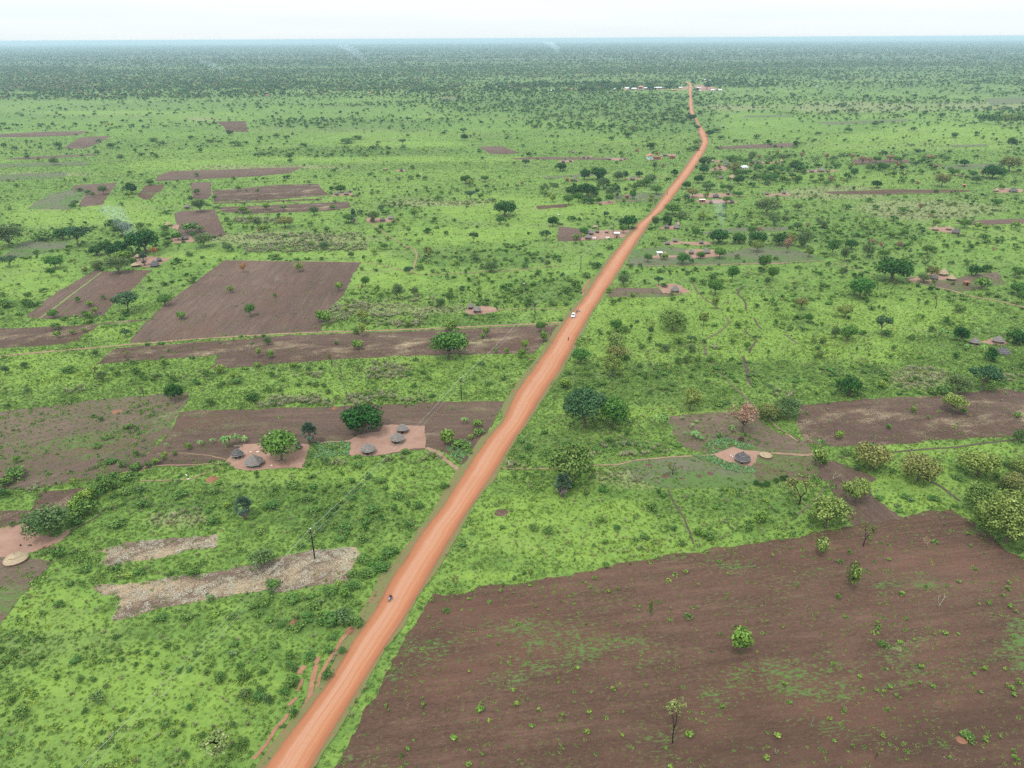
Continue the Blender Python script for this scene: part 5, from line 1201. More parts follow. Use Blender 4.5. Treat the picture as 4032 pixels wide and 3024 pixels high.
"E3": "1437,200,238,42,q;1250,258,292,70,q;1700,162,192,52,q;1827,64,94,34,q;2085,210,246,58,q;2090,170,204,40,q;2090,345,392,58,q;2147,400,434,38,q;2040,275,305,42,q;1932,332,368,48,q;1850,342,368,38,q;1278,455,490,36,q;411,192,226,34,q;736,278,318,46,b;174,475,508,32,q;1080,645,700,60,b;692,812,852,48,q;1388,828,874,64,q;1890,845,892,60,q;1805,890,926,50,q;914,908,944,52,q;1035,1022,1058,42,q;1096,1030,1064,42,q;1315,975,1006,42,q;1383,962,988,36,q;1490,995,1024,52,q;1197,1064,1090,42,q;320,972,1010,60,q;780,1174,1216,46,q;1132,1166,1208,42,q;670,1250,1290,48,q;2160,948,1004,62,q;2075,985,1022,42,q;2130,1002,1044,54,q;2120,1048,1092,62,q;1860,1038,1070,48,q;1118,860,886,44,q;855,1445,1500,42,q;1895,1405,1445,58,q;1585,1450,1476,32,q;2125,1498,1535,44,q;2135,1545,1588,64,q;1030,1505,1595,60,s;240,1375,1420,86,b;1083,1378,1410,42,q;160,1560,1590,84,q;1503,588,612,30,q;1343,624,646,38,q;2120,598,628,38,q;1620,1560,1582,42,q;2025,1400,1422,32,q;1765,1378,1440,110,b;700,1430,1452,52,q;1050,486,514,38,q;2057,850,884,42,q;1225,650,672,60,q;520,1250,1350,50,w;1590,205,228,26,q;1140,0,20,50,q;1590,580,600,60,q;1690,582,604,36,q;1540,870,890,20,q;360,1130,1150,50,q;1150,1005,1025,56,q;940,1020,1040,40,q;1235,1090,1115,28,q;790,445,470,40,q;300,530,552,32,q;60,880,900,34,q",
}
ROWS = []
for t, s_ in DATA.items():
    for e in s_.split(";"):
        x, yt, yb, w_, c_ = e.split(",")
        x, yt, yb, w_ = map(float, (x, yt, yb, w_))
        p, W_, H_, ppm = size_at(t, x, yt, yb, w_)
        ROWS.append((w_ * (yb - yt), t, p, W_, H_, c_, ppm))
# the same plant read from two overlapping tiles is planted once
keep = []
for r in ROWS:
    if any(q[1] != r[1] and (q[2] - r[2]).length < 0.5 * max(q[3], r[3]) + 0.004 * r[2].y and (q[5] == r[5] or q[3] > 0.5 * r[3]) and abs(q[3] - r[3]) < 0.45 * max(q[3], r[3]) for q in keep):
        continue
    keep.append(r)
LIM = {'tree': 296, 'bush': 296, 'seedling': 250, 'sapling': 250}
cnt = {}
OVER = []           # plants past the limit go into the scrub of the far plain
for r in sorted(keep, key=lambda q: -q[0]):
    cat = KIND[r[5]]['cat']
    cnt[cat] = cnt.get(cat, 0) + 1
    if cnt[cat] > LIM.get(cat, 999):
        OVER.append((r[2], r[3] * 1.15, max(r[4], r[3] * .7), r[5])); continue
    h = r[4]
    w = r[3] * (1.12 if cat != 'seedling' else 1.02)
    if r[5] in 'bBxq': h = max(min(h, w * 1.0), 0.35 * w)
    elif r[5] == 't': h = max(h, w * 1.2)
    else: h = min(max(h * 1.06, w * 0.72), w * 2.6)
    plant(r[5], r[2], w, h, ppm=r[6])
print("plants", cnt, "over", len(OVER))
# ------------------------------------------------------------------ thatched huts
def make_hut(tile, x, yt, yb, w_, style, roofmat, label, door=None, seg=26, name="thatched_hut", group="thatched huts of the homesteads", tiers=5, steep=0.34, sy=1.0, rz=None):
    p, W_, H_, ppm = size_at(tile, x, yt, yb, w_)
    rnd = random.Random(int(x * 7 + yb))
    Rr = W_ / 2
    rise = Rr * 2 * steep * 1.22
    wall_h = max(1.35, min(1.8, H_ - rise)) if style != 'low' else 0.8
    eave = wall_h - 0.18
    rw = Rr * (0.80 if style != 'low' else 0.88)
    o = empty(name, p, rnd.uniform(0, 6.28) if rz is None else rz)
    tag(o, label, "hut", group)
    # roof: overlapping tiers of thatch, tallest in the middle, closed below
    prof = [(0.02, eave + 0.10), (Rr * 0.97, eave)]
    for k in range(tiers):
        t0 = k / tiers; t1 = (k + 1) / tiers
        r0 = Rr * (1 - t0) + 0.02; r1 = Rr * (1 - t1)
        z0_ = eave + 0.02 + rise * (t0 ** 0.93); z1_ = eave + 0.02 + rise * (t1 ** 0.93)
        lip = 0.11 + 0.02 * Rr
        prof += [(r0, z0_), (r0 * 0.995, z0_ + lip * 0.8), (r1 + 0.16 * (t1 < 1) + 0.03, z1_ - 0.02 + (lip * 0.3 if t1 < 1 else 0.05))]
    mb = MB(); V0 = len(mb.v)
    mb.lathe(prof, seg, 1, sy)
    for i, v in enumerate(mb.v):      # uneven, sagging thatch
        a = math.atan2(v.y, v.x)
        j = 1 + 0.035 * math.sin(3 * a + rnd.random() * .3 + x) + rnd.uniform(-.014, .014)
        v.x *= j; v.y *= j; v.z += rnd.uniform(-.02, .02) + 0.05 * math.sin(2 * a + x) * (1 if v.z > eave + .05 else .6)
    roof = mb.build("roof", M[roofmat], o)
    capz = eave + rise + 0.06
    MB().lathe([(0.02, capz - .1), (0.20, capz - 0.10), (0.14, capz + 0.08), (0.02, capz + 0.26)], 10).build("ridge_cap", M[roofmat], roof)
    if w_ > 40 and tiers > 1:
        rg = MB()
        for k in range(tiers):
            t0 = k / tiers; r0 = Rr * (1 - t0) + 0.03; zz0 = eave + 0.03 + rise * (t0 ** 0.93)
            c_ = [(r0 * math.cos(2 * math.pi * q / seg) * (1 + 0.035 * math.sin(3 * 2 * math.pi * q / seg + x)), r0 * sy * math.sin(2 * math.pi * q / seg) * (1 + 0.035 * math.sin(3 * 2 * math.pi * q / seg + x)), zz0 + 0.07 + 0.05 * math.sin(4 * math.pi * q / seg + x)) for q in range(seg + 1)]
            rg.add(tube(c_, [0.045 + 0.004 * Rr] * (seg + 1), 5))
        rg.build("thatch_edges", M['thatch_pale' if 'tan' not in roofmat else 'thatch_tan'], roof)
    if style == 'open':
        n = 9
        for k in range(n):
            a = 2 * math.pi * k / n
            q = Vector((math.cos(a) * rw * 1.05, math.sin(a) * rw * 1.05 * sy, 0))
            MB().add(tube([q, q + Vector((0.02, 0.01, eave + 0.28))], [0.085, 0.065], 6)).build("post", M['wood'], o)
        m = MB()
        for k in range(n):
            a = 2 * math.pi * k / n; b_ = 2 * math.pi * (k + 1) / n
            m.add(tube([(math.cos(a) * rw * 1.1, math.sin(a) * rw * 1.1 * sy, 0.22), (math.cos(b_) * rw * 1.1, math.sin(b_) * rw * 1.1 * sy, 0.22)], [0.10, 0.10], 6))
        m.build("base_rail", M['wood'], o)
        m = MB().lathe([(rw * 0.62, 0), (rw * 0.62, eave + 0.2)], 20, 1, sy)
        m.build("inner_wall", M['mud_dark'], o)
        MB().lathe([(0.01, 0.06), (rw * 0.98, 0.05), (rw * 1.0, 0)], 20, 1, sy).build("floor", M['brown_mound'], o)
    else:
        wm = 'mud_dark' if style == 'dark' else 'mud'
        da = door if door is not None else -math.pi / 2 + rnd.uniform(-.9, .9)
        da -= o.rotation_euler.z
        V, Fc = [], []
        n = 30
        half = 0.42 / max(rw, 1)
        angs = [da + half + (2 * math.pi - 2 * half) * k / n for k in range(n + 1)]
        for a in angs:
            for r_ in (rw, rw - 0.14):
                for z in (0, eave + 0.15):
                    V.append((math.cos(a) * r_, math.sin(a) * r_ * sy, z))
        for k in range(n):
            a = k * 4; b_ = a + 4
            Fc += [(a, b_, b_ + 1, a + 1), (a + 2, a + 3, b_ + 3, b_ + 2), (a + 1, b_ + 1, b_ + 3, a + 3)]
        Fc += [(0, 1, 3, 2), (n * 4, n * 4 + 2, n * 4 + 3, n * 4 + 1)]
        mesh_obj("wall", V, Fc, M[wm], o)
        dm = Matrix.Translation((math.cos(da) * (rw - 0.10), math.sin(da) * (rw - 0.10) * sy, (eave) / 2)) @ Matrix.Rotation(da, 4, 'Z')
        b2 = MB(); b2.box((0, 0, 0), (0.05, half * 2 * rw * .98, eave)); b2.v = [dm @ Vector(v) for v in b2.v]
        b2.build("door", M['void'], o)
        MB().lathe([(rw + 0.32, -0.02), (rw + 0.28, 0.22), (rw + .01, 0.24)], 24, 1, sy).build("plinth", M[wm if style != 'dark' else 'mud'], o)
    PLACED.append((p.x, p.y, W_))
    return o

HUTS = [
 ("C0", 1885, 325, 410, 100, 'open', 'thatch_dark', "dark ridged thatch shelter on posts beside the banana plants", dict(seg=9, steep=.42, tiers=4)),
 ("C0", 2018, 372, 472, 152, 'open', 'thatch_grey', "largest banded grey thatch shelter beside the green tree in the left yard", dict(seg=8, steep=.36, tiers=7)),
 ("C1", 905, 283, 378, 120, 'open', 'thatch_grey', "grey tiered open shelter, nearest of the three in the roadside yard", dict(seg=12, tiers=6, steep=.34)),
 ("C1", 1137, 200, 292, 112, 'open', 'thatch_grey', "grey tiered open shelter, middle one of the three in the roadside yard", dict(seg=14, tiers=6, steep=.34)),
 ("C1", 1177, 133, 208, 96, 'mud', 'thatch_grey', "grey tiered hut, farthest of the three in the roadside yard", dict(tiers=6, steep=.34)),
 ("C1", 355, 285, 335, 50, 'dark', 'thatch_dark', "small dark shelter half hidden behind the green tree in the left yard", dict()),
 ("C2", 1853, 355, 442, 128, 'mud', 'thatch_dark', "smooth grey-domed mud hut alone in its yard right of the road", dict(seg=9, tiers=2, steep=.36)),
 ("C2", 2040, 338, 404, 92, 'low', 'thatch_tan', "small round straw-topped shelter beside the grey-domed hut", dict(tiers=3, steep=.20)),
 ("C0", 132, 1120, 1232, 172, 'low', 'thatch_tan', "wide low tan thatch hut at the left edge by the bare yard", dict(tiers=2, steep=.24)),
 ("B1", 1717, 685, 737, 54, 'dark', 'thatch_grey', "pointed grey hut, farther of the pair left of the road", dict(tiers=3, steep=.5)),
 ("B1", 1767, 710, 767, 70, 'mud', 'thatch_grey', "wider grey hut, nearer of the pair left of the road", dict(tiers=3, steep=.34)),
 ("B2", 1322, 545, 604, 70, 'mud', 'thatch_grey', "lone stepped thatch hut in a small yard right of the road", dict(tiers=8, steep=.45)),
 ("B2", 1450, 262, 303, 46, 'mud', 'thatch_grey', "banded grey hut at the left of the swept yard behind the round tree", dict(tiers=5, steep=.36)),
 ("B2", 1572, 250, 298, 60, 'mud', 'thatch_grey', "pointed stepped grey hut, largest in the swept yard right of the road", dict(tiers=4, steep=.44)),
 ("B2", 1535, 285, 322, 46, 'dark', 'thatch_grey', "grey hut half hidden by a small tree in the swept yard", dict(tiers=4)),
 ("B2", 1325, 172, 208, 42, 'mud', 'thatch_grey', "small grey hut, farther of two by the green plot right of the road", dict()),
 ("B2", 1262, 195, 230, 44, 'dark', 'thatch_grey', "small grey hut, nearer of two by the green plot right of the road", dict()),
 ("B2", 1530, 190, 223, 38, 'dark', 'thatch_grey', "small dark-walled hut in the yard left of the mango row", dict()),
 ("B2", 1243, 280, 320, 38, 'mud', 'thatch_tan', "tan pointed hut just right of the white-roofed shed", dict(steep=.5)),
 ("B2", 1335, 62, 104, 54, 'mud', 'thatch_grey', "grey hut under the big trees right of the road", dict(steep=.45)),
 ("B2", 1345, 50, 80, 40, 'mud', 'thatch_tan', "tan hut just behind the grey one under the big trees", dict(steep=.45)),
 ("B2", 1257, 66, 100, 44, 'dark', 'thatch_dark', "dark hut at the foot of the big trees right of the road", dict()),
 ("B2", 650, 100, 150, 62, 'mud', 'thatch_grey', "largest grey hut in the fenced roadside yard", dict(tiers=4)),
 ("B2", 635, 138, 187, 56, 'mud', 'thatch_grey', "grey hut nearest the fence in the roadside yard", dict(tiers=4)),
 ("B2", 706, 105, 136, 34, 'dark', 'thatch_grey', "small dark-walled hut in the middle of the roadside yard", dict()),
 ("B2", 782, 103, 136, 34, 'dark', 'thatch_tan', "pointed tan hut at the back of the roadside yard", dict(steep=.5)),
 ("B2", 690, 78, 98, 44, 'dark', 'thatch_tan', "low tan shelter behind the roadside yard", dict(steep=.2)),
 ("B3", 1568, 413, 471, 76, 'mud', 'thatch_tan', "largest tan pointed hut of the three near the great dark tree", dict(tiers=4, steep=.42)),
 ("B3", 1632, 462, 511, 70, 'dark', 'thatch_tan', "tan hut with dark wall, rightmost of the three near the great dark tree", dict(tiers=3, steep=.38)),
 ("B3", 1500, 462, 505, 62, 'dark', 'thatch_dark', "dark thatch hut, leftmost of the three near the great dark tree", dict(tiers=3)),
 ("B3", 1510, 75, 116, 50, 'mud', 'thatch_tan', "tan hut, leftmost of the far-right trio", dict(steep=.42)),
 ("B3", 1615, 76, 113, 46, 'mud', 'thatch_tan', "tan hut, middle one of the far-right trio", dict(steep=.42)),
 ("B3", 1670, 98, 140, 66, 'dark', 'thatch_dark', "dark grey hut, nearest of the far-right trio", dict(steep=.36)),
 ("B3", 1815, 968, 1018, 76, 'dark', 'thatch_grey', "grey domed hut among banana plants at the right edge", dict(tiers=3, steep=.4)),
 ("B3", 2005, 948, 1006, 86, 'mud', 'thatch_grey', "grey pointed hut with brown wall at the right edge", dict(tiers=3, steep=.36)),
 ("B3", 2045, 1016, 1090, 106, 'low', 'thatch_dark', "wide low grey dome hut, nearest of three at the right edge", dict(tiers=3, steep=.30)),
 ("B0", 1228, 352, 402, 78, 'dark', 'thatch_dark', "pointed dark grey hut in the smoking homestead", dict(tiers=3, steep=.38)),
 ("B0", 1262, 325, 364, 48, 'mud', 'thatch_dark', "round dark hut behind the pointed one in the smoking homestead", dict(tiers=2)),
 ("B0", 1078, 365, 403, 72, 'open', 'thatch_tan', "low tan-grey shelter left of the palm in the smoking homestead", dict(tiers=2, steep=.2)),
 ("B0", 995, 308, 336, 50, 'mud', 'thatch_tan', "tan hut behind the leafy bushes of the smoking homestead", dict()),
 ("B0", 1095, 308, 336, 46, 'dark', 'thatch_tan', "small tan hut behind the palm of the smoking homestead", dict()),
 ("B0", 1467, 158, 189, 56, 'dark', 'thatch_dark', "black low hut in the yard by the round thorn tree", dict(steep=.25)),
 ("B0", 1375, 140, 172, 44, 'dark', 'thatch_dark', "dark hut between the small trees near the square field", dict()),
 ("B0", 1335, 50, 80, 50, 'mud', 'thatch_tan', "tan hut beside the pale patch near the square field", dict()),
 ("A0", 1485, 1412, 1452, 50, 'mud', 'thatch_grey', "grey hut left of the feathery tree above the square field", dict()),
 ("A1", 655, 1311, 1341, 44, 'mud', 'thatch_grey', "grey hut, leftmost of the hamlet by the two mangoes", dict()),
 ("A1", 731, 1311, 1343, 44, 'dark', 'thatch_grey', "grey pointed hut in the middle of the hamlet by the two mangoes", dict(steep=.42)),
 ("A1", 762, 1302, 1325, 24, 'dark', 'thatch_grey', "small hut at the back of the hamlet by the two mangoes", dict()),
 ("A1", 829, 1290, 1308, 18, 'dark', 'thatch_dark', "tiny dark granary right of the hamlet by the two mangoes", dict()),
 ("A1", 1020, 1520, 1552, 46, 'dark', 'thatch_dark', "dark hut in the middle of the palm hamlet", dict()),
 ("A1", 1088, 1505, 1536, 52, 'mud', 'thatch_grey', "grey hut, rightmost of the palm hamlet", dict()),
 ("A1", 938, 1525, 1550, 42, 'dark', 'thatch_tan', "low hut, leftmost of the palm hamlet", dict()),
 ("A1", 1168, 1136, 1156, 28, 'dark', 'thatch_dark', "lone dark hut in the far green plain left of the big mango", dict()),
 ("A1", 1045, 1128, 1148, 24, 'dark', 'thatch_tan', "lone tan hut left of the dark one in the far green plain", dict()),
 ("A2", 527, 1193, 1236, 52, 'mud', 'thatch_grey', "large grey hut beside the two mangoes left of the road", dict(steep=.45)),
 ("A2", 985, 1183, 1226, 46, 'dark', 'thatch_grey', "grey hut between the mangoes left of the road", dict(steep=.45)),
 ("A2", 437, 1060, 1088, 32, 'dark', 'thatch_grey', "grey hut, leftmost of the hut row beyond the mangoes", dict()),
 ("A2", 495, 1058, 1082, 26, 'dark', 'thatch_grey', "small grey hut, second of the hut row beyond the mangoes", dict()),
 ("A2", 600, 1030, 1053, 26, 'dark', 'thatch_grey', "small grey hut at the back of the hut row beyond the mangoes", dict()),
 ("A2", 634, 1032, 1052, 28, 'mud', 'thatch_grey', "small grey hut beside the one at the back of the hut row", dict()),
 ("A2", 797, 1038, 1063, 42, 'dark', 'thatch_grey', "widest grey hut in the hut row beyond the mangoes", dict()),
 ("A2", 893, 1053, 1073, 28, 'dark', 'thatch_grey', "small grey hut near the right end of the hut row", dict()),
 ("A2", 926, 1043, 1063, 26, 'dark', 'thatch_grey', "small grey hut, rightmost of the hut row beyond the mangoes", dict()),
 ("A2", 1240, 1010, 1036, 32, 'dark', 'thatch_grey', "grey hut between the brick walls near the mint house", dict()),
 ("A2", 1645, 1328, 1366, 54, 'dark', 'thatch_dark', "wide black hut on bare ground right of the road", dict(steep=.3)),
 ("A2", 1742, 1310, 1343, 30, 'dark', 'thatch_grey', "small grey hut right of the wide black one", dict(steep=.45)),
 ("A2", 1605, 1381, 1411, 34, 'dark', 'thatch_grey', "small grey hut in front of the wide black one", dict(steep=.45)),
 ("A2", 1776, 1375, 1407, 36, 'dark', 'thatch_grey', "small grey hut at the right end of the bare strip", dict(steep=.45)),
 ("A2", 1688, 1188, 1216, 36, 'mud', 'thatch_grey', "grey hut at the near edge of the large village", dict()),
 ("A2", 1775, 1178, 1206, 46, 'mud', 'thatch_tan', "tan hut below the olive tree in the large village", dict(steep=.3)),
 ("A2", 1768, 1192, 1216, 40, 'mud', 'thatch_tan', "low tan hut just in front of the tan one in the village", dict(steep=.3)),
 ("A2", 1955, 1126, 1146, 24, 'mud', 'thatch_grey', "tiny grey hut right of the white-roofed house", dict()),
 ("A2", 1620, 1064, 1082, 30, 'dark', 'thatch_tan', "hut at the left back corner of the large village", dict()),
 ("A2", 1690, 1060, 1082, 30, 'dark', 'thatch_grey', "grey hut at the back of the large village", dict()),
 ("A2", 1732, 1076, 1096, 34, 'dark', 'thatch_grey', "grey hut in front of the back row of the large village", dict()),
 ("A2", 1728, 1096, 1118, 40, 'mud', 'thatch_grey', "grey hut behind the pale dry tree in the large village", dict()),
 ("A2", 2050, 1318, 1342, 36, 'dark', 'thatch_grey', "grey hut, left one on the far right path", dict()),
 ("A2", 2185, 1308, 1336, 34, 'dark', 'thatch_grey', "grey hut, right one on the far right path", dict()),
 ("A3", 605, 1126, 1157, 62, 'mud', 'thatch_grey', "largest grey hut at the right end of the large village", dict()),
 ("A3", 530, 1140, 1162, 42, 'dark', 'thatch_grey', "dark hut left of the largest one at the village end", dict()),
 ("A3", 115, 1074, 1092, 40, 'dark', 'thatch_grey', "grey hut in the village back row, third from the right", dict()),
 ("A3", 68, 1068, 1084, 26, 'dark', 'thatch_grey', "grey hut in the village back row, far left", dict()),
 ("A3", 175, 1074, 1092, 36, 'dark', 'thatch_dark', "dark hut in the village back row, second from the right", dict()),
 ("A3", 290, 1066, 1084, 30, 'mud', 'thatch_tan', "pointed tan hut in the village back row, rightmost", dict(steep=.5)),
 ("A3", 1990, 1290, 1316, 46, 'mud', 'thatch_tan', "tan hut in the yard at the far right edge", dict()),
 ("A3", 2125, 1283, 1320, 68, 'dark', 'thatch_dark', "large dark hut in the yard at the far right edge", dict()),
 ("A2", 515, 995, 1012, 30, 'dark', 'thatch_grey', "tiny grey hut behind the hut row in the green plain", dict()),
 ("A1", 305, 840, 866, 26, 'dark', 'thatch_dark', "tiny dark hut beside the bush line across the plain", dict()),
]
for t, x, yt, yb, w_, st, rm, lb, kw in HUTS:
    make_hut(t, x, yt, yb, w_, st, rm, lb, **kw)

# ------------------------------------------------------------------ rectangular houses
def make_house(tile, x, yt, yb, w_, roofm, wallm, label, depth=0.7, kind='gable', rz=0.0, hh=None, group="rectangular houses along the road"):
    p, W_, H_, ppm = size_at(tile, x, yt, yb, w_)
    D_ = W_ * depth
    H_ = hh or max(2.4, min(H_, 5.5))
    wh = H_ * (0.62 if kind != 'flat' else 0.9)
    o = empty("house", p, rz)
    tag(o, label, "house", group)
    MB().box((0, 0, wh / 2), (W_, D_, wh)).build("wall", M[wallm], o)
    ov = 0.4
    a, b_ = W_ / 2 + ov, D_ / 2 + ov
    if kind == 'gable':
        V = [(-a, -b_, wh - .1), (a, -b_, wh - .1), (a, b_, wh - .1), (-a, b_, wh - .1), (-a, 0, H_), (a, 0, H_)]
        Fc = [(0, 1, 5, 4), (2, 3, 4, 5), (1, 2, 5), (3, 0, 4), (0, 3, 2, 1)]
    elif kind == 'front':
        V = [(-a, -b_, wh - .1), (a, -b_, wh - .1), (a, b_, wh - .1), (-a, b_, wh - .1), (0, -b_, H_), (0, b_, H_)]
        Fc = [(3, 0, 4, 5), (1, 2, 5, 4), (0, 1, 4), (2, 3, 5), (0, 3, 2, 1)]
    elif kind == 'hip':
        V = [(-a, -b_, wh - .1), (a, -b_, wh - .1), (a, b_, wh - .1), (-a, b_, wh - .1), (-a * .35, 0, H_), (a * .35, 0, H_)]
        Fc = [(0, 1, 5, 4), (2, 3, 4, 5), (1, 2, 5), (3, 0, 4), (0, 3, 2, 1)]
    else:
        V = [(-a, -b_, wh), (a, -b_, wh), (a, b_, wh + .25), (-a, b_, wh + .25), (-a, -b_, wh + .1), (a, -b_, wh + .1), (a, b_, wh + .35), (-a, b_, wh + .35)]
        Fc = [(0, 3, 2, 1), (4, 5, 6, 7), (0, 1, 5, 4), (1, 2, 6, 5), (2, 3, 7, 6), (3, 0, 4, 7)]
    mesh_obj("roof", V, Fc, M[roofm], o)
    MB().box((0, -D_ / 2 - .02, 1.0), (0.9, 0.06, 2.0)).build("door", M['void'], o)
    for s_ in (-1, 1):
        if W_ > 4:
            MB().box((s_ * W_ * .3, -D_ / 2 - .02, wh * .55), (0.9, 0.06, 0.8)).build("window", M['glass'], o)
    if kind == 'front':
        mesh_obj("gable_wall", [(-a + .2, -D_ / 2 - .03, wh - .12), (a - .2, -D_ / 2 - .03, wh - .12), (0, -D_ / 2 - .03, H_ - .2)], [(0, 1, 2)], M[wallm], o)
    return o
HOUSES = [
 ("B2", 860, 132, 176, 38, 'metal', 'pinkwall', "tall pale clay block with a flat light roof by the road", dict(kind='flat', depth=.8)),
 ("B2", 1199, 294, 318, 36, 'metal', 'cream', "small shed with a bright white flat roof right of the road", dict(kind='flat', depth=.7, rz=.15)),
 ("A2", 1127, 1013, 1058, 58, 'redroof', 'mintwall', "mint-walled house with a faded red gable roof", dict(kind='front', depth=.9)),
 ("A2", 1181, 1040, 1063, 54, 'brick', 'brick', "long red brick building in front of the mint house", dict(kind='flat', depth=.4)),
 ("A2", 1300, 1034, 1056, 40, 'brick', 'brick', "roofless-looking brick block right of the mint house", dict(kind='flat', depth=.6)),
 ("A2", 1178, 1008, 1022, 20, 'brick', 'brick', "small brick hut behind the mint house", dict(kind='flat', depth=.8)),
 ("A2", 1020, 986, 998, 24, 'brick', 'brick', "low brick shed alone in the grass behind the mint house", dict(kind='flat', depth=.6)),
 ("A2", 942, 1345, 1372, 26, 'brick', 'brick', "square brick kiln tower beside the path left of the road", dict(kind='flat', depth=.9)),
 ("A2", 467, 1212, 1230, 24, 'brick', 'brick', "small square brick latrine left of the large grey hut", dict(kind='flat', depth=.8)),
 ("A2", 1537, 1380, 1401, 42, 'cream', 'brick', "low flat-roofed brick house on the bare strip right of the road", dict(kind='flat', depth=.5)),
 ("A2", 1872, 1108, 1142, 50, 'metal', 'cream', "bright white roofed house in the large village", dict(kind='hip', depth=.8)),
 ("A2", 338, 512, 526, 34, 'metal', 'pinkwall', "distant white-roofed house, farthest left along the tree line", dict()),
 ("A2", 495, 498, 512, 34, 'redroof', 'pinkwall', "distant pink-roofed house in the left part of the tree line", dict()),
 ("A2", 567, 506, 520, 28, 'redroof', 'pinkwall', "distant pale pink house right of the pink-roofed one", dict()),
 ("A2", 848, 500, 512, 18, 'metal', 'cream', "distant tiny white-roofed house before the village row", dict()),
 ("A2", 945, 486, 506, 40, 'metal', 'cream', "distant white-roofed house at the start of the village row", dict(hh=5)),
 ("A2", 988, 499, 512, 56, 'metal', 'pinkwall', "distant long white roof just in front of the village row", dict(depth=.3)),
 ("A2", 1053, 476, 500, 42, 'redroof', 'pinkwall', "distant pink hip-roofed house in the village row", dict(kind='hip', hh=7)),
 ("A2", 1052, 498, 510, 22, 'metal', 'cream', "distant small white house below the pink hip roof", dict()),
 ("A2", 1090, 486, 504, 26, 'metal', 'cream', "distant cream house right of the pink hip roof", dict(hh=4.5)),
 ("A2", 1188, 491, 505, 66, 'metal', 'mud', "distant longest white roof of the village row", dict(depth=.2)),
 ("A2", 1240, 490, 502, 28, 'metal', 'mud', "distant white roof at the right end of the longest one", dict(depth=.5)),
 ("A2", 1308, 507, 519, 42, 'redroof', 'mud', "distant faded pink roof below the dark trees", dict(kind='hip')),
 ("A2", 1365, 488, 500, 26, 'metal', 'pinkwall', "distant pale roof left of the far road end", dict()),
 ("A2", 1572, 424, 440, 50, 'metal', 'cream', "distant white building, farthest of all beyond the road end", dict(depth=.3)),
 ("A2", 1592, 432, 446, 28, 'metal', 'cream', "distant white building touching the farthest one", dict(depth=.5)),
 ("A2", 1518, 473, 486, 24, 'redroof', 'brick', "distant orange-roofed house right of the road end", dict()),
 ("A2", 1511, 487, 498, 34, 'metal', 'cream', "distant white roof in front of the orange-roofed house", dict()),
 ("A2", 1512, 512, 522, 22, 'metal', 'mud', "distant pale shed right of the dark roadside tree", dict()),
 ("A2", 1618, 506, 519, 26, 'metal', 'cream', "distant white-roofed house, left of a matching pair", dict()),
 ("A2", 1677, 505, 519, 28, 'metal', 'cream', "distant white-roofed house, right of a matching pair", dict()),
 ("A3", 568, 477, 487, 14, 'metal', 'cream', "distant lone tiny white house in the plain at right", dict()),
 ("A1", 1217, 532, 543, 20, 'metal', 'cream', "distant lone white house in the trees left of centre", dict()),
 ("A1", 1582, 542, 552, 26, 'redroof', 'pinkwall', "distant pale pink house beyond the small dry plot", dict()),
 ("A1", 110, 548, 560, 22, 'redroof', 'brick', "distant reddish house in the left tree belt", dict()),
 ("A1", 915, 532, 543, 22, 'redroof', 'pinkwall', "distant pale pink house beside the dark tree at left", dict()),
 ("B3", 1752, 527, 552, 34, 'brick', 'brick', "small square brick latrine in the dug field", dict(kind='flat', depth=.8, hh=2.2)),
 ("A3", 1735, 1268, 1282, 18, 'redroof', 'brick', "tiny brick hut on the long dark field at far right", dict(kind='flat', depth=.8)),
]
for t, x, yt, yb, w_, rf, wl, lb, kw in HOUSES:
    make_house(t, x, yt, yb, w_, rf, wl, lb, **kw)

# round stick corral beside the hamlet, pole fence of the roadside yard
def corral(tile, x, yb, w_, label, h=1.5):
    p, W_, H_, _ = size_at(tile, x, yb - 20, yb, w_)
    m = MB()
    for k in range(46):
        a = 2 * math.pi * k / 46
        q = Vector((math.cos(a) * W_ / 2, math.sin(a) * W_ / 2, 0))
        m.add(tube([q, q + Vector((random.uniform(-.1, .1), random.uniform(-.1, .1), h * random.uniform(.8, 1.15)))], [.13, .08], 4))
    o = m.build("stick_fence", M['mud_dark'])
    o.location = p
    tag(o, label, "fence")
corral("A1", 800, 1357, 50, "round brown stick enclosure right of the hamlet by the mangoes")
corral("C2", 1845, 280, 40, "small ring of brown sticks beside the green vegetable patch", h=1.2)
def line_fence(tile, pts, label, h=1.3):
    P = densify(G(tile, pts), False, 0.2)
    m = MB()
    acc = 0
    for i in range(1, len(P)):
        L_ = (P[i] - P[i - 1]).length
        for k in range(max(1, int(L_ / 0.6))):
            q = P[i - 1].lerp(P[i], k / max(1, int(L_ / 0.6)))
            m.add(tube([q, q + Vector((random.uniform(-.08, .08), 0, h * random.uniform(.7, 1.1)))], [.10, .06], 4))
    o = m.build("brush_fence", M['mud_dark'])
    tag(o, label, "fence")
line_fence("B2", [(795, 130), (830, 131), (885, 129)], "dark brush fence along the back of the roadside yard")
line_fence("B2", [(620, 195), (700, 194), (760, 192), (830, 184)], "low brush hedge fence along the front of the roadside yard", h=.9)

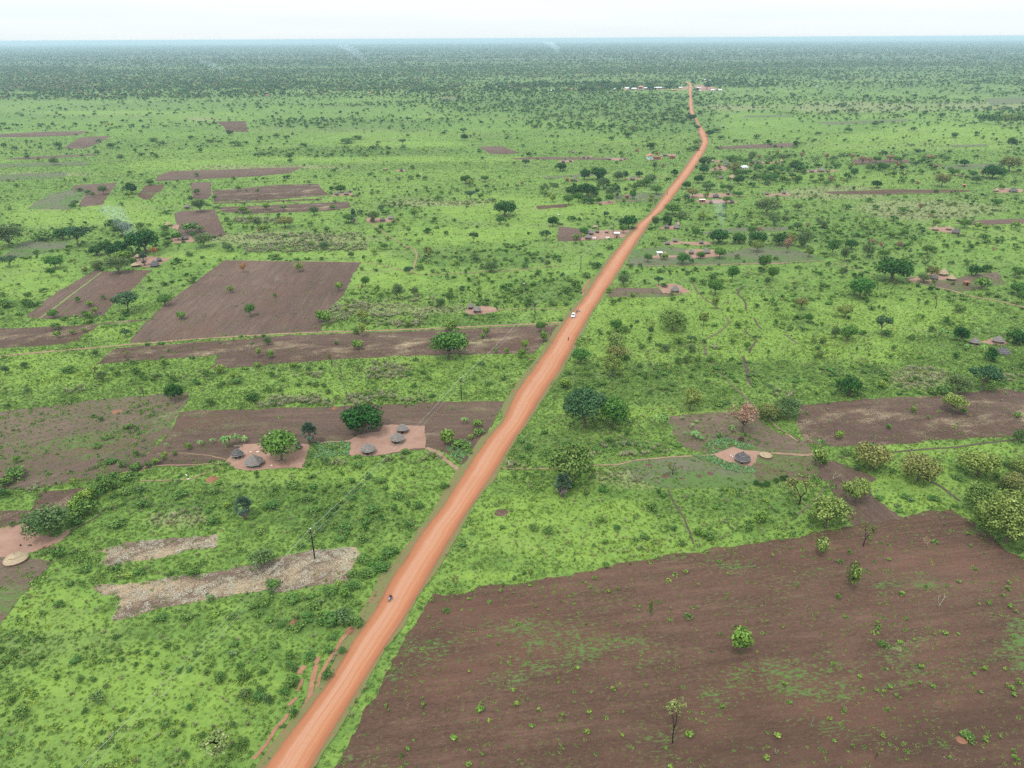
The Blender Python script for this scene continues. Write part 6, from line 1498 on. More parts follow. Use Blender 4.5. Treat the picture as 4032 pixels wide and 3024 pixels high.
# ------------------------------------------------------------------ earth mounds, pots, mats, laundry
def mound(tile, x, yb, w_, mat, label, hk=0.5, name="earth_mound"):
    p, W_, H_, _ = size_at(tile, x, yb - w_ * .5, yb, w_)
    g = random.Random(int(x))
    mb = MB()
    prof = [(0.5, -0.05), (0.44, 0.12), (0.36, 0.30), (0.24, 0.52), (0.12, 0.72), (0.01, 0.80)]
    mb.lathe(prof, 18)
    for v in mb.v:
        j = 1 + 0.35 * (float(vnoise(v.x * 6 + x, v.y * 6 + v.z * 4)) - 0.5)
        v.x *= j * 1.1; v.y *= j; v.z *= 1 + 0.5 * (float(vnoise(v.x * 8 + 3, v.y * 8, 5)) - 0.5)
    o = mb.build(name, M[mat]); o.location = p; o.scale = (W_, W_, W_ * hk); o.rotation_euler = (0, 0, x)
    tag(o, label, "mound")
mound("E1", 762, 585, 85, 'mound', "crumbling red earth mound beside the road verge", .7)
mound("E1", 322, 515, 70, 'mound', "small red termite mound under a thin sapling", .5)
mound("C0", 1680, 585, 100, 'mound', "flat orange mound in the grass below the left yard", .35)
mound("B1", 638, 1530, 46, 'mound', "orange mound at the edge of the dark field by the mango", .6)
mound("E3", 1715, 1445, 80, 'mound', "orange mound with weeds in the lower right field", .3)
mound("C1", 1958, 850, 110, 'brown_mound', "dark brown patch of dug earth in the meadow right of the road", .06)
mound("B0", 925, 1555, 80, 'mound', "low orange heap on the weedy field at left", .15)
mound("B1", 2190, 1140, 26, 'mound', "small orange mound beside the road verge near the stubble strip", .5)
mound("B1", 2050, 1392, 36, 'mound', "small orange mound on the verge near the second power pole", .4)
for i, (x, y, w_) in enumerate([(1115, 468, 60), (1372, 482, 36), (1242, 558, 66), (1375, 572, 46), (1515, 556, 58), (1602, 536, 60)]):
    mound("C2", x, y, w_, 'brown_mound', ["leftmost dark brush-burn heap in the fallow patch right of the road", "small dark heap between the bush and the hut yard", "dark heap beside the thin bush in the fallow patch",
          "dark heap just right of the thin bush", "long dark heap, second from the right in the fallow patch", "rightmost dark heap in the fallow patch"][i], .14, "ash_heap")
def disc(tile, x, y, w_, mat, label, name, cat, h=0.08, bowl=False):
    p, W_, H_, _ = size_at(tile, x, y - w_ * .5, y, w_)
    mb = MB()
    if bowl: mb.lathe([(0.01, .05), (.38, .05), (.5, .95), (.46, .97), (.34, .15), (.01, .12)], 18)
    else: mb.lathe([(0.01, .9), (.42, .9), (.47, 1), (.5, .85), (.5, 0)], 18)
    o = mb.build(name, M[mat]); o.location = (p.x, p.y, .06); o.scale = (W_, W_, h)
    tag(o, label, cat)
disc("C1", 139, 470, 16, 'cream', "pale round winnowing tray on the left yard", "winnowing_tray", "tray")
disc("C2", 1763, 392, 10, 'cloth_white', "small white basin left of the grey-domed hut", "basin", "basin", .25, True)
disc("C2", 1778, 400, 9, 'cloth_white', "tiny white bowl next to the basin by the grey-domed hut", "bowl", "bowl", .2, True)
disc("C0", 165, 1106, 12, 'void', "black round cooking pot on the bare yard at left", "cooking_pot", "pot", .4, True)
disc("C0", 224, 1102, 11, 'cream', "cream basin beside the dark bundle on the bare yard", "basin", "basin", .3, True)
def mat_(tile, x, y, w_, label):
    p, W_, H_, _ = size_at(tile, x, y - 5, y, w_)
    mb = MB().box((0, 0, .03), (W_, W_ * .7, .04)); o = mb.build("drying_mat", M['cream']); o.location = (p.x, p.y, .06); o.rotation_euler = (0, 0, .5)
    tag(o, label, "mat")
mat_("C0", 2040, 362, 20, "pale drying mat on the swept earth behind the banded shelter")
mat_("C0", 1985, 362, 14, "smaller pale mat on the swept earth of the left yard")
# bundle of firewood and rubble heap by the tan hut
def logs(tile, x, y, w_, n, label, mat='wood'):
    p, W_, H_, _ = size_at(tile, x, y - 10, y, w_)
    m = MB()
    for k in range(n):
        a = random.uniform(-.3, .3)
        m.add(tube([(-W_ / 2 * math.cos(a), random.uniform(-.5, .5), .12 + .1 * (k % 3)), (W_ / 2 * math.cos(a), random.uniform(-.5, .5), .12 + .1 * (k % 3))], [.09, .07], 5))
    o = m.build("log_pile", M[mat]); o.location = p; tag(o, label, "log pile")
logs("C0", 1890, 322, 70, 6, "pile of pale logs behind the dark ridged shelter")
logs("C1", 215, 435, 100, 8, "pale firewood heap under the green tree in the left yard")
logs("C0", 395, 1130, 110, 9, "heap of brown boards beside the bare yard", 'brown_mound')
def cloth(tile, x, y, w_, label, n=2):
    p, W_, H_, _ = size_at(tile, x, y - 10, y, w_)
    o = empty("laundry_line", p); tag(o, label, "laundry")
    for s_ in (-1, 1):
        MB().add(tube([(s_ * W_ / 2, 0, 0), (s_ * W_ / 2, 0, 1.7)], [.05, .04], 5)).build("post", M['wood'], o)
    MB().add(tube([(-W_ / 2, 0, 1.66), (0, 0, 1.6), (W_ / 2, 0, 1.66)], [.012] * 3, 4)).build("line", M['wire'], o)
    for k in range(n):
        cx = (-.5 + (k + .5) / n) * W_ * .9; hw = W_ * .4 / n
        V, Fc = [], []
        for i in range(7):
            u = i / 6
            for z in (1.63, 1.1, .55):
                V.append((cx - hw + 2 * hw * u, .06 * math.sin(i * 2.1 + z), z))
        for i in range(6):
            for j in range(2):
                Fc.append((i * 3 + j, i * 3 + j + 1, i * 3 + j + 4, i * 3 + j + 3))
        mesh_obj("sheet", V, Fc, M['cloth_white'], o)
cloth("B2", 682, 186, 36, "pale laundry hung on the front fence of the roadside yard", 3)
cloth("B2", 790, 184, 34, "bright white sheets hung at the right of the roadside yard", 2)

# ------------------------------------------------------------------ power line
def pole(tile, x, yt, yb, label, ang):
    p = ground(tile, x, yb)
    H_ = 11.0
    for _ in range(12):       # height so that the top reaches the surveyed line of sight
        q = p + Vector((0, 0, H_)); c = CM.transposed() @ (q - Vector((0, 0, CAM_H)))
        sy = 1512 - F * c.y / -c.z
        ty = TILE[tile][1] + yt * TS
        H_ += (sy - ty) * depth_of(p) / F / 0.85
    H_ = max(8, min(12, H_))
    o = empty("power_pole", p, ang)
    tag(o, label, "power pole", "poles of the power line left of the road")
    MB().add(tube([(0, 0, -.2), (0, 0, H_ * .5), (0, 0, H_)], [.19, .16, .13], 10)).build("pole", M['pole'], o)
    MB().add(tube([(0, 0, H_), (0, 0, H_ + .12)], [.16, .12], 10)).build("pole_cap", M['polecap'], o)
    MB().box((0, 0, H_ - 1.3), (2.0, .14, .14)).build("crossarm", M['pole'], o)
    for s_ in (-.9, .9):
        MB().lathe([(.01, H_ - 1.2), (.07, H_ - 1.2), (.05, H_ - 1.1), (.08, H_ - 1.05), (.01, H_ - .98)], 8).build("insulator", M['polecap'], o).location = (s_, 0, 0)
    return p, H_
PL = [("C1", 482, 968, 1207, "tarred power pole standing in the straw plot, nearest of the line"), ("B1", 1643, 1283, 1456, "power pole at the edge of the brown field, second along the line"),
      ("B2", 213, 690, 827, "power pole by the path left of the white car"), ("B2", 576, 310, 424, "power pole in the bushes left of the road, fourth along the line"),
      ("B2", 832, 52, 150, "power pole inside the fenced roadside yard"), ("A2", 1012, 1367, 1452, "power pole in the green field before the roadside yard"),
      ("A2", 1264, 1105, 1172, "power pole near the pale dry tree left of the road"), ("A2", 1357, 1000, 1073, "power pole right of the brick walls by the mint house"), ("A2", 1362, 885, 958, "farthest power pole, near the road bend")]
pp = [ground(t, x, yb) for t, x, yt, yb, lb in PL]
dirs = (pp[1] - pp[0]); angs = math.atan2(dirs.y, dirs.x) - math.pi / 2
tops = [pole(t, x, yt, yb, lb, angs) for t, x, yt, yb, lb in PL]
t0 = pp[0] * 2 - pp[1]
tops = [(t0, tops[0][1])] + tops
perp = Vector((math.cos(angs), math.sin(angs), 0))
for wi, (off, dz, lb) in enumerate([(-.9, -1.0, "left outer conductor of the power line along the road"), (.9, -1.0, "right outer conductor of the power line along the road"), (0, .05, "top conductor of the power line along the road")]):
    m = MB()
    for (a, ha), (b_, hb) in zip(tops[:-1], tops[1:]):
        A_ = a + perp * off + Vector((0, 0, ha + dz)); B_ = b_ + perp * off + Vector((0, 0, hb + dz))
        pts = [A_.lerp(B_, k / 14) - Vector((0, 0, 1.4 * 4 * (k / 14) * (1 - k / 14))) for k in range(15)]
        m.add(tube(pts, [.014] * 15, 4))
    tag(m.build("power_cable", M['wire']), lb, "cable", "conductors of the power line")

# ------------------------------------------------------------------ people, animals, vehicles
def skin_body(name, joints, edges, radii, mat, parent, sub=1):
    me = bpy.data.meshes.new(name)
    me.from_pydata([tuple(j) for j in joints], edges, [])
    me.materials.append(mat)
    o = bpy.data.objects.new(name, me); COL.objects.link(o); o.parent = parent
    md = o.modifiers.new("skin", 'SKIN'); md.use_smooth_shade = True
    for i, r_ in enumerate(radii):
        me.skin_vertices[0].data[i].radius = (r_, r_)
    me.skin_vertices[0].data[0].use_root = True
    md2 = o.modifiers.new("subdivision", 'SUBSURF'); md2.levels = sub; md2.render_levels = sub
    return o

def person(p, rz, label, shirt='c_dark', legs='c_dark', pose='stand', z=0.0, parent_scale=1.0):
    o = empty("person", (p[0], p[1], 0.15 + z if z == 0 and pose == 'road' else z), rz, (parent_scale,) * 3)
    tag(o, label, "person")
    ride = pose == 'ride'
    hipz = 0.92 if not ride else 0.86
    J, E_, Rd = [(0, 0, hipz)], [], [.13]
    def add(q, par, r_):
        J.append(q); Rd.append(r_); E_.append((par, len(J) - 1)); return len(J) - 1
    lean = 0.12 if ride else 0.0
    ch = add((0, lean * .6, hipz + .30), 0, .135); sh = add((0, lean, hipz + .48), ch, .12)
    nk = add((0, lean, hipz + .58), sh, .055); hd = add((0, lean + .01, hipz + .70), nk, .092); hd2 = add((0, lean + .01, hipz + .80), hd, .075)
    nose = add((0, lean + .105, hipz + .71), hd, .016)
    foot = {}
    for s_ in (-1, 1):
        st = {'walk': .22, 'road': .22}.get(pose, .03) * s_
        if ride:
            k = add((s_ * .20, .42, hipz - .10), 0, .085); a_ = add((s_ * .20, .30, .36), k, .05); f_ = add((s_ * .20, .46, .30), a_, .045)
        else:
            h_ = add((s_ * .09, 0, .86), 0, .10); k = add((s_ * .10, st * .5 + .04, .48), h_, .068); a_ = add((s_ * .10, st, .08), k, .045); f_ = add((s_ * .11, st + .15, .04), a_, .038)
        e0 = add((s_ * .19, lean, hipz + .47), sh, .06)
        if ride: el = add((s_ * .30, .22, hipz + .24), e0, .042); wr = add((s_ * .31, .43, hipz + .19), el, .03)
        else: el = add((s_ * .24, -.03 - st * .3, hipz + .20), e0, .042); wr = add((s_ * .25, .03 - st * .5, hipz - .04), el, .03)
        w_ = J[wr]
        dn = Vector((0, .9, -.2)) if ride else Vector((0, .15, -1))
        pm = add(tuple(Vector(w_) + dn * .07), wr, .034)
        for fi, (dx, ln) in enumerate(((-.026, .07), (-.009, .085), (.009, .08), (.026, .06))):
            a1 = add(tuple(Vector(J[pm]) + dn * ln * .5 + Vector((dx, 0.012, 0))), pm, .009)
            add(tuple(Vector(J[pm]) + dn * ln + Vector((dx, 0.03, 0))), a1, .008)
        add(tuple(Vector(w_) + dn * .06 + Vector((-s_ * .045, .03, 0))), wr, .010)
    body = skin_body("body", J, E_, Rd, M['skin'], o)
    # clothing follows the body
    T = [(0, 0, hipz + .02), (0, lean * .6, hipz + .30), (0, lean, hipz + .49)]
    Te = [(0, 1), (1, 2)]; Tr = [.155, .16, .14]
    for s_ in (-1, 1):
        i = len(T)
        T.append((s_ * .19, lean, hipz + .47)); Tr.append(.075); Te.append((2, i))
        T.append((s_ * .25, (.2 if ride else -.02), hipz + .27)); Tr.append(.062); Te.append((i, i + 1))
    skin_body("shirt", T, Te, Tr, M[shirt], o)
    Lg = [(0, 0, hipz)]; Le = []; Lr = [.16]
    for s_ in (-1, 1):
        i = len(Lg)
        if ride: seq = [((s_ * .12, .1, hipz - .03), .11), ((s_ * .20, .42, hipz - .10), .098), ((s_ * .20, .31, .42), .065)]
        else:
            st = {'walk': .22, 'road': .22}.get(pose, .03) * s_
            seq = [((s_ * .09, 0, .84), .12), ((s_ * .10, st * .5 + .04, .48), .085), ((s_ * .10, st, .14), .062)]
        prev = 0
        for q, r_ in seq:
            Lg.append(q); Lr.append(r_); Le.append((prev, len(Lg) - 1)); prev = len(Lg) - 1
    skin_body("trousers", Lg, Le, Lr, M[legs], o)
    mb = MB().lathe([(.01, .11), (.06, .10), (.095, .05), (.103, -.01), (.09, -.04)], 12); h_ = mb.build("hair", M['hair'], o, True); h_.location = (0, lean - .01, hipz + .76)
    for s_ in (-1, 1):
        e_ = MB().lathe([(.001, -.01), (.01, 0), (.001, .01)], 6).build("eye", M['void'], o); e_.location = (s_ * .032, lean + .10, hipz + .74)
    return o

def wheel(parent, loc, r_, wdt, axis='X'):
    o = empty("wheel", loc); o.parent = parent
    prof = [(r_ * .62, -wdt / 2), (r_ * .93, -wdt / 2), (r_, -wdt / 3), (r_, wdt / 3), (r_ * .93, wdt / 2), (r_ * .62, wdt / 2), (r_ * .62, -wdt / 2)]
    t = MB().lathe(prof, 20); t.v = [Vector((v.z, v.x, v.y)) for v in t.v]; t.build("tyre", M['rubber'], o)
    t = MB().lathe([(.01, -wdt * .3), (r_ * .2, -wdt * .42), (r_ * .6, -wdt * .3), (r_ * .6, wdt * .3), (r_ * .2, wdt * .42), (.01, wdt * .3)], 14); t.v = [Vector((v.z, v.x, v.y)) for v in t.v]; t.build("rim", M['steel'], o)
    return o

def motorcycle(p, rz, label, paint):
    o = empty("motorcycle", (p[0], p[1], .15), rz); tag(o, label, "motorcycle")
    wheel(o, (0, .66, .30), .30, .10); wheel(o, (0, -.62, .30), .30, .12)
    m = MB()
    for a, b_, r_ in (((0, .5, .78), (0, -.1, .45), .035), ((0, -.1, .45), (0, -.62, .32), .03), ((0, .5, .78), (0, .25, .40), .03), ((0, .25, .4), (0, -.1, .35), .03), ((0, -.1, .72), (0, -.62, .34), .025)):
        m.add(tube([a, b_], [r_, r_], 6))
    m.build("frame", M['rubber'], o)
    MB().add(tube([(.09, .66, .30), (.09, .48, .98)], [.03, .03], 6)).add(tube([(-.09, .66, .30), (-.09, .48, .98)], [.03, .03], 6)).build("fork", M['steel'], o)
    MB().add(tube([(0, .08, .80), (0, .22, .86), (0, .46, .82)], [.10, .15, .09], 10)).build("fuel_tank", M[paint], o)
    MB().add(tube([(0, -.75, .80), (0, -.4, .80), (0, .06, .76)], [.08, .14, .10], 10)).build("seat", M['rubber'], o)
    MB().add(tube([(-.36, .38, 1.02), (-.15, .48, 1.0), (.15, .48, 1.0), (.36, .38, 1.02)], [.02] * 4, 6)).build("handlebar", M['steel'], o)
    MB().box((0, .12, .42), (.28, .36, .30)).build("engine", M['steel'], o)
    MB().add(tube([(0, .56, .86), (0, .66, .86)], [.09, .10], 12)).build("headlight", M['lamp'], o)
    MB().add(tube([(.14, .1, .32), (.16, -.6, .34), (.16, -.85, .40)], [.03, .05, .05], 8)).build("exhaust", M['steel'], o)
    MB().add(tube([(0, -.95, .52), (0, -.8, .66), (0, -.5, .66)], [.05, .06, .05], 6)).build("rear_mudguard", M[paint], o)
    return o

rd = Vector((math.sin(R(17)), math.cos(R(17)), 0))
def at_lane(tile, x, y):
    return ground(tile, x, y)
mp = at_lane("E1", 1082, 330)
motorcycle(mp, -R(17) + math.pi, "blue motorcycle on the left lane of the red road", 'moto_blue')
rzr = -R(17) + math.pi
person((mp.x + math.sin(rzr) * .10, mp.y - math.cos(rzr) * .10), rzr, "person in a maroon top riding the blue motorcycle", 'c_maroon', 'c_blue', 'ride', z=.13)
wp = ground("B2", 478, 990)
person((wp.x, wp.y), -R(17), "person in dark red walking alone in the middle of the road", 'c_maroon', 'c_dark', 'road')
wp = ground("B2", 497, 754)
person((wp.x, wp.y), 2.0, "person in dark clothes standing on the verge above the white car", 'c_dark', 'c_dark', 'stand', z=.02)
wp = ground("B2", 553, 772)
motorcycle(ground("B2", 560, 762), -R(60), "parked motorcycle in front of the white car", 'steel')
person((wp.x - .5, wp.y - .6), -R(30), "person in purple standing by the parked motorcycle", 'c_purple', 'c_dark', 'stand', z=.15)
for x, y, lb, c_ in ((1922, 746, "left of two people standing in the yard entrance by the pair of huts", 'c_dark'), (1930, 751, "right of two people standing in the yard entrance by the pair of huts", 'c_blue'), (1975, 737, "person in dark clothes walking on the path away from the pair of huts", 'c_dark')):
    q = ground("B1", x, y); person((q.x, q.y), 1.2, lb, c_, 'c_dark', 'walk', z=.06)
q = ground("A2", 1262, 1342); person((q.x, q.y), 0, "distant person walking on the road before the dark huts", 'c_blue', 'c_dark', 'road')
q = ground("A2", 1503, 1040); person((q.x, q.y), 0, "distant person walking on the road below the bend", 'c_dark', 'c_dark', 'road')
q = ground("B2", 776, 213); person((q.x, q.y), .6, "person in the grass in front of the roadside yard", 'c_dark', 'c_blue', 'walk', z=0)
q = ground("C1", 903, 379); person((q.x, q.y), 2.6, "person in dark clothes at the front of the nearest open shelter", 'c_dark', 'c_dark', 'stand', z=.06)

def quadruped(p, rz, label, mat, s_, name, cat, horns=True):
    o = empty(name, (p[0], p[1], 0), rz, (s_, s_, s_)); tag(o, label, cat)
    J = [(0, 0, .95)]; Rd = [.27]; E_ = []
    def add(q, par, r_):
        J.append(q); Rd.append(r_); E_.append((par, len(J) - 1)); return len(J) - 1
    chst = add((0, .50, .92), 0, .30); rmp = add((0, -.55, 1.0), 0, .24)
    n1 = add((0, .80, 1.08), chst, .15); hd = add((0, 1.05, 1.12), n1, .12); mz = add((0, 1.30, .98), hd, .075)
    for a in (-1, 1):
        add((a * .16, 1.0, 1.2), hd, .03)
        e_ = add((a * .16, .52, .62), chst, .11); k = add((a * .16, .54, .34), e_, .06); add((a * .16, .53, .03), k, .05)
        e_ = add((a * .16, -.55, .66), rmp, .13); k = add((a * .16, -.68, .38), e_, .065); add((a * .16, -.62, .03), k, .05)
    tl = add((0, -.80, .95), rmp, .04); add((0, -.86, .50), tl, .03)
    skin_body("body", J, E_, Rd, M[mat], o)
    if horns:
        for a in (-1, 1):
            MB().add(tube([(a * .08, 1.02, 1.2), (a * .22, 1.0, 1.34), (a * .20, 1.04, 1.5)], [.03, .022, .008], 6)).build("horn", M['wood'], o)
q = ground("B2", 109, 513); quadruped((q.x, q.y), 1.4, "dark cow grazing nearest in the pasture left of the road", 'coat_dark', 1.0, "cow", "cow")
q = ground("B2", 141, 484); quadruped((q.x, q.y), .2, "dark cow seen end-on behind the other in the pasture", 'coat_dark', 1.0, "cow", "cow")
q = ground("B2", 130, 543); quadruped((q.x, q.y), 1.0, "white goat in front of the dark cows in the pasture", 'coat_white', .62, "goat", "goat")
q = ground("C0", 1478, 553); quadruped((q.x, q.y), 1.0, "white goat on the path below the left yard, farther one", 'coat_white', .45, "goat", "goat")
q = ground("C0", 1494, 584); quadruped((q.x, q.y), 2.0, "white goat on the path below the left yard, nearer one", 'coat_white', .45, "goat", "goat")
q = ground("C0", 240, 1108); quadruped((q.x, q.y), 1.9, "small dark goat lying bundle-like beside the cream basin", 'coat_dark', .5, "goat", "goat")
q = ground("C1", 128, 222); quadruped((q.x, q.y), 1.9, "white goat on the dark field behind the left yard", 'coat_white', .45, "goat", "goat")
q = ground("A2", 405, 1505); quadruped((q.x, q.y), 1.2, "white cow in the far green field left of the roadside yard", 'coat_white', .9, "cow", "cow")
q = ground("A2", 585, 1500); quadruped((q.x, q.y), 1.2, "dark cow in the far green field left of the roadside yard", 'coat_dark', .9, "cow", "cow")

def car(p, rz, label):
    o = empty("car", (p[0], p[1], .15), rz); tag(o, label, "car")
    # lower body: stations along y with half width, bottom and shoulder height
    st = [(-2.15, .70, .38, .72), (-2.05, .80, .26, .86), (-1.5, .84, .22, .92), (0, .86, .20, .92), (1.2, .85, .22, .90), (1.9, .80, .26, .78), (2.15, .66, .34, .62)]
    V, Fc = [], []
    for y, hw, zb, zt in st:
        V += [(-hw * .92, y, zb), (-hw, y, (zb + zt) / 2), (-hw * .95, y, zt), (hw * .95, y, zt), (hw, y, (zb + zt) / 2), (hw * .92, y, zb)]
    for i in range(len(st) - 1):
        for k in range(6):
            a = i * 6 + k; b_ = i * 6 + (k + 1) % 6
            Fc.append((a, b_, b_ + 6, a + 6))
    Fc += [tuple(range(6))[::-1], tuple(range(len(V) - 6, len(V)))]
    body = mesh_obj("body", V, Fc, M['carpaint'], o, True)
    md = body.modifiers.new("bevel", 'BEVEL'); md.width = .05; md.segments = 2
    cab = [(-1.95, .72, .90), (-1.45, .62, 1.42), (.25, .62, 1.44), (1.05, .74, .90)]
    V = []
    for y, hw, z in cab: V += [(-hw, y, z), (hw, y, z)]
    mesh_obj("windows", V + [(-.74, -1.0, .90), (.74, -1.0, .90), (-.74, .5, .90), (.74, .5, .90)], [(0, 1, 3, 2), (2, 3, 5, 4), (4, 5, 7, 6), (0, 2, 4, 6), (1, 7, 5, 3)], M['glass'], o)
    MB().box((0, -.60, 1.45), (1.20, 1.66, .05)).build("roof", M['carpaint'], o)
    for y, z in ((-1.70, 1.16), (.66, 1.17)):
        for s_ in (-1, 1):
            MB().add(tube([(s_ * .62, y + (.3 if y < 0 else -.4), 1.44), (s_ * .73, y + (-.25 if y < 0 else .40), .90)], [.035, .04], 5)).build("pillar", M['carpaint'], o)
    for x, y in ((-.76, 1.35), (.76, 1.35), (-.76, -1.35), (.76, -1.35)):
        wheel(o, (x, y, .31), .31, .2)
    for s_ in (-1, 1):
        MB().box((s_ * .56, 2.06, .66), (.32, .14, .15)).build("headlight", M['lamp'], o)
        MB().box((s_ * .60, -2.10, .76), (.26, .10, .18)).build("tail_light", M['redlamp'], o)
        MB().box((s_ * .95, .62, .98), (.18, .12, .12)).build("side_mirror", M['carpaint'], o)
    MB().box((0, 2.10, .40), (1.35, .16, .16)).build("front_bumper", M['rubber'], o)
    MB().box((0, 2.12, .58), (.6, .08, .12)).build("grille", M['rubber'], o)
    MB().box((0, -2.15, .42), (1.35, .12, .18)).build("rear_bumper", M['rubber'], o)
    return o
cp = ground("B2", 517, 800)
car(cp, math.pi - R(12), "white saloon car parked facing the camera on the left verge")
# ------------------------------------------------------------------ scrub and woodland beyond what one can count, grass tufts
def proto_col(name, meshes):
    c = bpy.data.collections.new(name)
    for i, me in enumerate(meshes):
        o = bpy.data.objects.new(f"{name}_{i:02d}", me)
        c.objects.link(o)
    return c

def scatter(name, X, Y, scl, idx, coll, label, zs=None, cat=None, z=0.0):
    n = len(X)
    me = bpy.data.meshes.new(name)
    me.vertices.add(n)
    me.vertices.foreach_set("co", np.stack([X, Y, np.full(n, z)], 1).astype(np.float32).ravel())
    def at(nm, arr, t='FLOAT'):
        a = me.attributes.new(nm, t, 'POINT'); a.data.foreach_set("value" if t != 'FLOAT_VECTOR' else "vector", np.ascontiguousarray(arr).ravel())
    sv = np.stack([scl, scl, scl if zs is None else zs], 1).astype(np.float32)
    at("scl", sv, 'FLOAT_VECTOR')
    rv = np.zeros((n, 3), np.float32); rv[:, 2] = rng.uniform(0, 6.28, n)
    at("rot", rv, 'FLOAT_VECTOR')
    at("pick", idx.astype(np.int32), 'INT')
    o = bpy.data.objects.new(name, me); COL.objects.link(o)
    ng = bpy.data.node_groups.new(name, 'GeometryNodeTree')
    ng.interface.new_socket("Geometry", in_out='INPUT', socket_type='NodeSocketGeometry')
    ng.interface.new_socket("Geometry", in_out='OUTPUT', socket_type='NodeSocketGeometry')
    gi = ng.nodes.new("NodeGroupInput"); g_o = ng.nodes.new("NodeGroupOutput")
    ip = ng.nodes.new("GeometryNodeInstanceOnPoints")
    ci = ng.nodes.new("GeometryNodeCollectionInfo")
    ci.inputs["Collection"].default_value = coll
    ci.inputs["Separate Children"].default_value = True
    ci.inputs["Reset Children"].default_value = True
    ip.inputs["Pick Instance"].default_value = True
    def na(nm, t):
        q = ng.nodes.new("GeometryNodeInputNamedAttribute"); q.data_type = t; q.inputs["Name"].default_value = nm
        return q.outputs["Attribute"]
    lk = ng.links.new
    lk(gi.outputs[0], ip.inputs["Points"]); lk(ci.outputs[0], ip.inputs["Instance"])
    lk(na("pick", 'INT'), ip.inputs["Instance Index"])
    lk(na("rot", 'FLOAT_VECTOR'), ip.inputs["Rotation"])
    lk(na("scl", 'FLOAT_VECTOR'), ip.inputs["Scale"])
    lk(ip.outputs[0], g_o.inputs[0])
    md = o.modifiers.new("scatter", 'NODES'); md.node_group = ng
    tag(o, label, cat, kind="stuff")
    return o

def tuft_mesh(name, seed, n, mat, rad=0.45, h=0.35, leaf=0.10, aspect=1.0, up=0.7):
    g = np.random.default_rng(seed)
    a = g.uniform(0, 6.28, n); r_ = rad * np.sqrt(g.random(n))
    P = np.stack([r_ * np.cos(a), r_ * np.sin(a), h * g.uniform(0.15, 1, n) * (1 - 0.6 * (r_ / rad) ** 2)], 1)
    Nn = np.stack([np.cos(a) * .6, np.sin(a) * .6, np.full(n, up)], 1) + 0.55 * g.normal(size=(n, 3))
    v, f = leaves(P, Nn, leaf, g, aspect)
    return raw_mesh(name, v, f, [M[mat]], np.clip(g.normal(.5, .22, n), 0, 1))

def blade_mesh(name, seed, n, mat, rad=0.4, h=0.9, w=0.03):
    """upright grass stalks fanning out"""
    g = np.random.default_rng(seed)
    a = g.uniform(0, 6.28, n); lean = g.uniform(0.1, .7, n); r_ = rad * .4 * np.sqrt(g.random(n))
    base = np.stack([r_ * np.cos(a), r_ * np.sin(a), np.zeros(n)], 1)
    d = np.stack([np.cos(a) * lean, np.sin(a) * lean, np.ones(n)], 1)
    tip = base + d * (h * g.uniform(.6, 1.1, n))[:, None]
    s = np.stack([-np.sin(a), np.cos(a), np.zeros(n)], 1) * w
    q = np.stack([base - s, base + s, tip + s * .8, tip - s * .8], 1)
    return raw_mesh(name, q.reshape(-1, 3), np.arange(n * 4).reshape(-1, 4), [M[mat]], np.clip(g.normal(.5, .25, n), 0, 1))

def flat_stalks(name, seed, n, mat, rad=0.8):
    g = np.random.default_rng(seed)
    P = np.stack([g.uniform(-rad, rad, n), g.uniform(-rad, rad, n), g.uniform(.03, .20, n)], 1)
    a = g.normal(0.6, .8, n); ln = g.uniform(.08, .26, n); w = g.uniform(.02, .045, n)
    d = np.stack([np.cos(a), np.sin(a), g.normal(0, .15, n)], 1); s = np.stack([-np.sin(a), np.cos(a), np.zeros(n)], 1)
    q = np.stack([P - d * ln[:, None] - s * w[:, None], P + d * ln[:, None] - s * w[:, None], P + d * ln[:, None] + s * w[:, None], P - d * ln[:, None] + s * w[:, None]], 1)
    return raw_mesh(name, q.reshape(-1, 3), np.arange(n * 4).reshape(-1, 4), [M[mat]], np.clip(g.normal(.5, .25, n), 0, 1))

def sample_band(n, y0, y1, margin=1.06, bias=0.0):
    """uniform points on the ground between two distances inside the strip that can be seen, with room to step aside"""
    u = rng.random(n)
    y = np.sqrt(y0 ** 2 + u * (y1 ** 2 - y0 ** 2)) if bias == 0 else (y0 ** (1 + bias) + u * (y1 ** (1 + bias) - y0 ** (1 + bias))) ** (1 / (1 + bias))
    hw = y * 0.79 * margin + 105
    return rng.uniform(-1, 1, n) * hw, y

def soft(Y, y0, y1):
    """ragged edges for a band of plants so that no line shows where one density hands over to the next"""
    return np.clip((Y - y0 * .82) / (y0 * .36), 0, 1) * np.clip((y1 * 1.18 - Y) / (y1 * .36), 0, 1)

def blocked(X, Y, kinds):
    b_ = np.zeros(len(X), bool)
    for poly, m in BLOCK:
        if m in kinds:
            b_ |= in_poly(X, Y, poly)
    return b_
SOILS = ('soil', 'soil_plain', 'soil_straw', 'soil_dark', 'straw', 'weedy', 'greyfield')
SOILS_BARE = ('soil', 'soil_plain', 'soil_straw', 'soil_dark', 'straw')
HARD = ('yard', 'path', 'road', 'gully')
PL_ = np.array([(a, b_, c) for a, b_, c in PLACED])

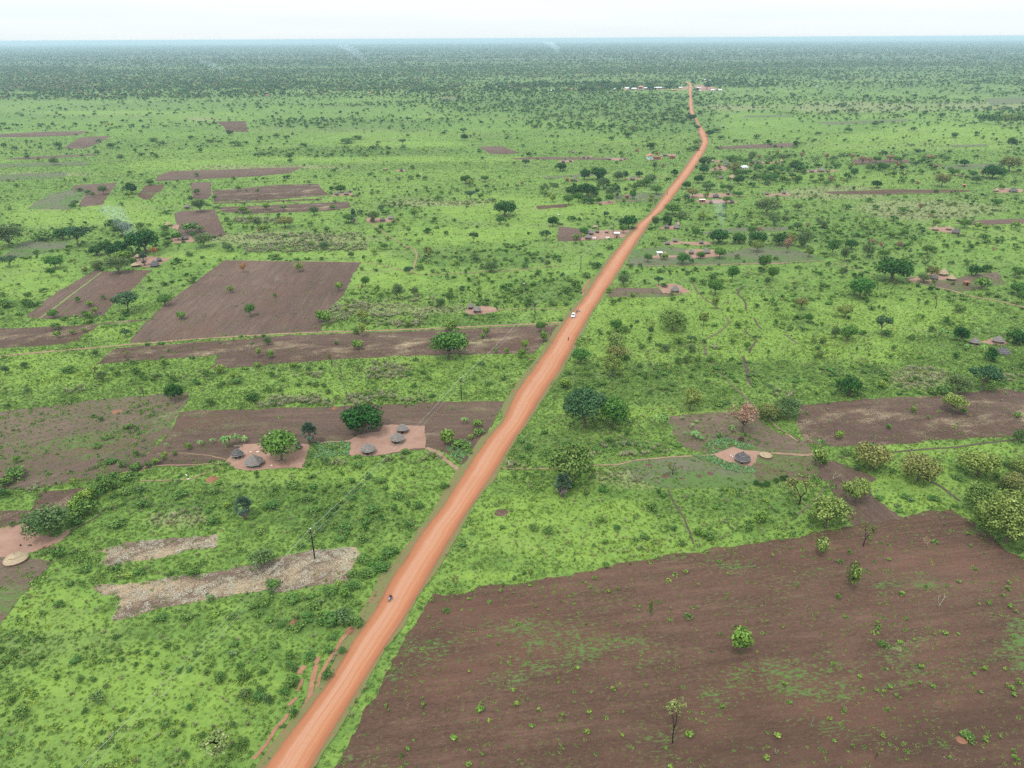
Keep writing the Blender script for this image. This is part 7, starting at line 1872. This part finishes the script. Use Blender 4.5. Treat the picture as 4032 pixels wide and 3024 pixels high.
# ---- near grass cover
tcol = proto_col("tuft", [tuft_mesh("tuft_a", 1, 26, 't_lime'), tuft_mesh("tuft_b", 2, 26, 't_lime', .5, .3), tuft_mesh("tuft_c", 3, 26, 't_green'), tuft_mesh("tuft_d", 4, 30, 't_green', .6, .55, .12),
                          tuft_mesh("tuft_e", 5, 30, 't_dark', .55, .6, .12), tuft_mesh("tuft_f", 6, 34, 't_dark', .6, .8, .13), blade_mesh("tuft_g", 7, 34, 't_straw'), blade_mesh("tuft_h", 8, 34, 't_green', .4, .8)])
def grass(n, y0, y1, base, name, label):
    X, Y = sample_band(n, y0 * .82, y1 * 1.18)
    jx, jy = rng.normal(0, .9, n), rng.normal(0, .9, n)      # weedy margins: tufts stray over the field edges
    ok = ~(blocked(X + jx, Y + jy, SOILS_BARE) & (rng.random(n) < .97)) & ~blocked(X, Y, HARD)
    ok &= ~(blocked(X + jx, Y + jy, ('weedy', 'greyfield')) & (rng.random(n) < .72))
    ok &= rng.random(n) < soft(Y, max(y0, 1), y1)
    vg = in_poly(X, Y, VERGE)
    ok &= ~(vg & (rng.random(n) < .55))
    X, Y = X[ok], Y[ok]; vg = vg[ok]; n = len(X)
    z_, _w = zones_at(X, Y)
    clump = fbm(X * 0.11, Y * 0.11, 77); c2 = fbm(X * 0.03, Y * 0.045, 91)
    r_ = rng.random(n)
    lime, dark, dry = z_['lime'], z_['dark'], z_['dry']
    pd = np.clip((clump - .52) * 4, 0, 1) * .24 + dark * .16 + np.clip((c2 - .52) * 3, 0, 1) * .12
    pd = pd * np.clip((520 - Y) / 260, .15, 1)
    idx = np.where(rng.random(n) < lime * .8 + .1, rng.integers(0, 2, n), rng.integers(2, 4, n))
    m = r_ < pd * (1 - .85 * lime); idx[m] = rng.integers(3, 6, m.sum())
    m = rng.random(n) < .022 + dry * .42 * (clump > .40) + .08 * np.clip((c2 - .56) * 8, 0, 1); idx[m] = 6
    m = rng.random(n) < .04; idx[m] = 7
    big = 1 + 1.1 * np.clip((clump - .52) * 5, 0, 1) * (rng.random(n) < .5)
    s = base * rng.uniform(.6, 1.25, n) * np.where(idx >= 4, 1.0, .85) * np.where(idx < 6, big, 1.1)
    s *= np.where(vg, .6, 1)
    keep_ = rng.random(n) < np.where(idx < 2, .8, 1)
    return scatter(name, X[keep_], Y[keep_], s[keep_], idx[keep_], tcol, label, cat="grass")
grass(380000, 45, 330, .72, "grass", "short green savanna grass around the road and the near homesteads")
grass(215000, 330, 1000, 1.0, "grass", "grass and ground herbs of the middle plain")

# ---- taller weeds in dense thickets
wcol = proto_col("weed", [crown("weed_a", 11, 110, M['bushg'], lobes=7, lobe_r=.24, z0=0, leaf=.10, spread=.3, wild=.8)[0], crown("weed_b", 12, 110, M['round'], lobes=7, lobe_r=.24, z0=0, leaf=.10, spread=.3, wild=.8)[0],
                          crown("weed_c", 13, 110, M['grey'], lobes=7, lobe_r=.24, z0=0, leaf=.09, spread=.3, wild=.9)[0], crown("weed_d", 14, 100, M['lime'], lobes=6, lobe_r=.24, z0=0, leaf=.10, spread=.3, wild=.8)[0]])
X, Y = sample_band(26000, 60, 620)
z_, _w = zones_at(X, Y)
den = (np.clip((fbm(X * .045, Y * .06, 55) - .52) * 6, 0, 1) * .55 + z_['dark'] * .30 - z_['lime'] * .45) * soft(Y, 70, 560)
ok = (rng.random(len(X)) < den) & ~blocked(X, Y, SOILS + HARD) & ~in_poly(X, Y, VERGE)
X, Y = X[ok], Y[ok]; n = len(X)
s = rng.uniform(.9, 2.3, n) * (1 + .0012 * Y)
scatter("undergrowth", X, Y, s, rng.choice(4, n, p=[.36, .26, .14, .24]), wcol, "patchy knee-high herbs and undergrowth in the meadows", zs=s * .42, cat="undergrowth")

# ---- weeds and litter on the fields
fcol = proto_col("fieldweed", [tuft_mesh("fw_a", 21, 12, 't_lime', .30, .18, .06), tuft_mesh("fw_b", 22, 14, 't_green', .35, .15, .06), flat_stalks("fw_c", 23, 3, 't_litter', .30), flat_stalks("fw_d", 24, 22, 't_straw2', .6)])
X, Y = sample_band(200000, 45, 420)
wgt = np.zeros(len(X)); stw = np.zeros(len(X))
W_T = {'soil': (.62, .22), 'soil_plain': (.18, .22), 'soil_straw': (.28, .60), 'soil_dark': (.26, .22), 'straw': (.05, 1.0), 'weedy': (.85, .14), 'greyfield': (.5, .1)}
for poly, m in BLOCK:
    if m in W_T:
        i_ = in_poly(X, Y, poly)
        wgt[i_], stw[i_] = W_T[m]
for poly, m in BLOCK:
    if m in HARD:
        i_ = in_poly(X, Y, poly); wgt[i_] = stw[i_] = 0
cl = fbm(X * .05, Y * .10, 61); cs = fbm(X * .08, Y * .16, 67)
pw = wgt * .8 * np.clip((cl - .40) * 4.5, 0.03, 1); ps = stw * .7 * np.clip((cs - .40) * 4, .05, 1)
rr = rng.random(len(X))
isw = rr < pw; iss = (~isw) & (rng.random(len(X)) < ps)
sel = isw | iss
idx = np.where(isw, rng.choice([0, 1], len(X), p=[.4, .6]), 2)
s = np.where(isw, rng.uniform(.5, 1.3, len(X)), rng.uniform(.45, .95, len(X)))
scatter("field_weeds", X[sel], Y[sel], s[sel], idx[sel], fcol, "sprouting weeds and scraps of straw on the ploughed fields", cat="weeds", z=.04)
# dense straw on the litter plots
X, Y = sample_band(150000, 80, 260)
sel = np.zeros(len(X), bool)
for poly, m in BLOCK:
    if m == 'straw': sel |= in_poly(X, Y, poly)
X, Y = X[sel], Y[sel]
sel = rng.random(len(X)) < np.clip((fbm(X * .35, Y * .35, 71) - .40) * 4, .08, 1)
X, Y = X[sel], Y[sel]
scatter("straw_litter", X, Y, rng.uniform(.5, 1.1, len(X)), np.full(len(X), 3), fcol, "pale cut straw lying over the two harvested plots", cat="straw", z=.05)

# ---- vegetable patches
ccol = proto_col("crop", [tuft_mesh("cr_a", 31, 22, 'crop', .45, .45, .14), tuft_mesh("cr_b", 32, 22, 't_green', .45, .4, .12)])
PATCH = [("C2", [(1540, 310), (1600, 280), (1650, 258), (1740, 250), (1800, 275), (1780, 320), (1720, 340), (1640, 370), (1560, 345)]), ("C2", [(1800, 270), (1860, 285), (1940, 320), (1920, 348), (1850, 335), (1790, 315)]),
         ("C2", [(1455, 388), (1640, 398), (1730, 440), (1800, 462), (1960, 500), (1950, 522), (1850, 525), (1720, 500), (1600, 440), (1500, 412)]), ("C1", [(1530, 320), (1600, 270), (1700, 280), (1730, 340), (1680, 400), (1640, 450), (1560, 400)]),
         ("C1", [(770, 285), (640, 290), (500, 290), (430, 390), (480, 410), (600, 400), (740, 390)])]
XX_, YY_, II_ = [], [], []
for t, pts in PATCH:
    P = np.array([(q.x, q.y) for q in G(t, pts)])
    a0, a1 = P.min(0), P.max(0)
    n = int((a1[0] - a0[0]) * (a1[1] - a0[1]) * 2.2)
    x = rng.uniform(a0[0], a1[0], n); y = rng.uniform(a0[1], a1[1], n)
    k = in_poly(x, y, P) & ~blocked(x, y, ('yard',))
    XX_.append(x[k]); YY_.append(y[k]); II_.append((rng.random(k.sum()) < .45).astype(int))
X, Y, I_ = map(np.concatenate, (XX_, YY_, II_))
scatter("vegetable_patch", X, Y, rng.uniform(.8, 1.5, len(X)), I_, ccol, "lush blue-green vegetables growing around the hut yards", cat="crops")

# ---- scrub of the middle distance and woodland towards the horizon
def low_tree(nm, seed, mat, n, leaf, z0=0.1, lr=.25, lobes=7, wild=.8):
    return crown(nm, seed, n, M[mat], lobes=lobes, lobe_r=lr, z0=z0, leaf=leaf, spread=.31, wild=wild)[0]
scol = proto_col("scrub", [low_tree("sc_a", 41, 'round', 130, .09), low_tree("sc_b", 42, 'bushg', 130, .09), low_tree("sc_c", 43, 'mango', 150, .085), low_tree("sc_d", 44, 'lime', 110, .09, .2),
                           low_tree("sc_e", 45, 'acacia', 130, .09, .3), low_tree("sc_f", 46, 'grey', 130, .08), low_tree("sc_g", 47, 'yellowgreen', 130, .085, .2), low_tree("sc_h", 48, 'dry', 110, .075, .2)])
def far_ok(X, Y):
    return ~blocked(X, Y, SOILS + HARD) & ~in_poly(X, Y, VERGE)
def wood_density(X, Y, k):
    sx, sy = project(X, Y)
    d = np.clip((fbm(X * .0007, Y * .0016, 101, 5) - .50) * 9, 0, 1)
    line = np.clip((fbm(X * .0011, Y * .0050, 131, 4) - .55) * 14, 0, 1)
    return np.clip(d * .8 + line * .8 + k, 0, 1)
def scrub(n, y0, y1, s0, s1, k, p, nm, label, bias=0.0):
    X, Y = sample_band(n, y0 * .82, y1 * 1.18, 1.03, bias)
    z_, _w = zones_at(X, Y)
    dn = wood_density(X, Y, k) * (1 - .72 * z_['lime']) + z_['dark'] * .6
    sel = (rng.random(n) < dn * soft(Y, y0, y1)) & far_ok(X, Y)
    X, Y = X[sel], Y[sel]; m = len(X)
    s = s0 + (s1 - s0) * rng.random(m) ** 2.2
    idx = rng.choice(8, m, p=p)
    s = np.where(idx == 3, s * .8, s)
    return scatter(nm, X, Y, s, idx, scol, label, zs=s * rng.uniform(.55, 1.0, m), cat="scrub")
scrub(4200, 360, 620, 1.0, 3.4, .06, [.22, .22, .06, .28, .04, .06, .09, .03], "scrub", "small bushes dotted over the near plain")
scrub(15000, 620, 1250, 1.3, 4.6, .04, [.22, .24, .10, .20, .06, .08, .07, .03], "scrub", "bushes and small trees dotted over the middle plain")
scrub(50000, 1250, 2300, 2.0, 6.5, .13, [.18, .26, .22, .08, .10, .10, .04, .02], "scrub", "scattered trees and scrub of the far plain")
scrub(110000, 2100, 4200, 3.0, 9.0, .38, [.10, .22, .34, .02, .13, .08, .03, .08], "woodland", "dark bush woodland in front of the horizon")
scrub(220000, 4200, 18000, 7, 18, .40, [.10, .24, .40, .0, .14, .09, .0, .03], "woodland", "far blue-green woodland merging into the haze")
# thickets, hedges and village groves that the survey shows as dense masses
BELTS = [("A2", 1 / 330, 5, 11, [.08, .18, .46, 0, .14, .08, .02, .04], [(-200, 462), (400, 455), (1000, 452), (1390, 450), (1390, 505), (900, 520), (300, 532), (-200, 535)]),
 ("A2", 1 / 420, 5, 11, [.08, .18, .46, 0, .14, .08, .02, .04], [(1470, 425), (1800, 430), (2300, 445), (2300, 485), (1800, 490), (1480, 500)]),
 ("A1", 1 / 500, 5, 10, [.08, .18, .40, 0, .14, .08, .02, .10], [(-100, 440), (800, 450), (1650, 455), (1650, 530), (800, 545), (-100, 560)]),
 ("A0", 1 / 420, 5, 10, [.08, .22, .36, 0, .14, .10, .02, .08], [(0, 520), (800, 500), (1500, 440), (2212, 450), (2212, 520), (1500, 590), (700, 600), (0, 590)]),
 ("A2", 1 / 260, 3, 6.5, [.30, .20, .12, .16, .06, .06, .05, .05], [(1520, 1030), (1900, 1060), (2300, 1110), (2300, 1260), (1900, 1290), (1560, 1300)]),
 ("A3", 1 / 300, 3, 6.5, [.24, .16, .12, .14, .06, .08, .08, .12], [(0, 1040), (900, 1040), (1500, 1060), (1700, 1160), (900, 1240), (0, 1290)]),
 ("A1", 1 / 75, 2, 4.5, [.26, .34, .10, .16, .04, .06, .04, 0], [(0, 1010), (600, 965), (1150, 980), (1200, 1030), (500, 1050), (0, 1045)]),
 ("A2", 1 / 150, 2.5, 5.5, [.26, .34, .16, .08, .04, .08, .04, 0], [(0, 760), (500, 690), (1100, 700), (1380, 640), (1440, 760), (900, 880), (300, 830)]),
 ("A2", 1 / 140, 3, 6.5, [.30, .24, .24, .10, .04, .06, .02, 0], [(480, 1260), (900, 1260), (1230, 1290), (900, 1330), (480, 1350)]),
 ("B3", 1 / 90, 1.5, 3.6, [.26, .30, .04, .26, .02, .08, .04, 0], [(0, 60), (500, 110), (1400, 70), (2212, 200), (2212, 330), (1400, 330), (900, 300), (300, 150)]),
 ("B1", 1 / 60, 1.5, 3.4, [.20, .20, .02, .46, .02, .06, .04, 0], [(-1400, 1230), (-600, 1180), (200, 1200), (200, 1290), (-900, 1330), (-1300, 1290)]),
 ("E1", 1 / 16, 1.3, 2.9, [.30, .30, 0, .12, .02, .26, 0, 0], [(-100, 140), (400, 90), (860, 40), (760, 260), (850, 330), (700, 520), (520, 480), (100, 330)]),
 ("E1", 1 / 18, 1.3, 3.0, [.30, .30, 0, .04, .02, .34, 0, 0], [(-150, 850), (200, 780), (420, 700), (330, 950), (230, 1100), (-150, 1170)]),
 ("C0", 1 / 12, 1.5, 3.2, [.34, .34, 0, .24, 0, .08, 0, 0], [(560, 740), (800, 570), (1150, 480), (1250, 520), (1000, 660), (850, 800), (700, 890), (570, 860)]),
 ("C1", 1 / 24, 1.2, 2.4, [.34, .30, 0, .22, 0, .14, 0, 0], [(-300, 560), (600, 520), (1400, 540), (1300, 860), (900, 1060), (500, 880), (-200, 900)]),
 ("B2", 1 / 40, 1.3, 3.0, [.30, .30, 0, .24, 0, .14, .02, 0], [(-300, 480), (300, 420), (600, 400), (500, 640), (100, 740), (-300, 700)]),
 ("C1", 1 / 14, 1.2, 2.4, [.40, .26, 0, .30, 0, .04, 0, 0], [(770, 1150), (1100, 1150), (1080, 1300), (850, 1400), (760, 1340)])]
for t, dens, s0, s1, pr, pts in BELTS:
    P = np.array([(q.x, q.y) for q in G(t, pts)])
    a0, a1 = P.min(0), P.max(0)
    n = int((a1[0] - a0[0]) * (a1[1] - a0[1]) * dens * 1.6)
    x = rng.uniform(a0[0], a1[0], n); y = rng.uniform(a0[1], a1[1], n)
    k = in_poly(x + rng.normal(0, s1, n), y + rng.normal(0, s1, n), P) & (rng.random(n) < np.clip((fbm(x / (s1 * 5), y / (s1 * 5), 9) - .34) * 4, 0, 1)) & far_ok(x, y)
    x, y = x[k], y[k]; m = len(x)
    s = s0 + (s1 - s0) * rng.random(m) ** 1.6
    pr = np.array(pr) / sum(pr)
    scatter("thicket", x, y, s, rng.choice(8, m, p=pr), scol, "dense thicket of bushes and small trees", zs=s * rng.uniform(.55, .95, m), cat="thicket")

# whitish dry grass stands
dcol = proto_col("dryblade", [blade_mesh("db_a", 61, 40, 'standstraw', .5, .7, .03), blade_mesh("db_b", 62, 40, 't_green', .5, .6, .03)])
DRYP = [("B1", .8, [(910, 790), (1100, 775), (1360, 785), (1368, 870), (1200, 885), (905, 882)]), ("B1", .5, [(640, 700), (900, 690), (900, 760), (620, 860), (600, 905), (545, 900), (560, 830)]),
 ("B1", .8, [(20, 1510), (120, 1440), (300, 1425), (700, 1430), (1000, 1395), (1370, 1400), (1400, 1465), (700, 1490), (20, 1528)]), ("B1", .5, [(930, 1160), (1080, 1155), (1250, 1290), (900, 1300)]), ("B1", .6, [(180, 1245), (560, 1255), (540, 1285), (180, 1275)]),
 ("B0", .8, [(510, 1378), (760, 1348), (750, 1392), (530, 1410)]), ("B0", .7, [(2030, 1510), (2200, 1430), (2300, 1440), (2230, 1525)]), ("B0", .35, [(1850, 15), (2350, 25), (2300, 65), (1850, 60)]),
 ("B0", .45, [(1880, 245), (2300, 205), (2900, 225), (2900, 272), (2300, 292), (1870, 292)]), ("B0", .3, [(1900, 160), (2600, 125), (2900, 140), (2700, 200), (1900, 192)]),
 ("C1", .9, [(600, 430), (740, 435), (740, 478), (600, 480)]), ("C1", .9, [(1310, 385), (1480, 375), (1510, 430), (1320, 425)]), ("C1", .8, [(395, 440), (470, 430), (480, 478), (390, 478)]), ("C1", .6, [(980, 405), (1060, 395), (1060, 440), (980, 440)]), ("C1", .7, [(1130, 415), (1200, 412), (1190, 455), (1130, 455)]),
 ("B3", .45, [(1250, 1210), (1500, 1200), (1600, 1260), (1500, 1330), (1300, 1300)]), ("B3", .4, [(1960, 1240), (2212, 1255), (2300, 1300), (1980, 1315)]), ("B3", .45, [(200, 1375), (450, 1380), (460, 1440), (250, 1450)]),
 ("B2", .7, [(1600, 1030), (1690, 1030), (1680, 1060), (1610, 1062)]), ("C2", .6, [(-40, 435), (150, 430), (150, 480), (-30, 488)]), ("C2", .35, [(900, 275), (1300, 330), (1290, 388), (660, 410), (640, 340)]),
 ("A1", .12, [(1480, 1405), (1900, 1370), (2000, 1395), (1600, 1425)]), ("C0", .8, [(130, 645), (560, 608), (560, 638), (130, 672)]), ("C0", .25, [(1350, 780), (1600, 790), (1600, 880), (1380, 900)]), ("B1", .3, [(600, 660), (1450, 640), (1480, 680), (900, 720), (600, 720)]),
 ("C3", .5, [(-60, 600), (10, 560), (30, 620), (-20, 660)]), ("A0", .05, [(0, 470), (500, 430), (800, 440), (500, 500), (0, 510)])]
XX_, YY_, SS_ = [], [], []
for t, dens, pts in DRYP:
    P = np.array([(q.x, q.y) for q in G(t, pts)])
    a0, a1 = P.min(0), P.max(0)
    n = min(60000, int((a1[0] - a0[0]) * (a1[1] - a0[1]) * dens * 1.35))
    x = rng.uniform(a0[0], a1[0], n); y = rng.uniform(a0[1], a1[1], n)
    k = in_poly(x + rng.normal(0, 1.0, n), y + rng.normal(0, 1.5, n), P) & (rng.random(n) < np.clip((fbm(x * .22, y * .22, 19) - .34) * 4, 0, 1)) & ~blocked(x, y, HARD + SOILS_BARE)
    XX_.append(x[k]); YY_.append(y[k]); SS_.append(rng.uniform(.8, 1.5, k.sum()) * (1 + .0008 * y[k]))
X, Y, s = map(np.concatenate, (XX_, YY_, SS_))
scatter("dry_grass", X, Y, s, (rng.random(len(X)) < .3).astype(int), dcol, "stands of tall whitish dry grass between the fields", cat="dry grass")

if OVER:
    P = np.array([(o[0].x, o[0].y, o[1], o[2]) for o in OVER])
    scatter("scrub", P[:, 0], P[:, 1], P[:, 2], np.array([{'m': 2, 'x': 2, 'l': 3, 't': 0, 'g': 5, 'B': 5, 'a': 4, 'd': 7, 'O': 7, 'y': 6, 'o': 6, 'b': 1, 'r': 0}.get(o[3], 0) for o in OVER]), scol, "smallest far bushes of the surveyed plain", zs=P[:, 3], cat="scrub")

finish_labels()

# ------------------------------------------------------------------ smoke plumes and haze
def smoke(tile, x, y, w_, h, drift, dens, label):
    p = ground(tile, x, y); W_ = w_ * TS / F * depth_of(p)
    V, Fc = [], []
    n = 14
    for i in range(n + 1):
        t = i / n
        c = Vector((drift * t ** 1.5, 0, h * t)); r_ = W_ * (.14 + .8 * t ** .8)
        if i == n: r_ *= .5
        for k in range(12):
            a = 2 * math.pi * k / 12
            V.append(c + Vector((math.cos(a) * r_, math.sin(a) * r_ * .7, 0)))
    for i in range(n):
        for k in range(12):
            Fc.append((i * 12 + k, i * 12 + (k + 1) % 12, (i + 1) * 12 + (k + 1) % 12, (i + 1) * 12 + k))
    Fc += [tuple(range(12))[::-1], tuple(n * 12 + k for k in range(12))]
    m = bpy.data.materials.new("smoke"); m.use_nodes = True
    nt = m.node_tree; nt.nodes.remove(nt.nodes["Principled BSDF"])
    pv = nt.nodes.new("ShaderNodeVolumePrincipled")
    pv.inputs["Color"].default_value = (.72, .85, 1.0, 1)
    tc = nt.nodes.new("ShaderNodeTexCoord")
    ns = noise(nt, tc.outputs["Object"], 5.0 / max(W_, 1), 4, .6)
    nt.links.new(mul(nt, ramp(nt, ns, .38, .7), dens), pv.inputs["Density"])
    nt.links.new(pv.outputs[0], nt.nodes["Material Output"].inputs["Volume"])
    o = mesh_obj("smoke", V, Fc, m); o.location = p
    tag(o, label, "smoke", kind="stuff")
smoke("B0", 1120, 300, 110, 30, -14, .035, "thin bluish smoke rising from the homestead at left")
smoke("B2", 1690, 120, 60, 22, -5, .05, "small wisp of smoke behind the mango row")
smoke("A1", 905, 318, 70, 95, -120, .014, "thin white smoke drifting over the far woodland left of centre")
smoke("A2", 405, 222, 60, 95, -110, .020, "white smoke plume near the horizon at centre")
smoke("A0", 1835, 425, 60, 60, -90, .012, "faint white smoke in the far woodland at left")

hz = bpy.data.materials.new("haze_air"); hz.use_nodes = True
nt = hz.node_tree; nt.nodes.remove(nt.nodes["Principled BSDF"])
pv = nt.nodes.new("ShaderNodeVolumePrincipled")
pv.inputs["Color"].default_value = (0.50, 0.66, 0.77, 1)
pv.inputs["Density"].default_value = 9.0e-5
pv.inputs["Anisotropy"].default_value = 0.2
nt.links.new(pv.outputs[0], nt.nodes["Material Output"].inputs["Volume"])
b_ = MB(); hx, hy, ht = 95000.0, 95000.0, 122.5
b_.box((0, 0, (ht - 1) / 2), (2 * hx, 2 * hy, ht + 1))
ho = b_.build("haze", hz)
tag(ho, "pale air haze over the whole plain", None, kind="stuff")
